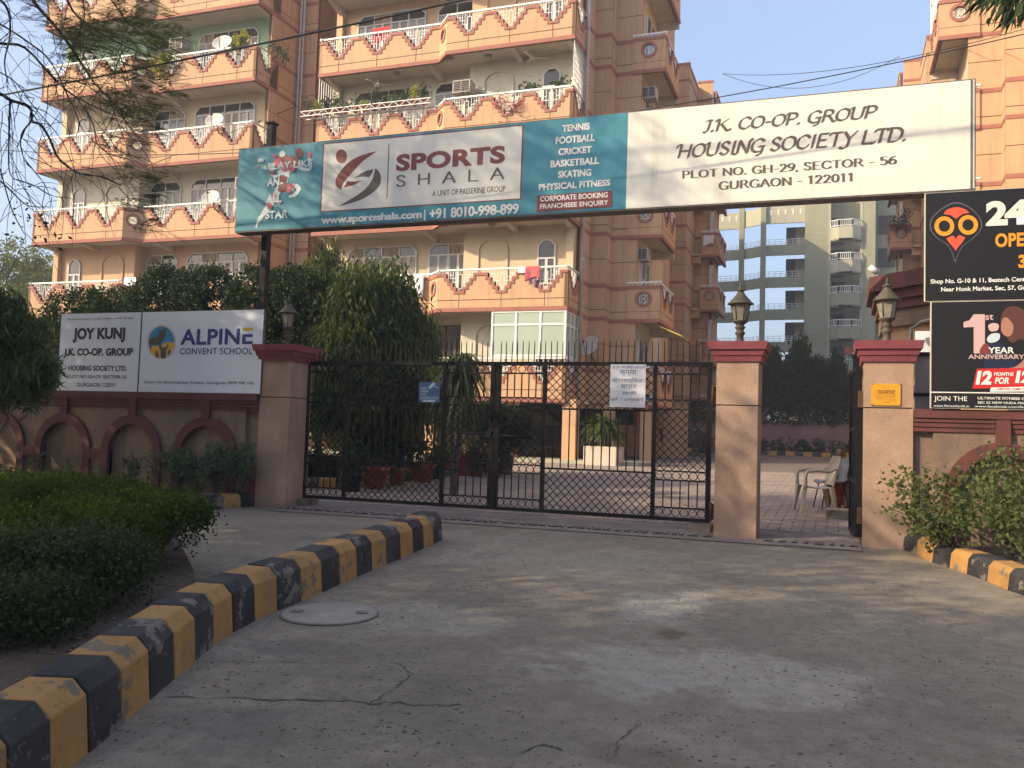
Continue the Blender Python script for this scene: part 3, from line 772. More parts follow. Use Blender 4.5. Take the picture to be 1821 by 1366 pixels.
def wing(root, mx, dy, wallmats, floors, tag_):
    """one projecting wing; mx maps the x of the middle wing to this one"""
    def X(a, b_): return (a, b_) if mx(0) < mx(1) else (b_, a)
    flip = mx(1) < mx(0)
    def S(p, q):   # ordered so that the outside is on the walker's right
        P, Q = (mx(p[0]), p[1]+dy), (mx(q[0]), q[1]+dy)
        return (Q, P) if flip else (P, Q)
    def cen(cs, Lg): return [Lg-c for c in reversed(cs)] if flip else cs
    for k in floors:
        z = level(k)
        p, q = S((-17.3, 26.5), (-12.63, 26.5)); seg(root, p, q, z, cen([.80, 2.30, 3.80], 4.67))
        p, q = S((-12.63, 26.5), (-12.15, 26.0)); seg(root, p, q, z, circle=.345, r=.17)
        p, q = S((-12.15, 26.0), (-7.75, 26.0)); seg(root, p, q, z, cen([.78, 2.22, 3.66], 4.4))
        p, q = S((-7.75, 26.0), (-7.75, 27.35)); seg(root, p, q, z, cen([.70], 1.35))
        p, q = S((-17.3, 27.85), (-17.3, 26.5)); seg(root, p, q, z, cen([.65], 1.35))
        # slab and beams
        sl_ = MB(); a, b_ = sorted((mx(-17.2), mx(-12.09))); c, d = sorted((mx(-12.09), mx(-7.85)))
        sl_.box(a, b_, 26.6+dy, 27.9+dy, z+.10, z+.25); sl_.box(c, d, 26.11+dy, 27.9+dy, z+.10, z+.252)
        so_ = sl_.obj('floor_slab', M['soffit'], root)
        for xb, yf in ((-17.1, 26.62), (-13.05, 26.62), (-9.9, 26.12), (-7.98, 26.12)):
            bm = MB(); bm.prism([(yf+dy, z+.02), (27.7+dy, z-.16), (27.7+dy, z+.1), (yf+dy, z+.1)], mx(xb)-.09, mx(xb)+.09, 'yz')
            bm.obj('cross_beam', M['soffit'], root)
    for k, wm in wallmats.items():
        z = level(k)+.252; zt = level(k+1)+.1; m = M[wm]
        mb = MB(); a, b_ = sorted((mx(-17.0), mx(-11.75))); mb.box(a, b_, 27.7+dy, 27.85+dy, z, zt)
        c, d = sorted((mx(-11.75), mx(-7.9))); mb.box(c, d, 27.12+dy, 27.85+dy, z, zt)
        mb.obj('balcony_back_wall', m, root)
        for xa in (-17.28, -8.12):
            cl = MB(); a, b_ = sorted((mx(xa), mx(xa+.24))); cl.box(a, b_, (27.50 if xa < -15 else 26.93)+dy, (27.9 if xa < -15 else 27.11)+dy, z, zt)
            cl.obj('corner_pier', m, root)
        a, b_ = sorted((mx(-16.5), mx(-13.75))); window(root, a, b_, z+.2, z+2.38, 27.7+dy, 4, z+1.98, .22, curtains=.3, grilled=((3,) if not flip else (0,)), seed=k+tag_, leaf=True, frame='darkwood' if k == 1 else 'frame')
        a, b_ = sorted((mx(-13.3), mx(-11.8))); window(root, a, b_, z+.2, z+2.38, 27.7+dy, 2, z+1.98, .22, curtains=.3, grilled=((0,) if not flip else (1,)), seed=k+tag_+9, frame='darkwood' if k == 1 else 'frame')
        a, b_ = sorted((mx(-11.25), mx(-10.15))); niche(root, a, b_, z, z+2.36, 27.12+dy, m)
        arch_window(root, mx(-8.82), .62, z+.75, z+2.22, 27.12+dy)

bl = thing('apartment_building', 'terracotta orange apartment block with zigzag white balcony railings, nearest behind the gate', 'building', (-16, 27, gz(0, 27)))
FL = range(1, 8)
wing(bl, lambda x: x, 0.0, {1: 'offwhite', 2: 'cream', 3: 'cream', 4: 'offwhite', 5: 'peach', 6: 'peach'}, FL, 0)
wing(bl, lambda x: -36.98-x, -.4, {1: 'peach', 2: 'peach', 3: 'offwhite', 4: 'cream', 5: 'green', 6: 'cream'}, FL, 40)
# cores
def core(name, x0, x1, y0, y1, z0, z1, m='plaster', parent=bl):
    mb = MB(); mb.box(x0, x1, y0, y1, z0, z1); return mb.obj(name, M[m], parent)
core('core_wall', -17.15, -7.93, 27.86, 42, 2.75, 22.6)
core('core_wall', -29.1, -19.85, 27.46, 42, 2.75, 22.6)
core('core_wall', -19.84, -17.16, 31.2, 42, .6, 22.6)
core('core_wall', -7.92, -6.34, 29.35, 35.5, 2.75, 22.6)
# flank walls of the middle wing and of the left wing
wallseg(bl, (-7.77, 27.36), (-7.77, 28.5), 7, -.12); wallseg(bl, (-7.77, 28.5), (-7.2, 28.5), 7, -.12); wallseg(bl, (-7.2, 28.52), (-7.2, 29.2), 7, -.12); wallseg(bl, (-7.2, 29.22), (-6.32, 29.22), 7, -.12)
wallseg(bl, (-17.3, 31.2), (-17.3, 27.87), 7, -1.9); wallseg(bl, (-19.68, 26.97), (-19.68, 28.7), 7, -1.9); wallseg(bl, (-19.5, 28.72), (-18.9, 28.72), 7, -1.9)
wallseg(bl, (-29.21, 30), (-29.21, 27.5), 7, -1.9)
wallseg(bl, (-19.6, 31.19), (-17.3, 31.19), 7, -1.9)
for k in range(1, 7):
    z = level(k)
    # deep recess windows between the wings
    window(bl, -18.75, -17.75, z+1.15, z+2.45, 31.17, 2, None, .16, 'darkwood', leaf=False)
    # side balconies
    seg(bl, (-6.62, 29.17), (-5.5, 29.17), z, circle=.55)
    seg(bl, (-5.5, 29.19), (-5.5, 31.85), z, [.80, 1.92])
    sb = MB(); sb.box(-6.62, -5.6, 29.29, 31.8, z+.10, z+.25); sb.obj('floor_slab', M['soffit'], bl)
    wm = MB(); wm.box(-6.45, -6.33, 29.4, 34, z+.25, z+FH+.1); wm.obj('balcony_back_wall', M['cream' if k > 1 else 'offwhite'], bl)
    bb = MB(); bb.box(-6.32, -5.52, 31.72, 31.86, z-.2, z+.1); bb.obj('cross_beam', M['soffit'], bl)
    wf = MB(); wf.box(-6.36, -6.25, 29.75, 30.25, z+.5, z+2.3); wf.box(-6.36, -6.25, 30.5, 31.0, z+.5, z+2.3)
    w_ = wf.obj('window', M['frame'], bl); wp = MB()
    for ya in (29.79, 30.54):
        for za, zb in ((.54, 1.55), (1.6, 2.26)): wp.box(-6.3, -6.243, ya, ya+.42, z+za, z+zb)
    wp.obj('pane', M['glass'], w_)
seg(bl, (-6.62, 29.17), (-5.5, 29.17), level(7), circle=.55); seg(bl, (-5.5, 29.19), (-5.5, 31.85), level(7), [.80, 1.92])
rf = MB(); rf.box(-29.0, -7.95, 27.9, 42, 22.6, 22.75); rf.obj('roof', M['soffit'], bl)
# stilts under the flats
for i, (x0, x1, y0, y1) in enumerate([(-9.66, -9.36, 26.12, 26.5), (-7.86, -7.42, 26.12, 26.5), (-12.5, -12.2, 26.2, 26.5), (-14.9, -14.6, 26.62, 27), (-17.3, -17.0, 26.62, 27),
        (-9.66, -9.36, 29.5, 29.8), (-7.3, -6.9, 28.6, 29.1), (-6.1, -5.75, 29.3, 29.6), (-19.9, -19.6, 26.2, 26.5), (-22.4, -22.1, 26.2, 26.5), (-25, -24.7, 25.8, 26.2), (-29.2, -28.9, 25.8, 26.2)]):
    mb = MB(); mb.box(x0, x1, y0, y1, gz(0, y0)-.02, 1.92); mb.box(x0+.012, x1-.012, y0+.012, y1-.012, 1.92, 1.935); mb.box(x0, x1, y0, y1, 1.935, 2.72)
    mb.obj('column', M['plaster'], bl)
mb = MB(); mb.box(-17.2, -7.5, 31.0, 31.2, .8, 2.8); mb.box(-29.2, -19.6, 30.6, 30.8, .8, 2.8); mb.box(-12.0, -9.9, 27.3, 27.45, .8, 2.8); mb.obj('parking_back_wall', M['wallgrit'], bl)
mb = MB(); mb.box(-7.4, -5.0, 32.2, 32.4, .8, 2.8); mb.box(-7.5, -7.38, 29.3, 32.2, .8, 2.8); mb.obj('parking_side_wall', M['plaster'], bl)
mb = MB(); mb.box(-17.5, -5.4, 25.75, 33, gz(0, 25.75)-.05, gz(0, 26)+.10); o = mb.obj('parking_floor', M['greyl'], bl)
mb = MB(); mb.box(-17.2, -7.6, 27.4, 31, 2.66, 2.72); mb.obj('parking_ceiling', M['soffit'], bl)
# down pipes
def vpipe(x, y, z0, z1, r=.055):
    mb = MB(); mb.tube([(x, y, z0), (x, y, z1)], r, 10)
    z = z0+.6
    while z < z1: mb.lathe([(r*1.25, 0), (r*1.25, .08)], (x, y, z), 10); z += 1.9
    return mb.obj('drain_pipe', M['pipe'], bl)
vpipe(-7.66, 27.2, .9, 22); vpipe(-19.5, 28.5, .8, 22, .045); vpipe(-19.38, 28.52, .8, 22, .045)
mb = MB(); mb.bar((-7.66, 27.15, 13.3), (-7.2, 27.2, 13.1), .05, .05); 
# glazed enclosure on the first floor balcony
z = level(1)
def enclosure():
    fr = MB(); pn = MB(); Y = 26.03; z0, z1, zt = z+1.40, z+2.84, z+2.40; xs = [-10.2, -9.4, -8.6, -7.8]
    for x in xs: fr.box(x-.03, x+.03, Y-.03, Y+.03, z0, z1)
    for a, b_ in zip(xs[:-1], xs[1:]):
        for zz in (z0+.03, zt, z1-.03): fr.box(a+.03, b_-.03, Y-.025, Y+.025, zz-.03, zz+.03)
        pn.box(a+.03, b_-.03, Y-.005, Y+.005, z0+.06, zt-.03); pn.box(a+.03, b_-.03, Y-.005, Y+.005, zt+.03, z1-.06)
    ys = [26.06, 26.5, 26.95, 27.35]
    for y in ys[1:]: fr.box(-7.83, -7.77, y-.03, y+.03, z0, z1)
    for a, b_ in zip(ys[:-1], ys[1:]):
        for zz in (z0+.03, zt, z1-.03): fr.box(-7.825, -7.775, a+.0, b_-.03, zz-.03, zz+.03)
        pn.box(-7.805, -7.795, a, b_-.03, z0+.06, zt-.03); pn.box(-7.805, -7.795, a, b_-.03, zt+.03, z1-.06)
    o = fr.obj('glazed_enclosure', M['white'], bl); pn.obj('pane', M['frost'], o)
enclosure()
# security grilles on the fourth floor
def grille(p0, p1, z0, z1, nv, nh, w=.02):
    mb = MB(); p0, p1 = Vector((*p0, 0)), Vector((*p1, 0))
    for i in range(nv+1):
        q = p0+(p1-p0)*i/nv; mb.box(q.x-w/2, q.x+w/2, q.y-w/2, q.y+w/2, z0, z1)
    for j in range(nh+1):
        zz = z0+(z1-z0)*j/max(nh, 1)
        mb.bar((p0.x, p0.y, zz), (p1.x, p1.y, zz), w*.9, w*.9, side=(0, 0, 1))
    return mb.obj('security_grille', M['white'], bl)
grille((-17.28, 26.55), (-17.28, 27.6), level(4)+1.39, level(5), 7, 1); grille((-7.78, 26.05), (-7.78, 27.3), level(4)+1.39, level(5), 9, 8)
# wall sign of small awning over the side door
mb = MB(); zz = level(2)-.12
mb.add([(-5.48, 29.1, zz), (-5.48, 32.0, zz), (-4.75, 32.0, zz-.33), (-4.75, 29.1, zz-.33), (-5.48, 29.1, zz-.04), (-5.48, 32.0, zz-.04), (-4.75, 32.0, zz-.37), (-4.75, 29.1, zz-.37)],
       [(0,1,2,3),(4,7,6,5),(0,3,7,4),(3,2,6,7),(2,1,5,6),(1,0,4,5)])
M['yellowsheet'] = mat('yellow_sheet', (.60, .42, .09), .6, c2=(.5, .34, .08), s=4)
mb.obj('door_awning', M['yellowsheet'], bl)

# ---- the block far behind on the same side, and its twin across the drive
def rear_block(root, mx):
    flip = mx(1) < mx(0)
    def S(p, q):
        P, Q = (mx(p[0]), p[1]), (mx(q[0]), q[1]); return (Q, P) if flip else (P, Q)
    for (p, q, n, ex) in (((-9.6, 44), (-7.06, 44), 6, .95), ((-7.06, 44.02), (-7.06, 46.9), 6, .8), ((-7.06, 46.9), (-6.3, 46.9), 6, 1.1), ((-6.1, 46.95), (-6.1, 49), 6, .5)):
        a, b_ = S(p, q); wallseg(root, a, b_, n, -1.7, ex)
    for k in range(1, 7):
        z = level(k)
        a, b_ = S((-6.64, 46.2), (-5.72, 46.2)); seg(root, a, b_, z, circle=.46, hole=k < 6)
        a, b_ = S((-5.72, 46.22), (-5.72, 49.2)); seg(root, a, b_, z, [.85, 2.1])
        sb = MB(); a, b_ = sorted((mx(-6.6), mx(-5.82))); sb.box(a, b_, 46.32, 49.1, z+.1, z+.25); sb.obj('floor_slab', M['soffit'], root)
        if k > 1:
            sb = MB(); a, b_ = sorted((mx(-7.04), mx(-6.66))); sb.box(a, b_, 45.7, 46.85, z+.0, z+.12); sb.box(a, b_, 45.9, 46.85, z-.35, z-.02); sb.obj('window_ledge', M['plaster'], root)
        w_ = MB(); a, b_ = sorted((mx(-6.28), mx(-6.12))); w_.box(a, b_, 46.7, 46.8, z+.4, z+2.3); w_.box(a, b_, 46.7, 46.95, z+2.3, z+2.5); w_.obj('window', M['frame'], root)
    a, b_ = S((-6.64, 46.2), (-5.72, 46.2)); 
    for (x0, x1, y0) in ((-14, -7.2, 44.2), (-7.2, -6.45, 47.1)):
        mb = MB(); a, b_ = sorted((mx(x0), mx(x1))); mb.box(a, b_, y0, 50, 1.2, level(7)+.4); mb.obj('core_wall', M['plaster'], root)
rb = thing('apartment_building', 'orange block farther back on the same side, seen past the corner of the nearest flats', 'building', (-8, 46, gz(0, 46)), group='orange apartment blocks')
bl['group'] = 'orange apartment blocks'
rear_block(rb, lambda x: x)
for (xa, xb, za, zb, nm) in ((1168, 1196, 740, 806, 'dark_opening'), (1240, 1262, 742, 802, 'dark_opening')):
    a, b_ = W(xa, zb, 43.97), W(xb, za, 43.97); mb = MB(); mb.box(a.x, b_.x, 43.9, 43.99, a.z, b_.z); mb.obj(nm, M['interior'], rb)  # dark panels on the wall stand in for the shade inside open garages
rb2 = thing('apartment_building', 'far orange block across the drive, with pots on its small balcony beside the grey tower', 'building', (3, 46, gz(0, 46)), group='orange apartment blocks')
rear_block(rb2, lambda x: -3.29-x)
# ---- the near block on the other side of the drive
eb = thing('apartment_building', 'bright orange block rising behind the end of the overhead sign and the black gym boards', 'building', (6, 30, gz(0, 30)), group='orange apartment blocks')
mxr = lambda x: -2.66-x
wallseg(eb, (mxr(-6.32), 29.22), (mxr(-7.2), 29.22), 7, -1.9); wallseg(eb, (mxr(-7.2), 29.2), (mxr(-7.2), 28.52), 7, -1.9); wallseg(eb, (mxr(-7.2), 28.5), (mxr(-7.8), 28.5), 7, -1.9); wallseg(eb, (mxr(-7.75), 28.5), (mxr(-7.75), 27.3), 7, -1.9)
for k in range(1, 8):
    z = level(k)
    seg(eb, (mxr(-5.5), 29.17), (mxr(-6.62), 29.17), z, circle=.57); seg(eb, (mxr(-5.5), 31.85), (mxr(-5.5), 29.19), z, [.74, 1.86])
    sb = MB(); sb.box(mxr(-5.6), mxr(-6.62), 29.29, 31.8, z+.10, z+.25); sb.obj('floor_slab', M['soffit'], eb)
    wm = MB(); wm.box(mxr(-6.33), mxr(-6.45), 29.4, 34, z+.25, z+FH+.1); wm.obj('balcony_back_wall', M['cream'], eb)
    bb = MB(); bb.box(mxr(-5.52), mxr(-6.32), 31.72, 31.86, z-.2, z+.1); bb.obj('cross_beam', M['soffit'], eb)
mb = MB(); mb.box(mxr(-6.34), 16, 29.35, 41, .8, 22.6); mb.box(mxr(-7.75)+.1, 16, 27.4, 29.4, .8, 22.6); mb.obj('core_wall', M['plaster'], eb)
# white glazed enclosure high on its corner balcony
z = level(5)+1.4
mb = MB()
for y in (29.25, 29.9, 30.5, 31.2, 31.8): mb.box(mxr(-5.53)-.03, mxr(-5.53)+.03, y-.03, y+.03, z, z+1.45)
for y0, y1 in ((29.28, 29.87), (29.93, 30.47), (30.53, 31.17), (31.23, 31.77)):
    mb.box(mxr(-5.53)-.02, mxr(-5.53)+.02, y0, y1, z+.9, z+.94); mb.box(mxr(-5.53)-.02, mxr(-5.53)+.02, y0, y1, z+1.4, z+1.45)
mb.obj('glazed_enclosure', M['white'], eb)

# ---- grey tower with open access bridges
gt = thing('apartment_building', 'grey-green tower in the distance with open access bridges and small white balcony railings', 'building', (0, 84, gz(0, 84)))
Y = 80.0
mb = MB(); mb.box(-2.65, -.55, Y, Y+14, 2.2, 24.5); mb.box(1.95, 3.0, Y+.02, Y+14, 2.2, 24.6); mb.box(3.02, 9.0, Y+1.8, Y+14, 2.2, 24.4); mb.box(-.55, 1.95, Y+2.2, Y+14, 2.2, 24.5)
mb.obj('wall', M['grey'], gt)
mb = MB(); mb.box(-.75, -.55, Y-.01, Y+.2, 2.2, 24.45); mb.box(1.8, 2.0, Y-.015, Y+.2, 2.2, 24.45); mb.obj('corner_strip', M['greyl'], gt)
for k in range(0, 7):
    zb = 21.0 - 2.84*k
    zl = 15.9+2.84*2-2.84*k     # pale score line
    m2 = MB(); m2.box(-2.64, -.56, Y-.012, Y+.01, 19.35-2.84*k+.55, 19.35-2.84*k+.6); m2.obj('score_line', M['greyl'], gt)
    # bowed balcony front
    zz = zb - 2.0+.05; pts = [(-.62, Y+.3), (-.5, Y-.35), (.1, Y-.8), (1.2, Y-.8), (1.85, Y-.35), (1.98, Y+.3)]
    bf = MB()
    for (x0, y0), (x1, y1) in zip(pts[:-1], pts[1:]): bf.prism([(x0, y0), (x1, y1), (x1*1.0, y1+.15), (x0, y0+.15)], zz, zz+1.15, 'xy')
    bf.prism(pts, zz, zz+.15, 'xy')
    b_o = bf.obj('balcony', M['greyl'] if k < 2 else M['grey'], gt)
    rl = MB()
    for (x0, y0), (x1, y1) in zip(pts[:-1], pts[1:]):
        rl.bar((x0, y0, zz+1.75), (x1, y1, zz+1.75), .06, .06, side=(0, 0, 1)); rl.bar((x0, y0, zz+1.25), (x1, y1, zz+1.25), .05, .05, side=(0, 0, 1))
        n = max(2, int(math.hypot(x1-x0, y1-y0)/.14))
        for i in range(n+1):
            t_ = i/n; x, y = x0+(x1-x0)*t_, y0+(y1-y0)*t_; rl.box(x-.02, x+.02, y-.02, y+.02, zz+1.15, zz+1.75)
    rl.obj('railing', M['white'], b_o)
    dr = MB(); dr.box(-.45, .55, Y+2.1, Y+2.21, zz+.2, zz+2.6); dr.obj('door', M['interior'], gt)
    dr = MB(); dr.box(3.3, 4.6, Y+1.7, Y+1.81, zz+.9, zz+2.5); dr.obj('window', M['interior'], gt)
    # bridges
    if k < 6:
        path = [(-16, 82.2), (-8.1, 81.6), (-6.13, 80.3), (-2.66, 80.3)]
        h = .92 if k > 0 else 1.5
        br = MB()
        for (x0, y0), (x1, y1) in zip(path[:-1], path[1:]):
            br.prism([(x0, y0), (x1, y1), (x1, y1+.2), (x0, y0+.2)], zb, zb+h, 'xy'); br.prism([(x0, y0+.21), (x1, y1+.21), (x1, y1+2.0), (x0, y0+2.0)], zb+.5, zb+.65, 'xy')
        bo = br.obj('access_bridge', M['grey'] if k else M['greyl'], gt)
        if k:
            rl = MB()
            for (x0, y0), (x1, y1) in zip(path[:-1], path[1:]):
                for hz in (.12, .3, .5): rl.bar((x0, y0+.1, zb+h+hz), (x1, y1+.1, zb+h+hz), .035, .035, side=(0, 0, 1))
                n = int(math.hypot(x1-x0, y1-y0)/.45)
                for i in range(n+1):
                    t_ = i/max(n, 1); x, y = x0+(x1-x0)*t_, y0+.1+(y1-y0)*t_; rl.box(x-.02, x+.02, y-.02, y+.02, zb+h, zb+h+.5)
            rl.obj('railing', M['white'], bo)
            wl_ = MB(); wl_.box(-4.3, -2.7, 82.1, 82.3, zb+.65, zb+2.84); wo = wl_.obj('lobby_wall', M['greyl'], gt)
            d_ = MB(); d_.box(-4.3, -3.5, 82.0, 82.09, zb+.65, zb+2.8); d_.obj('door', M['interior'], wo)
        else:
            sl_ = MB(); x = -15.5
            while x < -2.9:
                y = np.interp(x, [p[0] for p in path], [p[1] for p in path])
                if not (-8.4 < x < -5.6): sl_.box(x, x+.12, y-.03, y+.05, zb+.75, zb+1.2)
                x += .62
            sl_.obj('parapet_slot', M['white'], bo)
for x, y in ((-8.1, 81.5), (-6.13, 80.2)):
    mb = MB(); mb.box(x-.22, x+.22, y-.22, y+.22, 2.2, 23.1); mb.obj('column', M['grey'], gt)
mb = MB(); mb.box(-34, -9.7, 60.5, 76, 2.0, 24.6); mb.obj('unseen_wing', M['grey'], gt)  # unseen wing, added and sized to throw the diagonal shade on the tower
mb = MB(); mb.box(-5.3, -3.6, 96, 99, 2, 9.3); far_ = thing('house', 'sunlit cream house far off, glimpsed under the lowest bridge of the grey tower', 'house', (-4.4, 97, 2.5)); mb.obj('wall', M['offwhite'], far_)
mb = MB(); mb.box(-5.5, -3.4, 95.8, 99.2, 9.3, 9.5); mb.obj('roof', M['greyl'], far_)
# ---------------------------------------------------------------- gate piers
def pier(x0, x1, y0, y1, zb, lab, lamp_lab):
    t = thing('gate_pillar', lab, 'pillar', ((x0+x1)/2, (y0+y1)/2, zb), group='grit-washed gate pillars with pink stepped caps')
    mb = MB(); mb.box(x0, x1, y0, y1, zb-.05, 1.985); mb.obj('shaft', M['terr'], t)
    mb = MB(); mb.box(x0+.012, x1-.012, y0+.012, y1-.012, 1.985, 2.0); mb.obj('joint', M['slot'], t)
    mb = MB(); mb.box(x0, x1, y0, y1, 2.0, 2.54); mb.obj('upper_shaft', M['terr'], t)
    for i, (e, a, b_) in enumerate(((.025, 2.54, 2.612), (.055, 2.615, 2.685), (.095, 2.688, 2.785))):
        mb = MB()
        lo = [(x0-e, y0-e, a), (x1+e, y0-e, a), (x1+e, y1+e, a), (x0-e, y1+e, a)]; k = .018
        e2 = e+k; hi = [(x0-e2, y0-e2, b_), (x1+e2, y0-e2, b_), (x1+e2, y1+e2, b_), (x0-e2, y1+e2, b_)]
        mb.add(lo+hi, [(0,3,2,1),(4,5,6,7),(0,1,5,4),(1,2,6,5),(2,3,7,6),(3,0,4,7)]); mb.obj('cap_course', M['cap'], t)
    return t
P1 = pier(-8.22, -7.69, 11.4, 11.98, gz(0, 11.4), 'gate pillar where the white school board ends, its cap shaded by the trees', '')
P2 = pier(-1.415, -.905, 11.4, 11.98, gz(0, 11.4), 'sun-dappled gate pillar between the big double gate and the open wicket', '')
P3 = pier(.312, .852, 11.4, 12.0, gz(0, 11.4), 'gate pillar carrying the small yellow gas plaque', '')
M['verdigris'] = mat('weathered_brass_green', (.115, .092, .06), .7, c2=(.07, .062, .045), s=14, metal=.2)
M['lampglass'] = mat('smoky_lamp_glass', (.30, .27, .20), .15, c2=(.22, .20, .15), s=10, spec=.6)
def lantern(x, y, z, lab, s=1.0):
    t = thing('gate_lamp', lab, 'lamp', (x, y, z), group='lanterns on the gate pillars')
    o = (x, y, z)
    mb = MB(); mb.lathe([(.075*s, 0), (.06*s, .02), (.048*s, .04), (.045*s, .11), (.062*s, .13), (.062*s, .15), (.045*s, .17), (.052*s, .195), (.07*s, .215), (.045*s, .235), (.06*s, .26), (.095*s, .285), (.10*s, .30), (.09*s, .305)], o, 18); mb.obj('stem', M['verdigris'], t)
    mb = MB(); mb.lathe([(.082*s, .306), (.115*s, .50)], o, 6, smooth=False); mb.obj('glass', M['lampglass'], t)
    mb = MB()
    for k in range(6):
        a = 2*math.pi*k/6; mb.tube([(x+.084*s*math.cos(a), y+.084*s*math.sin(a), z+.304), (x+.118*s*math.cos(a), y+.118*s*math.sin(a), z+.502)], .007*s, 6)
    mb.obj('glazing_bars', M['verdigris'], t)
    mb = MB(); mb.lathe([(.12*s, .50), (.165*s, .512), (.165*s, .522), (.13*s, .55), (.125*s, .565), (.095*s, .59), (.09*s, .60), (.06*s, .635), (.055*s, .645), (.035*s, .68), (.06*s, .69), (.06*s, .70), (.02*s, .715), (.014*s, .74), (.018*s, .75), (.006*s, .80)], o, 20); mb.obj('hood', M['verdigris'], t)
lantern(-7.95, 11.65, 2.785, 'lantern on the shaded pillar, dark against the foliage', .9)
lantern(-1.16, 11.65, 2.785, 'lantern on the middle pillar, standing against the grey tower bridges')
lantern(.57, 11.6, 2.785, 'lantern on the pillar with the yellow plaque, in front of the red eave')

# ---------------------------------------------------------------- compound walls
def compound_wall(lab, x0, x1, centers, hp, ztop, lite, zb):
    t = thing('compound_wall', lab, 'wall', ((x0+x1)/2, 11.5, zb), group='compound walls with maroon arches')
    mb = MB(); mb.box(x0, x1, 11.47, 11.66, zb-.1, ztop-.02); mb.obj('masonry', M['wallgrit'], t)
    ri, ro = .455, .60
    for c in centers:
        zc = ztop-.365-ro; N = 14
        for s in (-1, 1):
            arc = [(c+s*ri*math.cos(math.pi/2*k/N), zc+ri*math.sin(math.pi/2*k/N)) for k in range(N+1)]
            edge = c+s*hp; edge = min(max(edge, x0), x1)
            if abs(edge-c) > ri:
                mb = MB(); mb.prism([(edge, zb-.1), (c+s*ri, zb-.1)] + arc + [(c, ztop-.03), (edge, ztop-.03)], 11.405, 11.47, 'xz'); mb.obj('wall_panel', M['wallgrit'], t)
        mb = MB(); N = 24
        outer = [(c+ro, zb-.1)]+[(c+ro*math.cos(math.pi*k/N), zc+ro*math.sin(math.pi*k/N)) for k in range(N+1)]+[(c-ro, zb-.1)]
        inner = [(c+ri, zb-.1)]+[(c+ri*math.cos(math.pi*k/N), zc+ri*math.sin(math.pi*k/N)) for k in range(N+1)]+[(c-ri, zb-.1)]
        for k in range(len(outer)-1): mb.prism([outer[k], outer[k+1], inner[k+1], inner[k]], 11.355, 11.475, 'xz', caps=True)
        mb.obj('arch', M['maroon'], t)
        mb = MB(); mb.box(c-.075, c+.075, 11.345, 11.47, ztop-.40, ztop-.10); mb.obj('keystone_strip', M['maroon'], t)
        if c+hp < x1-.2:
            mb = MB(); mb.box(c+ro+.005, c+2*hp-ro-.005, 11.36, 11.47, zb+.60, zb+.76); mb.obj('low_band', M['maroon'], t)
    mb = MB(); mb.box(x0, x1, 11.335, 11.69, ztop-.10, ztop); mb.obj('coping', M['maroon'], t)
    cs = sorted(centers); edges = [x0]+[v for c in cs for v in (c-.078, c+.078)]+[x1]
    for a, b_ in zip(edges[::2], edges[1::2]):
        if b_-a < .05: continue
        for i, e in enumerate((.05, .035, .02)):
            mb = MB(); mb.box(a+.002, b_-.002, 11.405-e, 11.42, ztop-.10-.055*(i+1)+.006, ztop-.10-.055*i-.004); mb.obj('band_course', M['maroon'], t)
    return t
lw = compound_wall('long shaded compound wall of maroon arches under the two white boards', -17.6, -8.225, [-9.17, -10.6, -12.03, -13.46, -14.89, -16.32], .715, 2.03, False, gz(0, 11.4))
rw = compound_wall('sunlit compound wall with a maroon arch under the black gym boards', .856, 7.5, [1.78, 3.21, 4.64, 6.07], .715, 1.985, True, gz(0, 11.4))
mb = MB(); mb.box(-8.40, -8.225, 11.33, 11.40, gz(0, 11.4)-.05, 1.02); mb.obj('low_band', M['maroon'], lw)

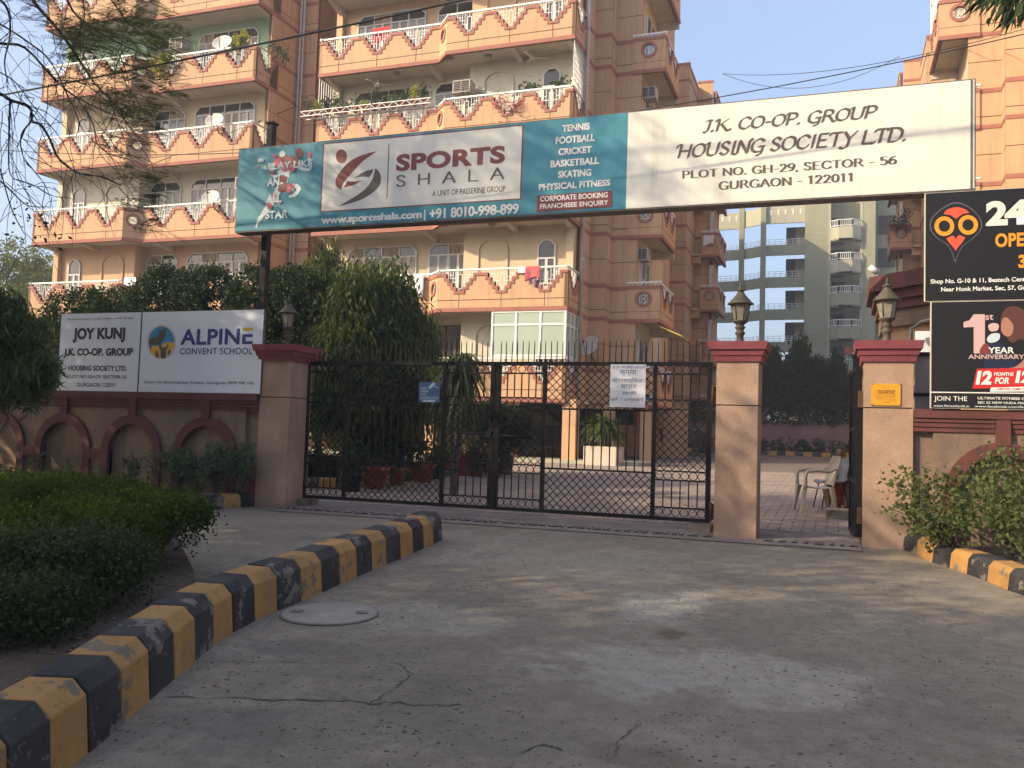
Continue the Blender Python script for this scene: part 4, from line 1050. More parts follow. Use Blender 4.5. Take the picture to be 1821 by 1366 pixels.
# ---------------------------------------------------------------- gates
YG = 11.9
def gate_leaf(xs, mir, lab, z0=.47, z1=2.577):
    """xs: the four stile positions from outside to the meeting stile"""
    t = thing('gate_leaf', lab, 'gate', (xs[0], YG, z0), group='black iron gate leaves')
    s = 1 if xs[-1] > xs[0] else -1; W_ = .062
    fr = MB()
    for i, x in enumerate(xs):
        w = W_ if i in (0, 3) else .05
        fr.box(x-w/2, x+w/2, YG-.03, YG+.03, z0, z1)
    a, b_ = min(xs)-W_/2, max(xs)+W_/2
    sx = sorted(xs)
    for (p, q) in zip(sx[:-1], sx[1:]):
        fr.box(p+.024, q-.024, YG-.028, YG+.028, z1-.05, z1-.001); fr.box(p+.024, q-.024, YG-.028, YG+.028, z0+.001, z0+.05)
    fr.obj('frame', M['iron'], t)
    def lattice(x0, x1, za, zb, sp=.111):
        mb = MB(); H_ = zb-za; Wd = x1-x0; n0 = int(-H_/sp)-1
        for k in range(n0, int(Wd/sp)+1):
            xa = x0+k*sp
            lo, hi = max(x0, xa), min(x1, xa+H_)
            if hi-lo > .01:
                p, q = (lo, za+lo-xa), (hi, za+hi-xa)
                mb.bar((p[0], YG-.006, p[1]), (q[0], YG-.006, q[1]), .011, .008)
                mb.bar((x0+x1-p[0], YG+.006, p[1]), (x0+x1-q[0], YG+.006, q[1]), .011, .008)
        mb.obj('lattice', M['iron'], t)
    def hbar(x0, x1, z, w=.018):
        mb = MB(); mb.box(x0, x1, YG-.012, YG+.012, z-w/2, z+w/2); mb.obj('cross_rail', M['iron'], t)
    def vbars(x0, x1, za, zb, n):
        for i in range(1, n+1):
            x = x0+(x1-x0)*i/(n+1); mb = MB(); mb.box(x-.0075, x+.0075, YG-.0075, YG+.0075, za, zb); mb.obj('bar', M['iron'], t)
    def rings(x0, x1, zc, r, n):
        mb = MB()
        for i in range(n):
            x = x0+(x1-x0)*(i+.5)/n; mb.ring((x, YG, zc), r, .009, .01, 18)
        mb.obj('ring_row', M['iron'], t)
    for j in range(3):
        p, q = sorted((xs[j], xs[j+1])); p += .025; q -= .025
        if j != 1:
            hbar(p, q, 2.413); rings(p, q, 2.472, .052, 5 if q-p < .66 else 6)
            vbars(p, q, 2.073, 2.404, 5); hbar(p, q, 2.068); rings(p, q, 2.003, .052, 6); hbar(p, q, 1.942)
            lattice(p, q, 1.133, 1.933); hbar(p, q, 1.124); rings(p, q, 1.063, .052, 6); hbar(p, q, 1.003)
            vbars(p, q, .648, .994, 5); hbar(p, q, .643); rings(p, q, .583, .052, 6)
        else:
            lattice(p, q, 1.93, 2.53); hbar(p, q, 1.92, .024); vbars(p, q, 1.10, 1.908, 12); hbar(p, q, 1.09, .024); lattice(p, q, .52, 1.08)
    # spikes
    n = int((b_-a-.1)/.082); mb = MB()
    for i in range(n+1):
        x = a+.05+(b_-a-.1)*i/n; random.seed(i); dx = random.uniform(-.006, .006)
        mb.add([(x-.006, YG-.006, z1), (x+.006, YG-.006, z1), (x+.006, YG+.006, z1), (x-.006, YG+.006, z1), (x+dx-.005, YG-.005, z1+.26), (x+dx+.005, YG-.005, z1+.26), (x+dx+.005, YG+.005, z1+.26), (x+dx-.005, YG+.005, z1+.26), (x+dx*1.2, YG, z1+.315)],
               [(0,1,5,4),(1,2,6,5),(2,3,7,6),(3,0,4,7),(4,5,8),(5,6,8),(6,7,8),(7,4,8)])
    mb.obj('spikes', M['iron'], t)
    # hinges on the pillar side
    hx = xs[0]
    for zz in (2.15, .62):
        mb = MB(); mb.box(hx-s*.10, hx-s*.03, YG-.035, YG+.03, zz-.10, zz+.10); mb.tube([(hx-s*.045, YG-.045, zz-.12), (hx-s*.045, YG-.045, zz+.12)], .018, 8); mb.obj('hinge', M['rust'], t)
    return t
g1 = gate_leaf([-7.70, -6.985, -5.37, -4.62], 0, 'closed black iron gate leaf with the blue camera notice tied to it')
g2 = gate_leaf([-1.56, -2.285, -3.84, -4.535], 0, 'closed black iron gate leaf with the handwritten paper notice and the hasp bolt')
# locking bars across the meeting stiles
c = W(900, 774, 11.84)
mb = MB(); mb.tube([(-5.15, 11.845, c.z+.01), (-4.66, 11.845, c.z+.01)], .016, 8); mb.box(-4.68, -4.60, 11.82, 11.87, c.z-.03, c.z+.05); mb.obj('bolt', M['iron'], g1)
mb = MB(); mb.tube([(-4.56, 11.845, c.z-.01), (-3.98, 11.845, c.z-.02)], .018, 8); mb.box(-4.57, -4.48, 11.82, 11.87, c.z-.05, c.z+.03); mb.tube([(-4.20, 11.845, c.z-.03), (-4.20, 11.845, c.z-.16)], .02, 8); mb.obj('bolt', M['iron'], g2)
mb = MB(); mb.ring((-4.205, 11.83, c.z-.20), .045, .02, .02, 14); mb.obj('padlock', M['iron'], g2)
mb = MB(); mb.tube([(-4.60, 11.85, c.z+.18), (-4.60, 11.82, c.z+.30), (-4.57, 11.85, c.z+.34)], .016, 8); mb.obj('handle', M['iron'], g1)
mb = MB(); mb.tube([(-4.50, 11.85, c.z+.18), (-4.50, 11.82, c.z+.30), (-4.53, 11.85, c.z+.34)], .016, 8); mb.obj('handle', M['iron'], g2)
# hinge stubs of concrete
for x in (-7.62, -1.60):
    mb = MB(); zz = gz(0, 11.9); mb.box(x-.16, x+.10, 11.72, 12.05, zz-.02, zz+.10); o = mb.obj('concrete_block', M['stone'], base=(x, 11.9, zz))
    tag(o, 'low concrete block under the %s hinge of the closed gate' % ('shaded' if x < -4 else 'sunlit'), 'block')
# wicket leaf, open inwards
t = thing('wicket_gate', 'narrow black sheet-iron wicket gate standing open against the plaque pillar', 'gate', (.24, 11.6, .36))
mb = MB()
x0, x1 = .20, .245
wr = Matrix.Translation((.262, 11.62, 0)) @ Matrix.Rotation(R(3.2), 4, 'Z') @ Matrix.Translation((-.222, -11.62, 0))
for y in (11.62, 12.08, 12.60): mb.box(x0-.014, x1+.014, y-.028, y+.028, .44, 2.50)
for z in (.46, 1.10, 1.75, 2.48): mb.box(x0-.010, x1+.010, 11.645, 12.575, z-.025, z+.025)
mb.xf(wr)
mb.obj('frame', M['iron'], t)
mb = MB(); mb.box(x0+.015, x1-.015, 11.645, 12.575, .48, 2.2); mb.xf(wr); mb.obj('sheet', M['iron'], t)
mb = MB()
for i in range(6): y = 11.7+.16*i; mb.box(x0+.016, x1-.016, y-.007, y+.007, 2.505, 2.74)
mb.xf(wr); mb.obj('spikes', M['iron'], t)
mb = MB(); mb.box(.25, .31, 11.55, 11.60, 2.0, 2.2); mb.box(.25, .31, 11.55, 11.6, .6, .8); mb.obj('hinge', M['rust'], t)

# ---------------------------------------------------------------- print and lettering
def txt_mesh(s, bold=0.0, spacing=1.0, res=4):
    cu = bpy.data.curves.new('lettering', 'FONT'); cu.body = s; cu.size = 1.0; cu.offset = bold; cu.space_character = spacing; cu.resolution_u = res; cu.fill_mode = 'FRONT'
    ob = bpy.data.objects.new('t', cu); me = bpy.data.meshes.new_from_object(ob)
    bpy.data.objects.remove(ob); bpy.data.curves.remove(cu)
    n = len(me.vertices); co = np.zeros(n*3, np.float32); me.vertices.foreach_get('co', co); co = co.reshape(-1, 3)
    return me, co
def put_flat(me, co, X0, X1, Z0, Z1, Y, m, parent, name='lettering', shear=0.0):
    mn, mx_ = co.min(0), co.max(0); w = mx_-mn
    u = (co[:, 0]-mn[0])/max(w[0], 1e-6); v = (co[:, 1]-mn[1])/max(w[1], 1e-6)
    out = np.stack([X0+u*(X1-X0)+shear*v*(Z1-Z0), np.full(len(co), Y), Z0+v*(Z1-Z0)], 1).astype(np.float32)
    me.vertices.foreach_set('co', out.ravel()); me.update(); me.name = name
    me.materials.clear(); return link(name, me, m, parent=parent)
def text(parent, s, tl, br, Y, m, bold=.0, spacing=1.0, name='lettering', shear=0.0, lift=.004):
    a, b_ = W(*tl, Y), W(*br, Y); me, co = txt_mesh(s, bold, spacing)
    if len(co) == 0: return None
    return put_flat(me, co, a.x, b_.x, b_.z, a.z, Y-lift, m, parent, name, shear)
def poly(parent, pts, Y, m, name='print', lift=.003):
    P = [W(x, y, Y) for x, y in pts]; mb = MB(); mb.add([(p.x, Y-lift, p.z) for p in P], [tuple(range(len(P)))])
    return mb.obj(name, m, parent)
def blob(parent, c, rx, ry, Y, m, name='print', lift=.003, n=28, rot=0, wob=0, seed=0):
    random.seed(seed); pts = []
    for k in range(n):
        a = 2*math.pi*k/n; q = 1+(random.uniform(-wob, wob) if wob else 0); x, y = rx*q*math.cos(a), ry*q*math.sin(a)
        pts.append((c[0]+x*math.cos(rot)-y*math.sin(rot), c[1]+x*math.sin(rot)+y*math.cos(rot)))
    return poly(parent, pts, Y, m, name, lift)
def cat(pts, n=8, closed=False):
    P = [Vector(p) for p in pts]; out = []; N = len(P)
    rng = range(N) if closed else range(N-1)
    for i in rng:
        p0 = P[(i-1) % N] if closed or i > 0 else P[0]; p1 = P[i]; p2 = P[(i+1) % N]; p3 = P[(i+2) % N] if closed or i+2 < N else P[-1]
        for k in range(n):
            t = k/n; out.append(tuple(.5*((2*p1)+(-p0+p2)*t+(2*p0-5*p1+4*p2-p3)*t*t+(-p0+3*p1-3*p2+p3)*t**3)))
    if not closed: out.append(tuple(P[-1]))
    return out
# pen-stroke alphabet: each glyph is (advance, strokes); a stroke starts with 's' when its points are joined by a curve
GL = {
 ' ': (.35, []), '.': (.34, [[(.08, .01), (.16, .01)], [(.08, .07), (.16, .07)]]), ',': (.28, [[(.13, .05), (.07, -.14)]]), '-': (.48, [[(.08, .40), (.38, .40)]]),
 'A': (.92, [[(.04, 0), (.44, 1)], [(.44, 1), (.84, 0)], [(.2, .36), (.70, .36)]]),
 'B': (.8, [[(.1, 0), (.1, 1)], ['s', (.1, 1), (.5, .98), (.6, .76), (.5, .56), (.1, .52)], ['s', (.1, .52), (.58, .48), (.7, .25), (.55, .03), (.1, 0)]]),
 'C': (.88, [['s', (.78, .80), (.62, .97), (.40, 1), (.14, .82), (.06, .5), (.14, .17), (.42, 0), (.66, .05), (.80, .24)]]),
 'D': (.92, [[(.12, 0), (.12, 1)], ['s', (.12, 1), (.52, .98), (.78, .76), (.82, .45), (.70, .14), (.46, .01), (.12, 0)]]),
 'E': (.80, [[(.12, 0), (.12, 1)], [(.12, 1), (.66, 1)], [(.12, .52), (.54, .52)], [(.12, 0), (.70, 0)]]),
 'F': (.74, [[(.12, 0), (.12, 1)], [(.12, 1), (.64, 1)], [(.12, .52), (.52, .52)]]),
 'G': (.95, [['s', (.80, .80), (.64, .97), (.42, 1), (.15, .82), (.06, .5), (.14, .17), (.42, 0), (.68, .04), (.80, .14)], [(.80, .02), (.80, .42)], [(.54, .42), (.88, .42)]]),
 'H': (.98, [[(.12, 0), (.12, 1)], [(.80, 0), (.80, 1)], [(.12, .52), (.80, .52)]]),
 'I': (.42, [[(.2, 0), (.2, 1)]]),
 'J': (.55, [['s', (.34, 1), (.34, .5), (.32, .16), (.20, -.04), (.04, .0)]]),
 'K': (.92, [[(.12, 0), (.12, 1)], [(.74, 1), (.13, .42)], [(.32, .60), (.82, 0)]]),
 'L': (.76, [[(.12, 0), (.12, 1)], [(.12, 0), (.68, 0)]]),
 'N': (.98, [[(.12, 0), (.12, 1)], [(.12, 1), (.80, 0)], [(.80, 0), (.80, 1)]]),
 'O': (.98, [['s', (.46, 1), (.16, .85), (.06, .5), (.16, .15), (.46, 0), (.76, .15), (.86, .5), (.76, .85), (.46, 1)]]),
 'P': (.80, [[(.12, 0), (.12, 1)], ['s', (.12, 1), (.52, .98), (.68, .75), (.54, .50), (.12, .46)]]),
 'R': (.90, [[(.12, 0), (.12, 1)], ['s', (.12, 1), (.50, .98), (.66, .76), (.52, .54), (.12, .50)], [(.44, .50), (.80, 0)]]),
 'S': (.74, [['s', (.60, .82), (.46, .98), (.24, .98), (.11, .80), (.20, .60), (.46, .45), (.62, .26), (.52, .05), (.28, .0), (.08, .17)]]),
 'T': (.84, [[(.40, 0), (.40, 1)], [(.06, 1), (.74, 1)]]),
 'U': (.94, [['s', (.12, 1), (.12, .4), (.18, .10), (.45, 0), (.70, .10), (.78, .4), (.78, 1)]]),
 'Y': (.88, [[(.06, 1), (.42, .46)], [(.80, 1), (.42, .46)], [(.42, .46), (.42, 0)]]),
 '0': (.70, [['s', (.34, 1), (.12, .8), (.08, .5), (.12, .2), (.34, 0), (.56, .2), (.60, .5), (.56, .8), (.34, 1)]]),
 '1': (.62, [[(.32, 0), (.32, 1)], [(.32, 1), (.14, .84)]]),
 '2': (.70, [['s', (.10, .78), (.20, .97), (.44, .98), (.56, .76), (.46, .48), (.10, .03)], [(.10, .0), (.60, .0)]]),
 '5': (.70, [[(.16, 1), (.56, 1)], [(.16, 1), (.14, .58)], ['s', (.14, .58), (.38, .64), (.58, .48), (.58, .18), (.36, 0), (.08, .08)]]),
 '6': (.70, [['s', (.54, .97), (.26, .84), (.09, .5), (.10, .16), (.34, 0), (.58, .14), (.58, .44), (.36, .60), (.12, .42)]]),
 '9': (.70, [['s', (.14, .03), (.42, .16), (.59, .5), (.58, .84), (.34, 1), (.10, .86), (.10, .56), (.32, .40), (.56, .58)]]),
}
SWASH = {'H': [['s', (-.16, .86), (-.10, 1.03), (.06, 1.04), (.13, .95)]], 'K': [['s', (-.10, .86), (-.04, 1.02), (.12, 1.0)], ['s', (.80, .02), (.92, -.06), (1.0, .02)]], 'J': [['s', (.06, .93), (.20, 1.04), (.48, 1.0)]],
         'N': [['s', (-.10, -.02), (.0, -.06), (.12, .0)], ['s', (.80, 1), (.88, 1.06), (.98, .98)]], 'T': [['s', (-.02, .84), (.02, .98), (.10, 1.0)]], 'R': [['s', (.78, .02), (.90, -.05), (.98, .03)]], 'P': [['s', (-.06, .86), (.02, 1.02), (.2, 1.0)]],
         'U': [['s', (-.06, .9), (.02, 1.03), (.12, 1.0)]], 'D': [['s', (-.08, .86), (.0, 1.02), (.2, 1.0)]], 'L': [['s', (.66, .0), (.78, -.03), (.84, .08)]], 'Y': [['s', (.42, .2), (.36, -.14), (.12, -.24), (-.06, -.14)]], 'G': [['s', (.80, .2), (.74, -.18), (.50, -.26)]], 'E': []}
def pen(parent, s, tl, br, Y, m, nib=(.13, .0), thin=.035, slant=0.0, serif=False, swash=False, name='lettering', track=0.0):
    """nib: the pen's broad edge vector; a stroke sweeps it"""
    quads = []; x = 0; nx, ny = nib
    for chx in s:
        adv, st = GL[chx]; st = list(st)
        if swash: st += SWASH.get(chx, [])
        for stroke in st:
            if stroke[0] == 's': P = cat(stroke[1:], 7)
            else: P = list(stroke)
            P = [(x+p[0], p[1]) for p in P]
            for a, b_ in zip(P[:-1], P[1:]):
                dx, dy = b_[0]-a[0], b_[1]-a[1]; l = math.hypot(dx, dy) or 1; ux, uy = -dy/l*thin/2, dx/l*thin/2; ex, ey = dx/l*thin*.3, dy/l*thin*.3
                # hull of the swept nib, drawn as a hexagon
                pts = [(p[0]+s1*nx/2+s2*ux+s3*ex, p[1]+s1*ny/2+s2*uy+s3*ey) for p, s3 in ((a, -1), (b_, 1)) for s1 in (-1, 1) for s2 in (-1, 1)]
                pts = sorted(set((round(q[0], 5), round(q[1], 5)) for q in pts))
                def half(pp):
                    h_ = []
                    for q in pp:
                        while len(h_) >= 2 and (h_[-1][0]-h_[-2][0])*(q[1]-h_[-2][1])-(h_[-1][1]-h_[-2][1])*(q[0]-h_[-2][0]) <= 0: h_.pop()
                        h_.append(q)
                    return h_
                lo = half(pts); hi = half(pts[::-1]); quads.append(lo[:-1]+hi[:-1])
            if serif and stroke[0] != 's' and len(stroke) == 2 and abs(stroke[0][0]-stroke[1][0]) < .02:
                for p in stroke:
                    if p[1] in (0, 1):
                        px_ = x+p[0]; z_ = p[1]; hgt = .045; w_ = .15
                        quads.append([(px_-w_, z_-(hgt if z_ else 0)), (px_+w_, z_-(hgt if z_ else 0)), (px_+w_, z_+(0 if z_ else hgt)), (px_-w_, z_+(0 if z_ else hgt))])
            if serif and stroke[0] != 's' and chx in 'AKRY' and len(stroke) == 2:
                for p in stroke:
                    if p[1] in (0, 1) and not (chx == 'A' and p[1] == 1) and not (chx in 'KR' and abs(p[0]-.12) < .01):
                        quads.append([(x+p[0]-.12, p[1]-(.045 if p[1] else 0)), (x+p[0]+.12, p[1]-(.045 if p[1] else 0)), (x+p[0]+.12, p[1]+(0 if p[1] else .045)), (x+p[0]-.12, p[1]+(0 if p[1] else .045))])
        x += adv+track
    allp = [(p[0]+slant*p[1], p[1]) for q in quads for p in q]; mnx, mxx = min(p[0] for p in allp), max(p[0] for p in allp)
    a, b_ = W(*tl, Y), W(*br, Y); sx = (b_.x-a.x)/(mxx-mnx); sz = a.z-b_.z
    mb = MB()
    for i, q in enumerate(quads):
        yy = Y-.004-.00012*(i % 17)
        mb.add([(a.x+(p[0]+slant*p[1]-mnx)*sx, yy, b_.z+p[1]*sz) for p in q], [tuple(range(len(q)))])
    return mb.obj(name, m, parent)

M['teal'] = mat('teal_flex_print', (.03, .22, .30), .55, c2=(.045, .27, .34), s=3, streak=.25, bump=.6, bs=1.5)
M['signwhite'] = mat('white_flex_print', (.76, .73, .66), .5, c2=(.72, .69, .62), s=2, streak=.18, bump=.6, bs=1.5)
M['signcream'] = mat('ivory_flex_print', (.76, .73, .655), .5, c2=(.72, .69, .61), s=2, streak=.35, bump=.6, bs=1.5)
M['ink'] = mat('black_ink', (.035, .03, .028), .6)
M['inkbrown'] = mat('faded_dark_ink', (.10, .085, .07), .6)
M['maroonink'] = mat('maroon_ink', (.20, .035, .035), .55)
M['pinkink'] = mat('pink_ink', (.50, .10, .14), .55)
M['whiteink'] = mat('white_ink', (.78, .76, .72), .55)
M['paleink'] = mat('pale_blue_ink', (.55, .63, .66), .55)
M['metalframe'] = mat('sign_edge_metal', (.16, .13, .11), .6, c2=(.10, .08, .07), s=8)
M['blueink'] = mat('navy_ink', (.025, .045, .22), .55)
M['skyink'] = mat('sky_blue_ink', (.03, .26, .48), .55)
M['yelink'] = mat('yellow_ink', (.75, .45, .06), .55)
M['boardwhite'] = mat('board_white', (.80, .83, .90), .5, c2=(.76, .79, .86), s=2, streak=.10, bump=.6, bs=1.5)
M['blackprint'] = mat('black_flex_print', (.010, .009, .010), .4)
M['redink'] = mat('red_ink', (.55, .02, .02), .5)
M['orangeink'] = mat('orange_ink', (.85, .30, .02), .5)
M['coralink'] = mat('coral_ink', (.75, .09, .04), .5)
M['greyink'] = mat('soft_grey_ink', (.12, .12, .13), .5)
M['skinink'] = mat('printed_skin_tone', (.42, .19, .13), .5)
M['pinkgrey'] = mat('pinkish_ink', (.60, .40, .38), .5)
M['paper'] = mat('white_paper', (.66, .66, .70), .8, c2=(.60, .60, .64), s=3)
M['penink'] = mat('blue_marker_ink', (.05, .07, .20), .7)
M['cctv'] = mat('blue_notice_print', (.05, .11, .26), .5)
M['plaq'] = mat('amber_enamel', (.70, .34, .02), .45, c2=(.62, .29, .02), s=8)

# ---- big overhead sign
YS = 11.40
sg = thing('overhead_sign', 'long overhead sign board spanning the gateway, sports club print and the housing society name', 'sign', (-3.66, 11.55, 4.56))
mb = MB(); mb.box(-8.835, 1.505, YS+.006, YS+.24, 4.545, 5.875); mb.obj('sign_box', M['metalframe'], sg)
p_ = poly(sg, [(425, 265), (1116.5, 201), (1114, 370.5), (425, 412)], YS, M['teal'], 'print_panel', .0)
def rect_panel(x0, x1, z0, z1, Y, m, name, parent):
    mb = MB(); mb.add([(x0, Y, z0), (x1, Y, z0), (x1, Y, z1), (x0, Y, z1)], [(0, 1, 2, 3)]); return mb.obj(name, m, parent)
bpy.data.objects.remove(p_)
xm = W(1115, 290, YS).x
rect_panel(-8.82, xm, 4.565, 5.86, YS, M['teal'], 'print_panel', sg); rect_panel(xm, 1.49, 4.565, 5.86, YS, M['signcream'], 'print_panel', sg)
a, b_ = W(577, 257.3, YS), W(923.4, 355.1, YS)
rect_panel(a.x-.02, b_.x+.03, W(572.6, 375.9, YS).z-.015, a.z+.02, YS-.002, M['maroonink'], 'print_border', sg)
rect_panel(a.x, b_.x+.01, W(572.6, 375.9, YS).z, a.z, YS-.004, M['signwhite'], 'print_panel', sg)
x_ = W(1727, 240, YS).x; mb = MB(); mb.box(x_-.008, x_+.008, YS-.012, YS+.004, 4.565, 5.86); mb.obj('edge_strip', M['metalframe'], sg)
q = .0055
text(sg, 'SPORTS', (705.5, 275.2), (898.2, 290.3), YS, M['maroonink'], .045, 1.05, lift=q)
pen(sg, 'SHALA', (704.6, 313), (897, 317.8), YS-.004, M['inkbrown'], nib=(.05, .0), thin=.085, track=.75)
text(sg, 'A UNIT OF PASSERINE GROUP', (769.2, 339.3), (898.8, 340.8), YS, M['inkbrown'], .012, lift=q)
poly(sg, [(691.3, 256.1), (692.9, 256.1), (689.2, 352.2), (687.6, 352.2)], YS, M['inkbrown'], lift=q)
blob(sg, (607.6, 278.3), 10, 12.6, YS, M['maroonink'], lift=q)
S1 = lambda a, b_: (400+a/3.372, 230+b_/3.372)
up = cat([(915, 132), (870, 142), (800, 165), (745, 197), (700, 245), (670, 290), (664, 325), (676, 350), (703, 364)], 6); dn = cat([(703, 364), (702, 345), (722, 308), (762, 262), (805, 215), (850, 175), (915, 132)], 6)
poly(sg, [S1(*p) for p in up+dn[1:-1]], YS, M['maroonink'], lift=q)
poly(sg, [S1(*p) for p in [(713, 352), (735, 312), (775, 314), (818, 308), (778, 335), (745, 342)]], YS, M['maroonink'], lift=q)
up = cat([(902, 234), (925, 255), (936, 290), (930, 330), (902, 368), (850, 405), (780, 436), (683, 463)], 6); dn = cat([(683, 463), (740, 428), (800, 392), (850, 350), (882, 305), (896, 268), (902, 234)], 6)
poly(sg, [S1(*p) for p in up+dn[1:-1]], YS, M['inkbrown'], lift=q)
poly(sg, [S1(*p) for p in [(783, 290), (815, 266), (850, 250), (893, 239), (884, 262), (866, 288), (825, 284)]], YS, M['inkbrown'], lift=q)
text(sg, 'www.sportsshala.com', (571.4, 385.5), (750.5, 391.8), YS, M['whiteink'], .045, .95, lift=q)
text(sg, '|', (754.5, 373), (756.7, 392), YS, M['whiteink'], .01, lift=q)
text(sg, '+91 8010-998-899', (764, 371.5), (922.5, 380.5), YS, M['whiteink'], .03, .95, lift=q)
for s_, a, b_ in (('PLAY LIKE', (477.7, 290.8), (556.3, 296.5)), ('AN', (476.5, 317.5), (497.3, 330.8)), ('ALL', (474.7, 347.1), (501.7, 359.8)), ('STAR', (473.2, 376.2), (512.7, 388))):
    text(sg, s_, a, b_, YS, M['paleink'], .035, lift=.0135)
for s_, a, b_ in (('TENNIS', (1000.1, 222.8), (1048.8, 230.8)), ('FOOTBALL', (988.8, 244), (1057.8, 251.2)), ('CRICKET', (993.5, 264.5), (1052.1, 271.9)), ('BASKETBALL', (979.4, 285.8), (1065.3, 291.8)), ('SKATING', (993, 304.6), (1051.6, 313)), ('PHYSICAL FITNESS', (958.6, 327.6), (1085.2, 330.6))):
    text(sg, s_, a, b_, YS, M['whiteink'], .04, lift=q)
poly(sg, [(955.3, 348.2), (1088.5, 338.8), (1088.5, 367.6), (954.8, 377.5)], YS, M['maroonink'], lift=.005)
text(sg, 'CORPORATE BOOKING', (960.9, 349.5), (1080.9, 351.4), YS, M['whiteink'], .026, lift=q); text(sg, 'FRANCHISEE ENQUIRY', (960.9, 363.2), (1081.9, 366.2), YS, M['whiteink'], .026, lift=q)
pen(sg, 'J.K. CO-OP. GROUP', (1248.6, 216), (1561.3, 208.5), YS, M['inkbrown'], nib=(.12, .10), thin=.045, slant=.22, swash=True)
pen(sg, 'HOUSING SOCIETY LTD.', (1202.3, 259.5), (1611, 250), YS, M['inkbrown'], nib=(.12, .10), thin=.045, slant=.22, swash=True)
pen(sg, 'PLOT NO. GH-29, SECTOR - 56', (1212.7, 304.8), (1594.8, 291.3), YS, M['inkbrown'], nib=(.16, 0), thin=.06, serif=True, track=.05)
pen(sg, 'GURGAON - 122011', (1277.9, 323.7), (1516.4, 322), YS, M['inkbrown'], nib=(.16, 0), thin=.06, serif=True, track=.05)
# printed sprinter, a splash of colour rather than a portrait
def limb(pts, w, m, l):
    P = [Vector(S1(*p)) for p in cat(pts, 6)]; n = len(P); L_, R_ = [], []
    for i, p in enumerate(P):
        d = (P[min(i+1, n-1)]-P[max(i-1, 0)]).normalized(); ww = w[0]+(w[1]-w[0])*i/(n-1); random.seed(i*7+int(l*9999)); ww *= random.uniform(.75, 1.2)/3.372
        L_.append((p.x-d.y*ww, p.y+d.x*ww)); R_.append((p.x+d.y*ww, p.y-d.x*ww))
    poly(sg, L_+R_[::-1], YS, m, 'print', l)
limb([(345, 180), (355, 235), (350, 300), (345, 345)], (38, 26), M['paleink'], .005)
limb([(345, 345), (400, 345), (440, 350), (425, 390), (385, 405)], (22, 9), M['paleink'], .0055)
limb([(335, 345), (290, 420), (245, 490), (205, 545), (188, 592)], (24, 5), M['paleink'], .006)
limb([(375, 190), (430, 220), (480, 240), (512, 238), (505, 175)], (14, 9), M['paleink'], .0065)
limb([(320, 190), (285, 225), (285, 275), (315, 285)], (13, 8), M['paleink'], .007)
blob(sg, S1(448, 145), 6.2, 9.5, YS, M['maroonink'], lift=.0075, wob=.1); blob(sg, S1(508, 153), 3.6, 6, YS, M['pinkink'], lift=.0075)
for i, (x, y, r, mm) in enumerate([(340, 175, 10, 'maroonink'), (395, 185, 9, 'maroonink'), (365, 225, 9, 'pinkink'), (350, 300, 8, 'maroonink'), (350, 350, 9, 'maroonink'), (398, 340, 5.5, 'pinkink'), (320, 200, 8, 'pinkink'), (285, 262, 5, 'maroonink'), (385, 370, 5, 'pinkink'), (270, 460, 6, 'pinkink'), (295, 400, 4.5, 'pinkink'), (330, 440, 3, 'pinkink'), (218, 187, 5, 'paleink'), (243, 232, 4, 'paleink'), (200, 225, 2, 'pinkink'), (300, 160, 3, 'pinkink'), (345, 150, 6, 'paleink'), (420, 205, 7, 'maroonink'), (405, 240, 6, 'pinkink')]):
    blob(sg, S1(x, y), r, r*.9, YS, M[mm], lift=.008+.0003*i, wob=.28, seed=i, n=18)
# poles
p = thing('sign_pole', 'dark steel pole rising behind the printed sprinter end of the overhead sign', 'pole', (-8.47, 11.8, .35)); 
mb = MB(); mb.box(-8.535, -8.435, 11.68, 11.80, .3, 6.35); mb.obj('post', M['iron'], p); mb = MB(); mb.box(-8.56, -8.41, 11.66, 11.82, 6.35, 6.38); mb.obj('cap_plate', M['iron'], p)
p = thing('sign_pole', 'dark steel pole behind the ivory end of the overhead sign, mostly hidden', 'pole', (1.3, 11.8, .35)); mb = MB(); mb.box(1.22, 1.36, 11.66, 11.80, .3, 5.8); mb.obj('post', M['iron'], p)
mb = MB(); mb.box(1.0, 1.22, 11.68, 11.74, 4.60, 4.66); mb.obj('bracket', M['iron'], p)

# ---- two white boards on the wall
YB = 11.37
b1 = thing('name_board', 'white board reading JOY KUNJ on the shaded compound wall', 'board', (-11.4, 11.4, 2.06)); b2 = thing('name_board', 'white board with the blue ALPINE school print beside the gate pillar', 'board', (-9.4, 11.4, 2.06))
a, c = W(109, 558, YB), W(463, 698, YB); xm = W(249, 620, YB).x
zb, zt = 2.032, 3.33
for t_, x0, x1 in ((b1, a.x, xm-.006), (b2, xm+.006, c.x)):
    mb = MB(); mb.box(x0, x1, YB+.004, YB+.05, zb, zt); mb.obj('board_box', M['metalframe'], t_)
    rect_panel(x0+.008, x1-.008, zb+.008, zt-.008, YB, M['boardwhite'], 'print_panel', t_)
    for xx in (x0+.2, x1-.2): 
        mb = MB(); mb.box(xx-.02, xx+.02, YB+.05, YB+.09, 1.95, zt-.1); mb.obj('strut', M['iron'], t_)
for s_, t0, t1, bo in (('JOY KUNJ', (130.7, 583.5), (222, 609), .05), ('J.K. CO-OP. GROUP', (114.4, 619.5), (236.2, 636.5), .05), ('HOUSING SOCIETY LTD.', (122.4, 650), (225.1, 660), .028), ('PLOT NO.GH-29, SECTOR-56', (120.5, 666.6), (225.1, 674.6), .008), ('GURGAON-122011', (137.1, 680.5), (205.1, 688.6), .008)):
    text(b1, s_, t0, t1, YB, M['ink'], bo)
text(b1, 'White Prism|Network: +91 842 779 8887 | +91 987 308 4088', (120.5, 566.2), (236.8, 569), YB, M['greyink'], .0)
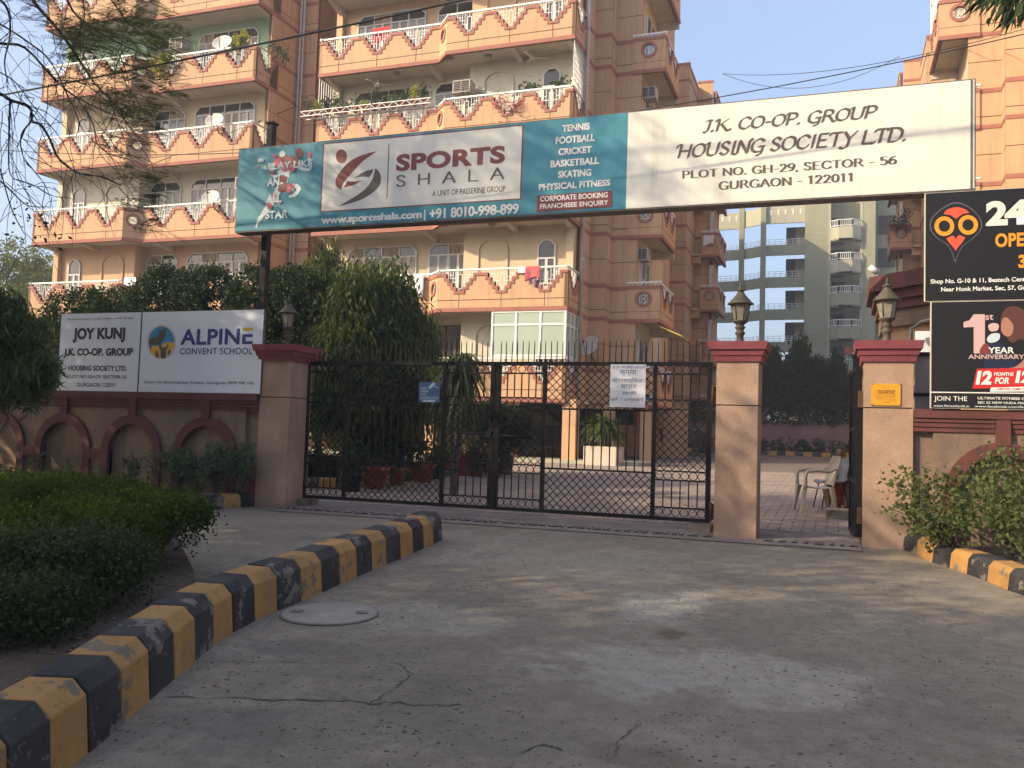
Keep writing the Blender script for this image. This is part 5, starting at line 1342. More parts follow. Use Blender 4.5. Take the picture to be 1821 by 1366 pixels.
text(b2, 'ALPIN', (322, 585.5), (426, 612.8), YB, M['blueink'], .03, 1.05); 
for (u0, v0, u1, v1, mm) in ((431.5, 583.2, 450.3, 588, 'yelink'), (431.5, 594.5, 449.5, 599.5, 'blueink'), (431.5, 607, 449.5, 612, 'blueink'), (431.5, 594.5, 436.5, 612, 'blueink')):
    a, c = W(u0, v0, YB), W(u1, v1, YB); rect_panel(a.x, c.x, c.z, a.z, YB-.004-(.0005 if v1-v0 > 10 else 0), M[mm], 'print', b2)
text(b2, 'CONVENT SCHOOL', (320.4, 619), (449, 630.2), YB, M['blueink'], .01, 1.05)
text(b2, 'Sector-56, Behind Jalvayu Towers, Gurugram, 9999 700 160', (256.8, 677), (451.1, 685.4), YB, M['ink'], .006)
cc = (287.3, 608.2)
blob(b2, cc, 25.5, 30.5, YB, M['yelink'], lift=.002, n=40); blob(b2, cc, 24.5, 29.5, YB, M['boardwhite'], lift=.0025, n=40); blob(b2, cc, 23.4, 28, YB, M['skyink'], lift=.003, n=40)
poly(b2, cat([(266, 622), (275, 614), (287, 616), (298, 608), (310, 611), (308, 622), (299, 632), (288, 636), (275, 633)], 4, True), YB, M['yelink'], lift=.0035)
poly(b2, [(264, 607), (284, 588), (297, 582), (296, 596), (287, 611), (276, 615), (266, 611)], YB, M['inkbrown'], lift=.004); poly(b2, [(272, 599), (282, 591), (284, 594), (276, 602)], YB, M['skyink'], lift=.0045)
poly(b2, [(285, 611), (288, 618), (295, 618), (299, 611), (300, 616), (296, 624), (295, 637), (286, 637), (286, 625), (283, 617)], YB, M['inkbrown'], lift=.0047); blob(b2, (292, 613), 3, 3.4, YB, M['yelink'], lift=.0049)
poly(b2, [(278, 622), (282, 628), (283, 637), (276, 634)], YB, M['inkbrown'], lift=.0051); poly(b2, [(302, 620), (304, 626), (299, 633), (298, 626)], YB, M['inkbrown'], lift=.0051)
poly(b2, [(266, 608), (268, 622), (270, 623), (268, 607)], YB, M['inkbrown'], lift=.0053)

# ---- black gym boards
YA = 11.30
g_1 = thing('billboard', 'black gym board with the red and orange face emblem, upper of the two', 'billboard', (2.6, 11.4, 3.23)); g_2 = thing('billboard', 'black gym board reading 1st YEAR ANNIVERSARY, lower of the two', 'billboard', (2.6, 11.4, 2.0))
for t_, x0, z0, z1 in ((g_1, .955, 3.235, 4.515), (g_2, 1.022, 1.995, 3.23)):
    mb = MB(); mb.box(x0, x0+3.2, YA+.004, YA+.04, z0, z1); mb.obj('board_box', M['offwhite'], t_); rect_panel(x0+.012, x0+3.19, z0+.006, z1-.006, YA, M['blackprint'], 'print_panel', t_)
    for xx in (x0+.3, x0+2.4): mb = MB(); mb.box(xx-.025, xx+.025, YA+.041, YA+.10, 1.9, z1-.05); mb.obj('strut', M['iron'], t_)
S8 = lambda a, b_: (1600+a/3.104, 320+b_/3.104)
for off, mm, l in ((6, 'greyink', .003), (0, 'blackprint', .0035)):
    pts = cat([(312, 130-off), (390, 160-off), (440+off, 215), (445+off, 270), (400+off, 325), (350+off, 360), (325+off*.6, 400), (306, 445+off*1.5), (290-off*.6, 400), (262-off, 355), (215-off, 325), (175-off, 275), (180-off, 215), (240, 158-off)], 5, True)
    poly(g_1, [S8(*p) for p in pts], YA, M[mm], lift=l)
def annulus(parent, c, ro, ri, Y, m, lift):
    mb = MB(); n = 36; vs = []
    for k in range(n):
        a = 2*math.pi*k/n
        for r in (ri, ro): p = W(c[0]+r*math.cos(a), c[1]+r*.99*math.sin(a), Y); vs.append((p.x, Y-lift, p.z))
    mb.add(vs, [(2*k, 2*k+1, (2*k+3) % (2*n), (2*k+2) % (2*n)) for k in range(n)]); return mb.obj('print', m, parent)
annulus(g_1, S8(246, 256), 17.6, 10.2, YA, M['orangeink'], .0045); annulus(g_1, S8(377, 249), 17.6, 10.2, YA, M['orangeink'], .0045)
poly(g_1, [S8(*p) for p in cat([(242, 190), (262, 165), (312, 151), (360, 162), (384, 182)], 5)+[(350, 188), (330, 200), (311, 216), (292, 202), (272, 192)]], YA, M['coralink'], lift=.005)
poly(g_1, [S8(*p) for p in [(257, 323), (275, 316), (290, 308), (302, 313), (310, 330), (318, 312), (330, 305), (345, 312), (362, 318), (345, 345), (325, 368), (309, 391), (290, 366), (268, 342)]], YA, M['coralink'], lift=.005)
text(g_1, '24', (1753, 358.5), (1828, 399), YA, M['signwhite'], .05, .95)
text(g_1, 'OPEN', (1769.8, 415.5), (1842, 437.5), YA, M['orangeink'], .035, 1.05)
text(g_1, '365', (1811, 453), (1858, 475.5), YA, M['orangeink'], .04)
text(g_1, 'Shop No. G-10 & 11, Bestech Central,', (1654.8, 497), (1838, 502.5), YA, M['whiteink'], .022); text(g_1, 'Near Honk Market, Sec, 57, Gurgaon', (1673.5, 511), (1852, 517), YA, M['whiteink'], .022)
# lower board
poly(g_2, [S8(*p) for p in [(352, 785), (385, 775), (408, 742), (470, 742), (470, 958), (408, 958), (408, 812), (352, 815)]], YA, M['pinkgrey'], lift=.003)
text(g_2, 'st', S8(472, 742), S8(517, 773), YA, M['pinkgrey'], .015)
M['navyglow'] = mat('navy_print', (.012, .018, .05), .45); M['hairink'] = mat('brown_hair_ink', (.10, .035, .025), .5)
poly(g_2, [S8(*p) for p in cat([(470, 930), (560, 900), (640, 1000), (800, 990), (900, 1060), (900, 1130), (520, 1125)], 5, True)], YA, M['navyglow'], lift=.0025)
poly(g_2, [S8(*p) for p in cat([(555, 790), (575, 720), (625, 697), (680, 715), (720, 780), (730, 900), (715, 980), (700, 900), (660, 880), (620, 900), (585, 860)], 5, True)], YA, M['hairink'], lift=.004)
poly(g_2, [S8(*p) for p in cat([(565, 775), (590, 760), (625, 800), (620, 850), (590, 865), (560, 835)], 5, True)], YA, M['skinink'], lift=.005)
poly(g_2, [S8(*p) for p in cat([(488, 805), (515, 790), (545, 800), (540, 830), (500, 835)], 5, True)], YA, M['pinkgrey'], lift=.005)
poly(g_2, [S8(*p) for p in cat([(480, 880), (505, 850), (550, 850), (545, 885), (500, 900)], 5, True)], YA, M['paleink'], lift=.0052)
poly(g_2, [S8(*p) for p in cat([(440, 950), (460, 910), (485, 905), (500, 950), (470, 965)], 5, True)], YA, M['maroonink'], lift=.0054)
limb2 = cat([(700, 880), (690, 980), (640, 1030), (600, 1040), (650, 1050), (710, 1020), (760, 900)], 5, True); poly(g_2, [S8(*p) for p in limb2], YA, M['skinink'], lift=.0056)
text(g_2, 'YEAR', S8(487, 924), S8(632, 958), YA, M['whiteink'], .02, lift=.007); text(g_2, 'ANNIVERSARY', S8(378, 964), S8(688, 989), YA, M['pinkgrey'], .02, lift=.007)
poly(g_2, [S8(*p) for p in [(425, 1043), (1100, 1030), (1080, 1150), (400, 1152)]], YA, M['redink'], lift=.0062)
text(g_2, '12', S8(418, 1054), S8(503, 1131), YA, M['whiteink'], .05, .9, shear=.15, lift=.008); text(g_2, 'MONTHS', S8(519, 1062), S8(626, 1083), YA, M['whiteink'], .03, shear=.15, lift=.008); text(g_2, 'FOR', S8(524, 1090), S8(603, 1127), YA, M['whiteink'], .04, shear=.15, lift=.008); text(g_2, '12', S8(636, 1052), S8(722, 1122), YA, M['whiteink'], .05, .9, shear=.15, lift=.008)
poly(g_2, [S8(*p) for p in [(503, 1146), (900, 1138), (890, 1166), (497, 1170)]], YA, M['whiteink'], lift=.0064); text(g_2, 'LIMITED TIME OFFER', S8(533, 1148), S8(738, 1162), YA, M['redink'], .01, shear=.15, lift=.008)
poly(g_2, [S8(*p) for p in [(168, 1169), (1100, 1180), (1100, 1186), (168, 1175)]], YA, M['whiteink'], lift=.0066)
text(g_2, 'JOIN THE', S8(190, 1193), S8(372, 1229), YA, M['whiteink'], .004); text(g_2, 'www.fitnesshook.in', S8(187, 1239), S8(383, 1256), YA, M['whiteink'], .0)
text(g_2, 'ULTIMATE FITNESS CLUB', S8(430, 1197), S8(742, 1216), YA, M['whiteink'], .018); text(g_2, 'SEC 55 NEW HUDA MARKET', S8(430, 1222), S8(745, 1240), YA, M['whiteink'], .012); text(g_2, 'www.facebook.com/fitnesshook', S8(414, 1243), S8(800, 1262), YA, M['whiteink'], .0)

# ---- notices on the gate
YN = 11.84
def notice(name, tl, br, Y, m, lab, cat_, th=.006):
    a, b_ = W(*tl, Y), W(*br, Y); t = thing(name, lab, cat_, ((a.x+b_.x)/2, Y, b_.z)); mb = MB(); mb.box(a.x, b_.x, Y, Y+th, b_.z, a.z); mb.obj('sheet', m, t); return t, a, b_
n1, a, b_ = notice('paper_notice', (1086, 648), (1147, 725), YN, M['paper'], 'white handwritten paper notice in Hindi tied to the gate lattice', 'notice')
c5 = lambda a, b_: (860+a/3.795, 600+b_/3.795)
random.seed(2)
def scrawl(parent, s, tl, br, Y, m): text(parent, s, tl, br, Y, m, -.008, shear=.06, lift=.003)
scrawl(n1, 'JOY KUNJ GH29', c5(870, 193), c5(1088, 215), YN, M['penink'])
for s_, a_, b2_ in (('\u0915\u0943\u092a\u094d\u092f\u093e', (916, 222), (1030, 262)), ('\u092e\u094b\u091f\u0930\u0938\u093e\u0907\u093f\u0915\u0932', (868, 270), (1072, 310)), ('\u092c\u093e\u0939\u0930', (925, 318), (1030, 352)), ('\u0916\u0921\u093c\u0940', (932, 360), (1030, 392)), ('\u0915\u0930\u0947\u0902 \u0964 \u0927\u0928\u094d\u092f\u0935\u093e\u0926', (858, 402), (1082, 440))):
    scrawl(n1, s_, c5(*a_), c5(*b2_), YN, M['penink'])
n2, a, b_ = notice('camera_notice', (745.5, 679.5), (781.5, 716), YN, M['cctv'], 'small blue surveillance notice with a white camera drawing on the gate', 'notice')
c8 = lambda a, b_: (700+a/8.54, 580+b_/8.54)
for s_, a_, b2_ in (('AREA', (412, 932), (510, 962)), ('UNDER', (412, 977), (535, 1006)), ('CCTV', (412, 1022), (495, 1052)), ('SURVEILLANCE', (408, 1068), (682, 1100))): text(n2, s_, c8(*a_), c8(*b2_), YN, M['paleink'], .02)
poly(n2, [c8(*p) for p in [(405, 1108), (682, 1106), (682, 1111), (405, 1113)]], YN, M['paleink']); poly(n2, [c8(*p) for p in [(443, 1127), (632, 1125), (632, 1150), (443, 1152)]], YN, M['paleink'])
poly(n2, [c8(*p) for p in [(605, 852), (640, 880), (560, 955), (530, 920)]], YN, M['paleink']); poly(n2, [c8(*p) for p in [(522, 935), (545, 955), (535, 962), (520, 945)]], YN, M['paleink']); poly(n2, [c8(*p) for p in [(612, 900), (645, 925), (685, 928), (685, 936), (640, 936), (606, 908)]], YN, M['paleink'])
n3, a, b_ = notice('camera_notice', (1149, 702), (1162.5, 716), 11.93, M['cctv'], 'tiny blue and white notice behind the lattice beside the paper notice', 'notice')
poly(n3, [(1150, 709), (1158, 703), (1162, 704), (1162, 709)], 11.93, M['whiteink']); poly(n3, [(1150, 711), (1161, 711), (1161, 714.5), (1150, 714.5)], 11.93, M['whiteink'])
# gas plaque
n4, a, b_ = notice('gas_plaque', (1549.5, 682.5), (1601.5, 721.5), 11.385, M['plaq'], 'small amber enamel gas pipeline plaque screwed to the pillar', 'plaque', .014)
c7 = lambda a, b_: (1240+a/3.595, 600+b_/3.595)
for s_, a_, b2_, bo in (('HIGH PRESSURE', (1150, 338), (1265, 347), .03), ('GAS PIPE LINE', (1156, 350), (1258, 360), .03), ('DO NOT DIG WITHOUT NOTICE', (1142, 365), (1270, 371), 0), ('NO FIRE OR CONSTRUCTION', (1142, 374), (1270, 380), 0), ('IN EMERGENCY CONTACT', (1142, 384), (1262, 390), 0), ('GAS CONTROL ROOM', (1150, 397), (1262, 402), 0), ('24 HOURS', (1185, 412), (1228, 419), .01)):
    text(n4, s_, c7(*a_), c7(*b2_), 11.385, M['maroonink'], bo)
for (x, y) in ((1119, 300), (1296, 300), (1119, 430), (1296, 430)):
    p = W(*c7(x, y), 11.385); mb = MB(); mb.lathe([(.007, 0), (.005, .004)], (0, 0, 0), 10); mb.xf(Matrix.Translation((p.x, 11.385, p.z)) @ Matrix.Rotation(R(90), 4, 'X')); mb.obj('screw', M['rust'], n4)
L_BED = leafmat('pale_olive_leaf', (.05, .07, .03), (.15, .17, .065), .4, .6, .2)  # lighter than the other shrubs, sunlit look of the leaves put into the colour
# ---------------------------------------------------------------- foliage tools
def rnd_dirs(rg, n):
    v = rg.normal(size=(n, 3)); return v/np.linalg.norm(v, axis=1, keepdims=True)
def leaves(rg, C, L, w, down=0.0, out=None, jit=.35):
    """kite-shaped leaves: C centres, L length, w half-width share, down pulls the tips to the ground"""
    n = len(C); d = rnd_dirs(rg, n)
    if out is not None: d = d*jit*2+out
    d[:, 2] -= down; d /= np.linalg.norm(d, axis=1, keepdims=True)
    s = np.cross(d, rnd_dirs(rg, n)); s /= np.linalg.norm(s, axis=1, keepdims=True)+1e-9
    l = (L*(.65+.7*rg.random(n)))[:, None]; ww = l*w
    b = C-d*l*.5; m = C-d*l*.02; t = C+d*l*.5
    nrm = np.cross(d, s); m2 = m+nrm*ww*.25
    return np.stack([b, m2+s*ww, t, m2-s*ww], 1).reshape(-1, 3)
def clumps(rg, cen, rad, nc, cr, shell=.55, squash=1.0):
    """clump centres biased to the outside of an ellipsoid"""
    u = rnd_dirs(rg, nc); r = (shell+(1-shell)*rg.random(nc)**.6)[:, None]
    c = np.asarray(cen)+u*r*np.asarray(rad); return c
def scatter(rg, cc, per, cr):
    u = rg.normal(size=(len(cc), per, 3))*.5; return (cc[:, None, :]+u*cr).reshape(-1, 3)
def foliage(name, V, m, parent, stuff=True):
    o = link(name, np_mesh(name, V, 4, m), parent=parent); o['kind'] = 'stuff' if stuff and parent is None else 'thing'
    if 'kind' in o and parent is not None: del o['kind']
    return o
def limbs(mb, rg, p0, p1, r0, r1, wob=.12, n=7):
    p0, p1 = np.array(p0, float), np.array(p1, float); L_ = np.linalg.norm(p1-p0); pts = []
    for i in range(n+1):
        t = i/n; q = p0+(p1-p0)*t; q = q+rg.normal(size=3)*wob*L_*.12*math.sin(math.pi*t); q[2] += wob*L_*.35*math.sin(math.pi*t); pts.append(tuple(q))
    mb.tube(pts, [r0+(r1-r0)*i/n for i in range(n+1)], 7, cap=False); return pts

def round_tree(name, lab, cat_, base, crowns, h0, m, nleaf, L, w, group=None, down=.2, seed=1, trunk_r=.14, cr=.28, per=34, shell=.55):
    rg = np.random.default_rng(seed); t = thing(name, lab, cat_, base, group=group); tb = MB()
    top = (base[0]+.1, base[1], h0); limbs(tb, rg, (base[0], base[1], base[2]-.1), top, trunk_r, trunk_r*.75, .05)
    VV = []; tot = sum(c[1][0]*c[1][1]*c[1][2] for c in crowns)
    for cen, rad in crowns:
        share = max(4, int(nleaf/per*rad[0]*rad[1]*rad[2]/tot)); cc = clumps(rg, cen, rad, share, cr, shell)
        limbs(tb, rg, top, tuple(np.array(cen)*.75+np.array(top)*.25), trunk_r*.6, trunk_r*.25, .15)
        for q in cc[::max(1, len(cc)//9)]: limbs(tb, rg, tuple(np.array(cen)*.5+np.array(top)*.5), q, trunk_r*.28, trunk_r*.06, .15, 5)
        C = scatter(rg, cc, per, cr); VV.append(leaves(rg, C, L, w, down))
    tb.obj('trunk', M['bark'], t); foliage('crown', np.concatenate(VV), m, t); return t

# street trees whose shade falls over the gateway; they stand outside the picture behind the camera's shoulder
def shade_tree(i, x, y, zc, r, nl, lab):
    return round_tree('street_tree', lab, 'tree', (x, y, gz(x, y)), [((x, y, zc), (r, r, r*.62)), ((x+r*.5, y+r*.3, zc-.4), (r*.6, r*.6, r*.45)), ((x-r*.4, y-r*.4, zc+.5), (r*.6, r*.6, r*.45))], zc-r*.45, L_SHADE, nl, .17, .32, 'street trees shading the gateway', .3, 100+i, .22, .5, 40, .25)
shade_tree(0, -9.0, -2.2, 6.2, 3.6, 17000, 'leafy street tree nearest the camera on the verge')
shade_tree(1, -12.5, 2.2, 7.0, 3.7, 12000, 'leafy street tree on the verge beside the island hedge')
shade_tree(2, -16.0, 5.8, 6.4, 3.6, 26000, 'leafy street tree on the verge opposite the white name boards')
shade_tree(5, -6.8, -4.6, 6.6, 3.2, 20000, 'leafy street tree on the verge, third along the road')
shade_tree(6, -12.0, -5.5, 7.6, 3.4, 18000, 'taller leafy street tree in the second row of the verge')
shade_tree(8, -3.0, -5.0, 7.6, 3.0, 9000, 'unseen leafy tree added to darken the driveway mouth')  # added out of view to cut sky light on the near ground
st_ = [o for o in bpy.data.objects if o.name.startswith('street_tree') and o.parent is None][0]
for i, (x, y) in enumerate(((-26, -14), (-18, -16), (-10, -17), (-2, -16), (6, -15), (14, -14), (22, -10), (-34, -6), (10, -4), (17, 2))):  # unseen row added to block low sky and darken facades and ground
    c_ = copy_tree(st_); c_.location = (x, y, gz(x, y)-.2); c_.rotation_euler = (0, 0, i*1.1); c_.scale = (1.5, 1.5, 1.6)
    c_['label'] = 'unseen tree added across the road to block low sky'; c_['group'] = 'unseen trees added to block low sky'
shade_tree(3, -5.5, -8.0, 6.4, 3.4, 16000, 'leafy street tree on the verge across the road behind the camera')
shade_tree(4, -18.5, 9.2, 5.4, 2.8, 9000, 'leafy street tree at the far end of the compound wall')

# ---- feathery tree whose thin branches hang into the picture from above
def feather_tree():
    rg = np.random.default_rng(21); t = thing('feathery_tree', 'fine-leaved roadside tree with bare curving branches hanging across the sky', 'tree', (-11.6, 6.6, gz(0, 6.6)))
    tb = MB(); limbs(tb, rg, (-11.6, 6.6, .1), (-11.3, 7.0, 5.2), .26, .2, .04); limbs(tb, rg, (-11.3, 7.0, 5.0), (-10.6, 7.6, 8.6), .17, .1, .05); limbs(tb, rg, (-10.6, 7.6, 8.4), (-8.6, 8.3, 9.6), .1, .05, .1); limbs(tb, rg, (-11.3, 7.0, 5.0), (-12.6, 6.0, 8.6), .14, .07, .1)
    tb.obj('trunk', M['bark'], t)
    br = MB(); ends = []
    paths = [([(-60, 60), (0, 77), (44, 85), (99, 143), (136, 173), (200, 205)], 8.0, .020),
             ([(30, -60), (59, 0), (72, 18), (105, 55), (143, 110), (170, 150), (205, 185)], 8.4, .026),
             ([(-60, 150), (0, 167), (18, 178), (53, 191), (57, 215), (72, 222), (88, 246), (105, 283), (140, 308), (182, 315), (215, 330)], 7.6, .022),
             ([(18, 178), (16, 240), (16, 300), (24, 318)], 7.6, .012), ([(57, 215), (38, 240), (40, 275), (58, 300)], 7.6, .010),
             ([(-40, 300), (0, 322), (25, 345), (50, 366), (88, 368)], 7.8, .012), ([(24, 318), (60, 330), (92, 348), (123, 352)], 7.6, .010),
             ([(-50, 20), (0, 43), (50, 75), (90, 110), (130, 190), (150, 235), (190, 270)], 8.8, .014),
             ([(100, -50), (130, 20), (180, 60), (240, 90), (300, 110)], 8.8, .016), ([(-40, -30), (10, 10), (18, 60), (8, 110), (15, 150)], 7.8, .018),
             ([(-50, 110), (20, 140), (60, 190), (110, 250), (135, 310)], 8.2, .010), ([(0, 300), (20, 370), (40, 410), (45, 418)], 7.6, .008), ([(140, -40), (150, 30), (130, 90), (160, 130)], 8.4, .010),
             ([(170, -40), (220, 30), (260, 70), (290, 90)], 8.6, .010), ([(99, 143), (150, 150), (210, 200), (255, 260)], 8.1, .009), ([(136, 173), (165, 220), (180, 265), (250, 290)], 8.0, .008)]
    for P, Y_, r in paths:
        pts = [W(x, y, Y_+.25*math.sin(i*1.7)) for i, (x, y) in enumerate(cat(P, 4))]; n = len(pts)
        br.tube(pts, [r*(1-.72*i/n)*1.05 for i in range(n)], 6, cap=False)
        for k in range(2, n, 1):
            if rg.random() < .42: ends.append((pts[k], (pts[min(k+1, n-1)]-pts[k-1]).normalized(), r*(1-.72*k/n)))
    tips = []
    for p, d, r in ends:
        a = Vector(rnd_dirs(rg, 1)[0]); dd = (d*.8+a*.8+Vector((.15, 0, -.25))).normalized(); l = .25+.55*rg.random()
        q = [p+dd*l*s+Vector((0, 0, -.35*l*s*s))+Vector(rnd_dirs(rg, 1)[0])*.02 for s in (0, .3, .6, 1)]
        br.tube(q, [max(.004, r*.30), .0038, .003, .0018], 4, cap=False); tips.append((q[-1], dd)); 
        if rg.random() < .5: tips.append((q[2], dd))
    # drooping leafless strings
    for k in range(80):
        x, y = rg.uniform(-10, 230), rg.uniform(-20, 340); p = W(x, y, rg.uniform(7.4, 8.8)); q = [p]; d = Vector((rg.uniform(-.5, .9), rg.uniform(-.3, .3), -rg.uniform(.1, .9))).normalized()
        for s in range(7): d = (d+Vector((rg.uniform(-.2, .2), rg.uniform(-.2, .2), rg.uniform(-.22, .12)))).normalized(); q.append(q[-1]+d*.13)
        br.tube(q, [.0055, .005, .0045, .004, .0035, .003, .0025, .0015], 4, cap=False)
    br.obj('branch', M['twig'], t)
    # ferny sprays: a rib with rows of tiny leaflets on both sides
    V = []
    def spray(p, d, l):
        d = d.normalized(); s = d.cross(Vector((0, 0, 1))); s = s.normalized() if s.length > .1 else Vector((1, 0, 0)); n = 9
        for i in range(n):
            c = p+d*l*(i+.6)/n+Vector((0, 0, -l*.16*(i/n)**2)); ll = l*.36*(1-.5*abs(i/n-.35))
            for sg in (-1, 1):
                e = (s*sg+d*.55+Vector((0, 0, -.14))).normalized(); w_ = d*l*.030; t_ = c+e*ll
                V.extend([tuple(c-w_*.6), tuple(c+e*ll*.5-w_), tuple(t_), tuple(c+e*ll*.5+w_)])
    dens = [(95, 30, 60, 35, 40), (180, 60, 70, 45, 120), (230, 40, 60, 40, 70), (215, 120, 75, 35, 90), (200, 175, 55, 35, 55), (240, 200, 45, 30, 60), (215, 250, 45, 30, 45), (240, 315, 45, 25, 45), (235, 360, 40, 22, 34), (265, 400, 25, 10, 12), (120, 80, 40, 30, 40), (90, 150, 50, 40, 16), (285, 80, 30, 30, 36), (290, 160, 22, 12, 14), (160, -20, 120, 20, 80), (60, -10, 60, 15, 40)]
    for cx, cy, sx, sy, n in dens:
        for _ in range(int(n*1.9)):
            x, y = cx+rg.normal()*sx*.6, cy+rg.normal()*sy*.6
            if x > 335: continue
            p = W(x, y, rg.uniform(7.6, 9.2)); d = Vector((rg.uniform(.2, 1), rg.uniform(-.5, .5), rg.uniform(-.35, .15))); spray(p, d, rg.uniform(.13, .25))
    for p, d in tips[::3]:
        if rg.random() < .4: spray(p, d, rg.uniform(.08, .15))
    # the crown above the frame, which throws the dapple on the sign
    for _ in range(1500):
        u = rnd_dirs(rg, 1)[0]; q = np.array((-11.5, 6.6, 9.8))+u*np.array((3.2, 2.8, 1.6))*rg.random()**.5
        spray(Vector(q), Vector((rg.uniform(-1, 1), rg.uniform(-1, 1), -.2)), rg.uniform(.3, .5))
    foliage('foliage', V, L_FEATH, t)
    # a few small round leaves hanging low
    C = np.array([W(rg.normal(95, 28) if k % 2 else rg.normal(35, 20), rg.normal(418, 12) if k % 2 else rg.normal(385, 25), 7.6) for k in range(46)]); foliage('leaf_cluster', leaves(rg, C, .055, .30, .5), L_DARK, t)
feather_tree()
# ---- long-leaved tree reaching in at the top corner
def corner_tree():
    rg = np.random.default_rng(5); t = thing('roadside_tree', 'long-leaved tree of which one dark drooping leaf spray enters over the bright block', 'tree', (3.6, 3.4, gz(0, 3.4)))
    tb = MB(); limbs(tb, rg, (3.6, 3.4, 0), (3.4, 3.8, 3.4), .16, .12, .03); p1 = limbs(tb, rg, (3.4, 3.8, 3.3), tuple(W(1840, -60, 5.6)), .08, .03, .1); limbs(tb, rg, (3.4, 3.8, 3.3), (4.6, 3.2, 5.4), .08, .04, .1)
    V = []
    def blade(p, d, l, w):
        d = Vector(d).normalized(); s = d.cross(Vector(rnd_dirs(rg, 1)[0])).normalized(); m = p+d*l*.45
        V.extend([tuple(p), tuple(m+s*w), tuple(p+d*l), tuple(m-s*w)])
    for (x, y, n, sp) in ((1800, 8, 46, 20), (1830, 0, 40, 25), (1775, -6, 18, 16), (1745, -8, 9, 10), (1812, 28, 16, 14)):
        for k in range(n):
            p = W(x+rg.normal()*sp, y-12+rg.normal()*sp*.5, 5.4+rg.uniform(-.3, .3)); blade(p, (rg.uniform(-.75, .05), rg.uniform(-.3, .3), -rg.uniform(.5, 1.0)), rg.uniform(.09, .16), rg.uniform(.009, .015))
    for (x0, y0, x1, y1, w) in ((1748, -6, 1706, 34, .02), (1738, -2, 1722, 30, .014), (1768, -4, 1748, 16, .012), (1772, 4, 1760, 40, .01), (1764, 30, 1752, 42, .009), (1759, 30, 1758, 48, .012), (1762, 32, 1768, 39, .007), (1724, 25, 1726, 38, .005), (1790, 20, 1782, 44, .012)):
        p, q = W(x0, y0, 5.4), W(x1, y1, 5.4); blade(p, q-p, (q-p).length, w*1.25)
    C = np.array([(4.2+rg.normal()*.7, 3.4+rg.normal()*.8, 5.6+rg.normal()*.5) for _ in range(900)]); 
    foliage('foliage', np.concatenate([np.array(V), leaves(rg, C, .16, .12, .8)]), L_DARK, t); tb.obj('trunk', M['bark'], t)
corner_tree()

# ---- trees and hedges behind the wall
def P2(x, y, Y): v = W(x, y, Y); return (v.x, v.y, v.z)
def fic(name, lab, xa, xb, yt, yb, Y, n, seed):
    a, b_ = W(xa, (yt+yb)/2, Y), W(xb, (yt+yb)/2, Y); zt, zb = W((xa+xb)/2, yt, Y).z, W((xa+xb)/2, yb, Y).z
    cx = (a.x+b_.x)/2; rx = (b_.x-a.x)/2; cz = (zt+zb)/2; rz = (zt-zb)/2; n = int(n*1.9)
    return round_tree('clipped_tree', lab, 'tree', (cx, Y, gz(cx, Y)), [((cx-rx*.35, Y, cz), (rx*.68, .8, rz)), ((cx+rx*.35, Y, cz), (rx*.68, .8, rz*.97))], zb, L_DARK, n, .062, .34, 'clipped dark trees behind the compound wall', .25, seed, .09, .13, 30, .72)
fic('a', 'clipped dark tree behind the wall, over the JOY KUNJ board, the loosest and lowest', 92, 262, 512, 640, 15.5, 9000, 31)
fic('b', 'clipped dark tree with a flat top rising between the two white boards', 243, 425, 474, 640, 15.0, 15000, 32)
fic('c', 'clipped dark tree with a flat top beside the dark sign pole', 408, 600, 470, 660, 15.0, 17000, 33)
def ashoka(lab, px, ytop, ybot, Y, rbot, n, seed, m=None, L=.15, group='drooping ashoka trees', zbase=None, prof=1.0, per=26):
    rg = np.random.default_rng(seed); c = W(px, (ytop+ybot)/2, Y); zt, zb = W(px, ytop, Y).z, W(px, ybot, Y).z
    t = thing('ashoka_tree', lab, 'tree', (c.x, Y, gz(c.x, Y)), group=group); tb = MB(); tb.tube([(c.x, Y, gz(0, Y)-.1), (c.x+.03, Y, (zb+zt)/2), (c.x, Y, zt-.1)], [.09, .06, .015], 8); tb.obj('trunk', M['bark'], t)
    nc = n//per; u = rg.random(nc)**.75; ang = rg.random(nc)*6.283; rr = rbot*(u**(.62*prof))*(.45+.6*rg.random(nc)**.5)*(1-.25*np.clip((u-.8)/.2, 0, 1)*rg.random(nc))
    cc = np.stack([c.x+rr*np.cos(ang), Y+rr*np.sin(ang), zt-u*(zt-zb)], 1)
    cc[:, 2] += rg.normal(size=nc)*.06
    C = np.repeat(cc, per, 0)+rg.normal(size=(nc*per, 3))*np.array((.13, .13, .17)); out = np.zeros_like(C); out[:, 0] = np.repeat(np.cos(ang), per)*.28; out[:, 1] = np.repeat(np.sin(ang), per)*.28; out[:, 2] = -1.0
    foliage('crown', leaves(rg, C, L, .13, .1, out, .34), m or L_ASH, t); return t
ashoka('tall drooping ashoka tree behind the gate, its long leaves catching the sun', 672, 484, 748, 15.8, 1.30, 24000, 41, prof=.6)
ashoka('drooping ashoka tree whose narrow tip shows above the clipped trees by the lamp', 574, 446, 752, 17.2, 1.0, 11000, 42, prof=1.0)
ashoka('dark drooping ashoka tree filling the view just inside the shaded gate leaf', 622, 498, 748, 14.8, .9, 14000, 43, prof=.8)
ashoka('dark drooping ashoka tree low behind the camera notice', 735, 560, 742, 17.6, .75, 7000, 44, prof=.8)
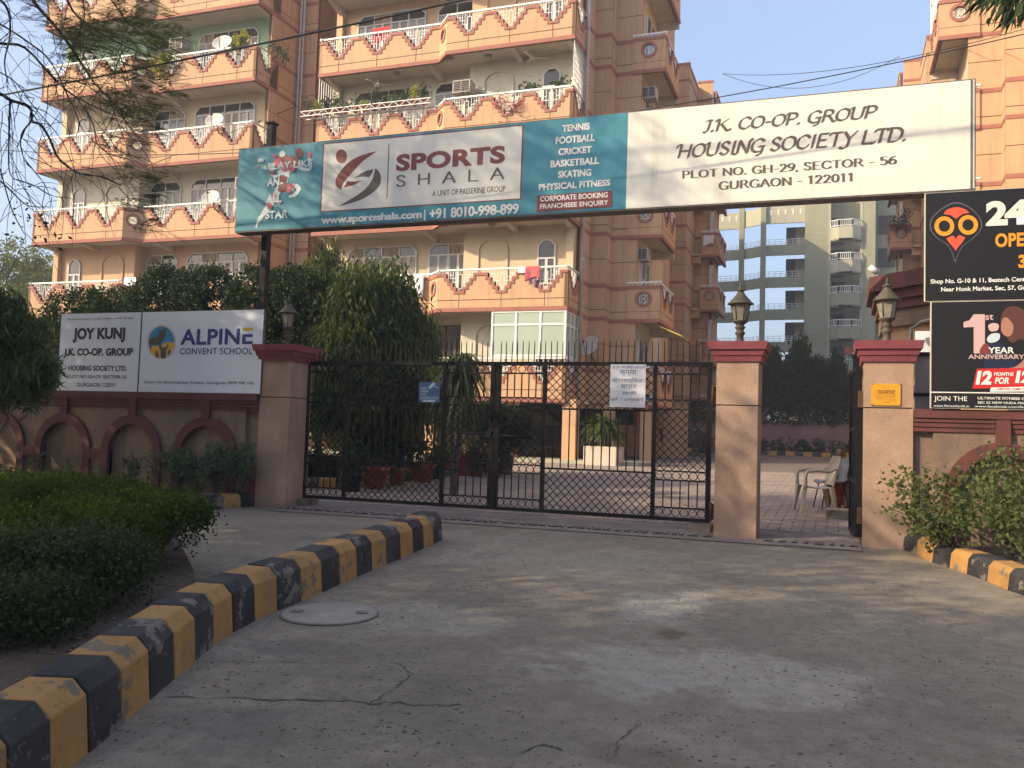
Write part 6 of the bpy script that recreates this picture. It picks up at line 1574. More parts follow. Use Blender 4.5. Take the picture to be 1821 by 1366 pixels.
for i, (px, yt, lab) in enumerate(((1374, 622, 'dark ashoka cone beside the middle pillar, before the grey tower'), (1423, 604, 'tallest and narrowest dark ashoka cone below the tower bridges'), (1452, 642, 'dark ashoka cone in front of the tower foot, twin-topped with its neighbour'), (1487, 640, 'dark ashoka cone nearest the open wicket gate'), (1400, 655, 'short dark ashoka cone in the gap between two taller ones'))):
    ashoka(lab, px, yt, 722, 42.6, .82 if i != 1 else .7, 4200, 50+i, L_DARK, .24, 'dark ashoka cones at the end of the drive', per=16)
# clipped hedge and mauve wall at the end of the drive
def box_hedge(name, lab, cat_, x0, x1, y0, y1, z0, z1, m, n, L, seed, group=None, rough=.05, stem=True, w=.34):
    rg = np.random.default_rng(seed); t = thing(name, lab, cat_, ((x0+x1)/2, (y0+y1)/2, gz(0, y0)), group=group)
    F = rg.random((n, 3)); f = rg.integers(0, 5, n); F[f == 0, 2] = 1; F[f == 1, 1] = 0; F[f == 2, 2] = .92+.08*F[f == 2, 2]; F[f == 3, 0] = rg.integers(0, 2, (f == 3).sum())
    C = np.array((x0, y0, z0))+F*np.array((x1-x0, y1-y0, z1-z0)); C += rg.normal(size=(n, 3))*rough
    C[:, 2] += .04*np.sin(C[:, 0]*5)+.03*np.sin(C[:, 0]*13+C[:, 1]*4)
    foliage('leaves', leaves(rg, C, L, w, .0), m, t)
    tb = MB(); k = max(3, int((x1-x0)/.25))
    for i in range(k):
        x = x0+(x1-x0)*(i+.5)/k+rg.normal()*.04; y = (y0+y1)/2+rg.normal()*.1
        limbs(tb, rg, (x, y, gz(0, y)), (x+rg.normal()*.12, y+rg.normal()*.1, z0+(z1-z0)*.7), .014, .006, .1, 4)
        limbs(tb, rg, (x, y, gz(0, y)), (x+rg.normal()*.2, y-rg.random()*.2, z0+(z1-z0)*.5), .010, .004, .1, 4)
    tb.obj('stem', M['bark'], t); return t
box_hedge('hedge', 'clipped dark hedge along the top of the mauve wall at the end of the drive', 'hedge', -6.2, 3.6, 40.9, 41.7, 2.5, 3.35, L_DARK, 15000, .12, 61)
mb = MB(); 
t = thing('garden_wall', 'low mauve painted wall at the end of the drive below the dark hedge', 'wall', (-1, 41, gz(0, 41)))
for i in range(8):
    x = -7+i*1.5; mb = MB(); mb.box(x+.02, x+1.46, 41.0, 41.15, gz(0, 41)-.1, 2.62); mb.obj('wall_panel', M['mauvewall'], t)
mb = MB(); mb.box(-7, 5, 41.02, 41.12, gz(0, 41)-.1, 2.6); mb.obj('core_wall', M['mauvewall'], t)
for i in range(9):
    rg = np.random.default_rng(70+i); x = -4.6+i*.78; cc = clumps(rg, (x, 39.2, 1.5), (.45, .35, .32), 22, .1); t = thing('low_bush', 'small dark bush below the mauve wall, %s from the flats side' % 'first second third fourth fifth sixth seventh eighth ninth'.split()[i], 'bush', (x, 39.2, gz(0, 39.2)), group='small bushes at the foot of the mauve wall')
    foliage('leaves', leaves(rg, scatter(rg, cc, 22, .12), .10, .3, 0), L_DARK, t)
root = thing('court_kerb', None, None, (0, 37.6, gz(0, 37.6))); root['kind'] = 'structure'
kerb(root, [(-8+i*.34, 37.6) for i in range(36)], 'yb'*18, .16, .25, .03, 1)
slab_from('court_bed', [(-8, 37.7), (4.2, 37.7), (4.2, 41), (-8, 41)], -.02, .12, M['soil'])

# background trees beyond the left end of the flats
for i, (px, yt, yb, r, Y_, lab) in enumerate(((18, 425, 640, 2.6, 33, 'sunlit airy tree at the edge of the view beyond the balconies'), (78, 452, 640, 2.0, 36, 'sunlit airy tree just clear of the end of the lowest balcony'), (-30, 500, 700, 2.4, 27, 'darker green tree low at the edge behind the bamboo leaves'), (60, 560, 700, 2.0, 24, 'bushy green tree between the wall and the flats, behind the JOY KUNJ board'))):
    c = W(px, (yt+yb)/2, Y_); zt = W(px, yt, Y_).z; zb = W(px, yb, Y_).z; rz = (zt-zb)/2
    round_tree('garden_tree', lab, 'tree', (c.x, Y_, gz(0, Y_)), [((c.x, Y_, c.z), (r, r*.8, rz)), ((c.x+r*.5, Y_-.3, c.z-rz*.3), (r*.6, r*.5, rz*.6)), ((c.x-r*.5, Y_, c.z+rz*.1), (r*.6, r*.5, rz*.7))], zb+.3, L_BG, 13000, .15, .34, 'garden trees at the far side of the flats', .2, 80+i, .16, .34, 36, .45)

# ---- island shrubs in front
def bush(name, lab, x, y, rx, ry, z0, z1, m, n, L, seed, group, cr=.10, stems=26, top_flat=True, lean=0.0, per=26, w=.36):
    rg = np.random.default_rng(seed); t = thing(name, lab, 'bush', (x, y, gz(x, y)+.1), group=group); nc = n//per
    u = rg.random(nc)*6.283; rr = np.sqrt(rg.random(nc)); cx = x+rx*rr*np.cos(u); cy = y+ry*rr*np.sin(u)
    h = z0+(z1-z0)*np.where(rg.random(nc) < .60, .76+.26*rg.random(nc)**1.2, rg.random(nc)**.6)*(1-.28*rr**4)
    cc = np.stack([cx+lean*(h-z0), cy, h], 1); C = scatter(rg, cc, per, cr)
    foliage('leaves', leaves(rg, C, L, w, -.25), m, t)
    tb = MB(); g0 = gz(x, y)+.08
    for i in range(stems):
        a = rg.random()*6.283; r_ = rg.random()**.5; s0 = (x+rx*.35*r_*math.cos(a), y+ry*.4*r_*math.sin(a), g0); q = (x+rx*.85*r_*math.cos(a)+lean*.3, y+ry*.85*r_*math.sin(a), z0+(z1-z0)*.75)
        P = limbs(tb, rg, s0, q, .015, .005, .12, 6)
        for k in (2, 3, 4):
            e = np.array(P[k])+rg.normal(size=3)*.09+np.array((.0, 0, .12)); tb.tube([P[k], tuple((np.array(P[k])+e)/2+rg.normal(size=3)*.01), tuple(e)], [.005, .004, .002], 4, cap=False)
    SV = []
    for i in range(int(n/420)):
        a = rg.random()*6.283; r_ = .55+.5*rg.random(); h = .7+.3*rg.random(); b0 = np.array((x+rx*r_*.8*math.cos(a), y+ry*r_*.8*math.sin(a), z0+(z1-z0)*h*.8)); e = b0+np.array((rx*.28*math.cos(a)*rg.random(), ry*.28*math.sin(a)*rg.random(), .04+.13*rg.random()))
        P = limbs(tb, rg, b0, tuple(e), .004, .0015, .15, 4)
        for q_ in P[1:]: SV.append(leaves(rg, np.array(q_)+rg.normal(size=(4, 3))*.018, L*1.1, w, -.2))
    foliage('shoots', np.concatenate(SV), m, t)
    tb.obj('stem', M['bark'], t); return t
GB = 'clipped shrubs on the island bed'
bush('island_shrub', 'bright-topped clipped shrub at the tip of the island bed, its bare stems showing', -5.72, 6.15, .66, .70, .48, .88, L_HEDGE, 22000, .029, 201, GB, lean=.05, stems=60)
bush('island_shrub', 'clipped shrub with a lit top, second from the tip of the island bed', -6.9, 6.75, .80, .75, .40, .92, L_HEDGE, 20000, .030, 202, GB)
bush('island_shrub', 'clipped shrub with a lit top in the middle of the back row on the island', -8.1, 7.3, .85, .8, .40, .90, L_HEDGE, 17000, .031, 203, GB)
bush('island_shrub', 'clipped shrub at the picture edge in the back row on the island', -9.5, 7.7, .9, .8, .35, .86, L_HEDGE, 9000, .04, 204, GB, stems=14)
bush('island_shrub', 'dark clipped shrub in the front row, over the bare soil beside the kerb', -5.45, 5.35, .60, .55, .34, .84, L_HEDGE, 22000, .028, 205, GB, stems=40)
bush('island_shrub', 'dark clipped shrub in the front row, second from the kerb', -6.5, 5.45, .75, .75, .30, .74, L_HEDGE, 17000, .029, 206, GB, stems=30)
bush('island_shrub', 'dark shrub in the front row near the picture edge', -4.95, 4.70, .60, .60, .16, .76, L_SHRUB, 20000, .028, 207, GB, stems=34)
bush('island_shrub', 'low straggling shrub at the near corner of the bed', -4.55, 3.98, .46, .50, .13, .56, L_SHRUB, 13000, .025, 208, GB, stems=20)
bush('island_shrub', 'dark shrub at the picture edge behind the front row', -7.6, 5.8, .9, .8, .3, .82, L_HEDGE, 12000, .038, 209, GB, stems=14)
def soil_litter():
    random.seed(19); V = []
    for i in range(900):
        x = random.uniform(-6.5, -3.45); y = random.uniform(3.0, 6.6)
        if x > -3.45-(y-2.9)*.36-.05: continue
        a = random.random()*6.28; l = random.uniform(.008, .03); w = l*.4; z = gz(x, y)+.136
        d = (math.cos(a), math.sin(a)); e = (-d[1], d[0]); V += [(x-d[0]*l, y-d[1]*l, z), (x+e[0]*w, y+e[1]*w, z+.006), (x+d[0]*l, y+d[1]*l, z+.003), (x-e[0]*w, y-e[1]*w, z+.005)]
    o = link('leaf_litter', np_mesh('leaf_litter', V, 4, L_DRY)); tag(o, 'dead leaves on the bare soil of the island bed', 'leaves', kind='stuff')
soil_litter()
# shrubs against the shaded wall
def loose_shrub(name, lab, base, pts, m, L, seed, nper=26, k0=3, group=None, w=.36, spread=.06, r=.006):
    rg = np.random.default_rng(seed); t = thing(name, lab, 'shrub', base, group=group); tb = MB(); C = []
    for q in pts:
        P = limbs(tb, rg, base, tuple(q), r*1.6, r*.5, .2, 8)
        for k in range(k0, 9):
            for _ in range(int(nper*(k/8))): 
                p = np.array(P[min(k, 8)]); C.append(p+rg.normal(size=3)*spread)
    tb.obj('stem', M['bark'], t); foliage('leaves', leaves(rg, np.array(C), L, w, -.2), m, t); return t
rg = np.random.default_rng(3)
for i, (px, py, lab) in enumerate(((310, 812, 'blue-green shrub against the shaded wall under the third arch'), (352, 818, 'blue-green shrub against the shaded wall, beside the maroon arch leg'), (385, 800, 'blue-green shrub against the shaded wall, tallest of the clump'), (425, 800, 'blue-green shrub by the shaded pillar with pinkish tips'))):
    b_ = W(px, 880, 11.2); pts = [tuple(W(px+rg.normal()*20, py+abs(rg.normal())*20-10, 11.15+rg.normal()*.15)) for _ in range(13)]
    loose_shrub('wall_shrub', lab, (b_.x, 11.2, gz(0, 11)+.1), pts, L_SAGE, .055, 300+i, 17, 5, 'blue-green shrubs against the shaded wall', spread=.055)
loose_shrub('sapling', 'small upright sapling in front of the middle arch of the shaded wall', (W(236, 850, 10.95).x, 10.95, gz(0, 11)+.1), [tuple(W(236+dx, 806+dy, 10.95)) for dx, dy in ((0, 0), (-10, 12), (8, 16), (-6, 26), (10, 26))], L_SAGE, .06, 310, 9, spread=.03)
loose_shrub('sapling', 'thin sparse sapling in front of the arch nearest the picture edge', (W(122, 850, 10.95).x, 10.95, gz(0, 11)+.1), [tuple(W(122+dx, 818+dy, 10.95)) for dx, dy in ((0, 0), (-5, 10), (4, 14))], L_SAGE, .05, 311, 4, spread=.025)
loose_shrub('sapling', 'spindly weed at the foot of the wall near the leftmost arch', (W(60, 850, 10.9).x, 10.9, gz(0, 11)+.1), [tuple(W(60+dx, 815+dy, 10.9)) for dx, dy in ((0, 0), (-15, 5), (14, -8), (20, 4))], L_SAGE, .05, 312, 5, spread=.04)
bush('edge_bush', 'dark overgrown bush at the picture edge before the wall', -13.6, 10.3, .9, .6, .4, 1.25, L_DARK, 5000, .07, 313, None, stems=12)
# bed shrub by the sunlit wall
pts = [tuple(W(x, y, Y_)) for x, y, Y_ in ((1592, 862, 10.6), (1588, 905, 10.5), (1610, 850, 10.8), (1640, 860, 10.7), (1665, 850, 10.9), (1690, 858, 10.9), (1700, 900, 10.3), (1660, 905, 10.3), (1640, 925, 10.3), (1720, 860, 10.9), (1745, 850, 10.9), (1620, 890, 10.5), (1690, 925, 10.1), (1730, 925, 10.1), (1720, 890, 10.4))]
loose_shrub('bed_shrub', 'leafy shrub on the corner bed leaning out towards the plaque pillar', (W(1690, 950, 10.6).x, 10.6, gz(0, 10.6)+.1), pts, L_BED, .055, 320, 30, 3, 'shrubs on the corner bed', spread=.085)
pts = [tuple(W(x, y, Y_)) for x, y, Y_ in ((1770, 815, 10.9), (1790, 822, 10.9), (1812, 830, 10.8), (1780, 850, 10.7), (1805, 870, 10.5), (1760, 880, 10.5), (1830, 860, 10.5), (1800, 905, 10.3), (1825, 915, 10.2), (1770, 915, 10.2), (1750, 840, 10.9), (1840, 820, 10.8))]
loose_shrub('bed_shrub', 'taller leafy shrub on the corner bed growing up inside the maroon arch', (W(1800, 955, 10.5).x, 10.5, gz(0, 10.5)+.1), pts, L_BED, .055, 321, 36, 3, 'shrubs on the corner bed', spread=.10)
loose_shrub('bed_shrub', 'shrub at the kerb edge of the corner bed', (W(1850, 960, 10.0).x, 10.0, gz(0, 10)+.1), [tuple(W(x, y, 9.9)) for x, y in ((1800, 930), (1830, 935), (1860, 900), (1840, 880), (1880, 880))], L_BED, .055, 322, 36, 3, 'shrubs on the corner bed', spread=.09)
# long-leaved plant at the picture edge
def strap_plant(name, lab, base, hub, n, L, w, m, seed, updown=(-.9, .5), spread=1.0, hubs=1, hr=.2, trunk=.03, group=None, bend=.35, stems=99):
    rg = np.random.default_rng(seed); t = thing(name, lab, 'plant', base, group=group); V = []
    tb = MB(); H_ = [np.array(hub)+rg.normal(size=3)*hr for _ in range(hubs)]
    for hi_, h in enumerate(H_):
        if hi_ < stems: tb.tube([base, tuple((np.array(base)+h)/2+rg.normal(size=3)*.03), tuple(h)], [trunk, trunk*.8, trunk*.5], 6, cap=False)
        for _ in range(n//hubs):
            a = rg.random()*6.283; e = rg.uniform(*updown); d = np.array((math.cos(a)*spread, math.sin(a)*spread, e)); d /= np.linalg.norm(d); s = np.cross(d, (0, 0, 1)); s /= np.linalg.norm(s)+1e-9
            l = L*rg.uniform(.7, 1.15); P = [h+d*l*u_+np.array((0, 0, -bend*l*u_*u_)) for u_ in (0, .35, .7, 1)]; ww = [w*.5, w, w*.75, .0005]
            for i in range(3): V.extend([tuple(P[i]-s*ww[i]), tuple(P[i+1]-s*ww[i+1]), tuple(P[i+1]+s*ww[i+1]), tuple(P[i]+s*ww[i])])
    tb.obj('stem', M['bark'], t); foliage('leaves', V, m, t); return t
rg = np.random.default_rng(330); t = thing('bamboo_clump', 'mass of long drooping dark leaves hanging before the end of the compound wall', 'plant', (W(-20, 640, 9.6).x, 9.6, gz(0, 9.6)))
VV = []
for (x, y, r1, r2, n) in ((15, 610, .62, .50, 1700), (-10, 560, .55, .4, 1100), (-25, 680, .6, .5, 1100), (40, 690, .42, .30, 900), (70, 660, .26, .26, 420), (15, 590, .38, .25, 500)):
    c_ = W(x, y, 9.6); cc = clumps(rg, c_, (r1, .35, r2), n//9, .1, .3); VV.append(leaves(rg, scatter(rg, cc, 9, .12), .24, .06, .75, np.tile(np.array((.25, 0, -.2)), (len(cc)*9, 1)), .5))
foliage('leaves', np.concatenate(VV), L_PALM, t); tb = MB()
for k in range(7): limbs(tb, rg, (W(-40, 640, 9.6).x+rg.normal()*.15, 9.7, gz(0, 9.6)), tuple(W(-20+k*14, 610+rg.normal()*20, 9.6)), .016, .006, .3, 7)
tb.obj('stem', M['bark'], t)
hb = W(816, 640, 14.6); strap_plant('yucca', 'tall strap-leaved plant with a skirt of drooping leaves just behind the gate meeting', (hb.x, 14.6, gz(0, 14.6)), tuple(hb), 420, .72, .017, L_PALM, 331, (-1.0, 1.0), .6, hubs=3, hr=.12, trunk=.05, bend=.9)
pl0, pl1 = W(1044, 793, 25.6), W(1118, 793, 25.6)
tp = thing('planter_box', 'large cream masonry planter below the sago palm by the parking entrance', 'planter', ((pl0.x+pl1.x)/2, 25.9, gz(0, 25.6)))
mb = MB(); zt = pl0.z
mb.box(pl0.x, pl1.x-.28, 25.2, 25.36, gz(0, 25.2), zt); mb.box(pl0.x, pl0.x+.1, 25.37, 26.1, gz(0, 25.2), zt); mb.box(pl1.x-.38, pl1.x-.28, 25.37, 26.1, gz(0, 25.2), zt); mb.box(pl0.x, pl1.x-.28, 26.1, 26.2, gz(0, 25.2), zt); mb.obj('box', M['planter'], tp)
mb = MB(); mb.box(pl0.x+.1, pl1.x-.38, 25.36, 26.1, zt-.2, zt-.08); mb.obj('soil', M['soil'], tp)
hb = W(1078, 758, 25.7); strap_plant('sago_palm', 'round dark sago palm growing in the cream planter', (hb.x, 25.7, zt-.1), tuple(hb), 420, .78, .03, L_PALM, 332, (-.5, 1.2), 1.0, hubs=3, hr=.06, trunk=.16, bend=.45)

# ---- garden inside the gate
box_hedge('hedge', 'clipped green hedge seen through the shaded gate leaf', 'hedge', -12.6, -8.6, 16.4, 17.4, .75, 1.62, L_BED, 18000, .05, 340, 'hedges of the garden inside the gate', .05)
box_hedge('hedge', 'clipped yellow-green hedge seen through the gate beside the red planter', 'hedge', -8.5, -7.3, 19.0, 20.0, .85, 1.75, leafmat('lime_hedge_leaf', (.06, .10, .012), (.16, .20, .025), .3), 6000, .05, 341, 'hedges of the garden inside the gate', .06)
bush('garden_shrub', 'dark broad shrub behind the shaded gate leaf beside the kerb', -9.7, 15.5, 1.1, .4, .60, .98, L_DARK, 7000, .06, 342, 'shrubs of the garden inside the gate')
bush('garden_shrub', 'leafy pale-edged shrub behind the middle of the shaded gate leaf', -8.9, 16.4, .5, .5, .9, 1.6, L_SAGE, 2600, .12, 343, 'shrubs of the garden inside the gate')
bush('garden_shrub', 'grey-green shrub over the red planter behind the meeting of the gates', -7.4, 19.2, .9, .7, 1.2, 2.2, L_SHRUB, 8000, .06, 344, 'shrubs of the garden inside the gate')
bush('garden_shrub', 'dark narrow shrub before the lit column, behind the gate hasp', -6.95, 19.0, .28, .28, .9, 1.9, L_DARK, 3000, .06, 345, 'shrubs of the garden inside the gate')
slab_from('garden_bed', [(-14, 14.6), (-8.9, 14.9), (-8.5, 16.2), (-8.2, 18.5), (-7.9, 21), (-14, 21)], -.02, .14, M['soil'])
root = thing('garden_kerb', None, None, (-8.6, 15.5, gz(0, 15.5))); root['kind'] = 'structure'
kerb(root, [(-11.6, 14.55), (-11.2, 14.58), (-10.8, 14.6), (-10.4, 14.62), (-10, 14.64), (-9.6, 14.66), (-9.2, 14.72), (-8.86, 14.85), (-8.68, 15.2), (-8.58, 15.6), (-8.48, 16), (-8.4, 16.4), (-8.32, 16.8)], 'ybybybybybyb', .17, .16, .03, 1)
def pot(lab, x, y, r, h, m, plant=None, seed=0, z=None, group='flower pots inside the gate', name='flower_pot', L=.09, ph=.35, n=300):
    z = gz(x, y)+.012 if z is None else z; t = thing(name, lab, 'pot', (x, y, z), group=group)
    mb = MB(); mb.lathe([(r*.66, 0), (r*.93, h*.82), (r*1.02, h*.82), (r*1.04, h), (r*.92, h), (r*.86, h*.86), (.0, h*.86)], (x, y, z), 18); mb.obj('pot', m, t)
    if plant:
        rg = np.random.default_rng(seed); C = np.array((x, y, z+h+ph*.5))+rg.normal(size=(n, 3))*np.array((r*.75, r*.75, ph*.30)); 
        tb = MB()
        for _ in range(7): limbs(tb, rg, (x, y, z+h*.85), tuple(C[rg.integers(n)]), .006, .003, .1, 4)
        tb.obj('stem', M['bark'], t); foliage('leaves', leaves(rg, C, L, .3, -.2), plant, t)
    return t
M['blackpot'] = mat('black_plastic_pot', (.02, .02, .022), .4)
for i, (px, py, r, h, mm, pl_, lab) in enumerate(((665, 871, .27, .42, 'terracotta', L_DARK, 'large terracotta pot behind the lattice, biggest of the row'), (706, 865, .19, .36, 'terracotta', L_DARK, 'terracotta pot beside the biggest one'), (752, 859, .26, .40, 'terracotta', L_SHRUB, 'broad terracotta pot near the red planter'), (625, 876, .20, .34, 'blackpot', L_DARK, 'black plastic pot at the kerb end'), (778, 853, .14, .2, 'blackpot', L_SHRUB, 'small dark pot under the bushy plant'), (882, 850, .16, .28, 'terracotta', L_SHRUB, 'terracotta pot seen between the two gate leaves'), (846, 849, .15, .16, 'terracotta', L_SHRUB, 'shallow terracotta pot before the red planter'), (727, 857, .13, .25, 'yelink', None, 'small yellow painted pot between two terracotta ones'))):
    g = WG(px, py); pot(lab, g.x, g.y, r, h, M[mm], pl_, 400+i, n=420, ph=.5)
a, b_ = WG(778, 846), WG(851, 847); t = thing('long_planter', 'long red painted planter box behind the meeting of the gates', 'planter', ((a.x+b_.x)/2, a.y, a.z))
mb = MB(); zz = a.z-.03; y0 = a.y; mb.box(a.x, b_.x, y0, y0+.06, zz, zz+.55); mb.box(a.x, a.x+.06, y0+.061, y0+.7, zz, zz+.55); mb.box(b_.x-.06, b_.x, y0+.061, y0+.7, zz, zz+.55); mb.box(a.x, b_.x, y0+.701, y0+.76, zz, zz+.55); mb.obj('box', M['redbox'], t)
mb = MB(); mb.box(a.x+.061, b_.x-.061, y0+.061, y0+.70, zz+.3, zz+.48); mb.obj('soil', M['soil'], t)

# ---------------------------------------------------------------- smog
mb = MB(); mb.box(-305, 305, -65, 405, -4, 30); hz_m = bpy.data.materials.new('smog'); hz_m.use_nodes = True; nt = hz_m.node_tree; nt.nodes.remove(nt.nodes['Principled BSDF'])
pv = nt.nodes.new('ShaderNodeVolumePrincipled'); pv.inputs['Density'].default_value = .0023; pv.inputs['Color'].default_value = (.92, .92, .95, 1); pv.inputs['Anisotropy'].default_value = .3; nt.links.new(pv.outputs[0], nt.nodes['Material Output'].inputs['Volume'])
o = mb.obj('haze', hz_m); o['kind'] = 'stuff'
# ---------------------------------------------------------------- guard house
t = thing('guard_house', 'small gatehouse with a stepped red eave behind the plaque pillar', 'building', (2.2, 14.6, gz(0, 14.6)))
def octa(r, z0, z1, m, nm, cx=2.22, cy=14.7):
    pts = [(cx+r*math.cos(R(22.5+45*k)), cy+r*math.sin(R(22.5+45*k))) for k in range(8)]; mb = MB(); mb.prism(pts, z0, z1, 'xy'); mb.obj(nm, m, t)
octa(1.62, gz(0, 13), 3.30, M['plaster'], 'wall'); octa(1.66, 2.25, 2.42, M['maroon'], 'wall_band')
octa(1.72, 3.28, 3.52, M['wallgrit'], 'eave_board'); octa(1.78, 3.525, 3.65, M['maroon'], 'eave_course'); octa(1.84, 3.655, 3.79, M['maroon'], 'eave_course'); octa(1.92, 3.795, 4.02, M['maroon'], 'eave_course')
mb = MB(); mb.tube([(.98, 13.55, 2.45), (.98, 13.5, 3.2), (1.1, 13.3, 3.27), (1.4, 13.1, 3.3)], .02, 6); mb.obj('conduit', M['pipe'], t)
cm = thing('security_camera', 'white security camera perched on the corner of the red eave', 'camera', (.48, 14.0, 4.02)); c = W(1550, 478, 13.9); d = W(1560, 485, 13.9)
mb = MB(); mb.tube([tuple(W(1546, 475, 13.9)), tuple(W(1561, 485, 13.9))], .045, 10); mb.obj('housing', M['white'], cm); mb = MB(); mb.tube([tuple(W(1557, 484, 13.9)), tuple(W(1562, 496, 13.9))], .015, 6); mb.obj('bracket', M['white'], cm)
# white gate frame seen between pillar and boards
t = thing('side_screen', 'white screen panel with black rails between the plaque pillar and the gym boards', 'screen', (1.0, 12.2, .37))
mb = MB(); mb.box(.93, 1.30, 12.2, 12.23, .3, 3.0); mb.obj('panel', M['boardwhite'], t); mb = MB(); mb.box(.90, 1.32, 12.15, 12.19, 2.18, 2.22); mb.box(.90, 1.32, 12.15, 12.19, 2.68, 2.73); mb.box(1.12, 1.15, 12.16, 12.195, .3, 3.0); mb.obj('rail', M['iron'], t)

# ---------------------------------------------------------------- chairs, stone, watchman
M['beigeplastic'] = mat('beige_plastic', (.34, .30, .25), .4, c2=(.30, .26, .21), s=6)
M['greyplastic'] = mat('grey_plastic_shell', (.17, .17, .175), .4, c2=(.21, .21, .21), s=6)
def chair_monobloc(x, y, rz):
    z = gz(x, y)+.02; t = thing('plastic_chair', 'beige plastic armchair on the pavers inside the wicket opening', 'chair', (x, y, z), rz)
    def P(mb, nm): o = mb.obj(nm, M['beigeplastic']); o.parent = t; b_ = o.modifiers.new('b', 'BEVEL'); b_.width = .008; b_.segments = 2; return o
    mb = MB(); N = 8
    for i in range(N):
        x0, x1 = -.22+.44*i/N, -.22+.44*(i+1)/N; f = lambda u: .42-.03*math.sin(math.pi*(u+.22)/.44)+.012*(u/.22)
        mb.prism([(x0, f(x0)), (x1, f(x1)), (x1, f(x1)-.02), (x0, f(x0)-.02)], -.22, .22, 'xz')
    P(mb, 'seat')
    for sx in (-1, 1):
        for sy in (-1, 1):
            mb = MB(); top = (sx*.20, sy*.21, .41); bot = (sx*.27, sy*.25, .0); mb.tube([bot, top], [.028, .050], 4, smooth=False); P(mb, 'leg')
    for sy in (-1, 1):
        mb = MB(); mb.tube([(.21, sy*.25, .40), (.215, sy*.27, .58), (.19, sy*.275, .645), (.05, sy*.275, .665), (-.16, sy*.27, .655), (-.26, sy*.25, .70)], [.030, .028, .030, .028, .028, .024], 8); P(mb, 'armrest')
    mb = MB()
    for i in range(5):
        yy = -.17+.085*i; mb.bar((-.21, yy, .44), (-.33, yy*1.1, .86),   .072, .016, side=(1, 0, 0))
    mb.bar((-.335, -.22, .87), (-.335, .22, .87), .06, .02, side=(1, 0, 0)); mb.bar((-.215, -.24, .42), (-.335, -.23, .88), .04, .02, side=(1, 0, 0)); mb.bar((-.215, .24, .42), (-.335, .23, .88), .04, .02, side=(1, 0, 0)); P(mb, 'backrest')
    return t
chair_monobloc(-.30, 15.1, R(196))
def chair_shell(x, y, rz):
    z = gz(x, y)+.02; t = thing('shell_chair', 'dark grey shell chair with thin metal legs beside the beige armchair', 'chair', (x, y, z), rz)
    mb = MB(); prof = [(.22, .42), (.18, .445), (.05, .43), (-.12, .43), (-.19, .47), (-.22, .56), (-.25, .70), (-.30, .84)]
    vs = []; nn = 9
    for px_, pz_ in prof:
        for k in range(nn):
            v = -1+2*k/(nn-1); vs.append((px_+(.05*v*v if pz_ > .5 else 0), .22*v*(1-.12*(pz_ > .8)), pz_+(.035*v*v if pz_ < .5 else 0)))
    fs = [(i*nn+k, i*nn+k+1, (i+1)*nn+k+1, (i+1)*nn+k) for i in range(len(prof)-1) for k in range(nn-1)]
    mb.add(vs, fs, 0, True); o = mb.obj('shell', M['greyplastic']); o.parent = t; s_ = o.modifiers.new('s', 'SOLIDIFY'); s_.thickness = .012
    for sx in (-1, 1):
        for sy in (-1, 1):
            mb = MB(); mb.tube([(sx*.15, sy*.15, .42), (sx*.22, sy*.21, .0)], .011, 8); o = mb.obj('leg', M['iron']); o.parent = t
    return t
chair_shell(-.06, 15.75, R(200))
g = WG(1490, 926); mb = MB(); random.seed(3)
mb.box(g.x-.17, g.x+.24, g.y+.0, g.y+.30, g.z-.01, g.z+.17); o = mb.obj('concrete_block', M['stone'], base=(g.x+.02, g.y+.12, g.z)); tag(o, 'rough concrete block on the pavers at the foot of the open wicket gate', 'block'); bv = o.modifiers.new('b', 'BEVEL'); bv.width = .02; bv.segments = 3
# seated watchman, mostly behind the wicket
def skin_chain(name, nodes, edges, m, parent, sub=2):
    me = bpy.data.meshes.new(name); me.from_pydata([n[0] for n in nodes], edges, []); me.update(); o = bpy.data.objects.new(name, me); col.objects.link(o); o.parent = parent; me.materials.append(m)
    sk = o.modifiers.new('skin', 'SKIN'); sk.use_smooth_shade = True
    for i, nd in enumerate(nodes): me.skin_vertices[0].data[i].radius = (nd[1], nd[2] if len(nd) > 2 else nd[1])
    me.skin_vertices[0].data[0].use_root = True
    sb = o.modifiers.new('sub', 'SUBSURF'); sb.levels = sub; sb.render_levels = sub; return o
M['skin'] = mat('brown_skin', (.16, .075, .045), .5); M['hair'] = mat('black_hair', (.012, .010, .010), .6); M['darkcloth'] = mat('dark_cloth', (.03, .03, .04), .9); M['orangecloth'] = mat('orange_cloth', (.45, .07, .03), .9, c2=(.34, .05, .02), s=9)
px, py = .15, 16.2; pz = gz(px, py)+.02
w_ = thing('person', 'watchman sitting low behind the open wicket gate, orange cloth over the knees', 'person', (px, py, pz), R(-12))
bd = skin_chain('body', [((0, 0, .28), .13, .16), ((-.01, .0, .45), .13, .17), ((-.02, -.01, .62), .12, .16), ((-.03, -.02, .73), .05, .05), ((-.04, -.04, .80), .05, .05),
    ((-.12, -.02, .66), .05), ((-.20, -.10, .50), .042), ((-.16, -.26, .42), .035), ((.12, -.02, .66), .05), ((.20, -.10, .50), .042), ((.12, -.28, .42), .035),
    ((-.10, -.05, .27), .09), ((-.17, -.36, .36), .07), ((-.17, -.40, .06), .045), ((-.17, -.50, .03), .04), ((.10, -.05, .27), .09), ((.12, -.36, .36), .07), ((.12, -.40, .06), .045), ((.12, -.50, .03), .04)],
    [(0,1),(1,2),(2,3),(3,4),(2,5),(5,6),(6,7),(2,8),(8,9),(9,10),(0,11),(11,12),(12,13),(13,14),(0,15),(15,16),(16,17),(17,18)], M['skin'], w_)
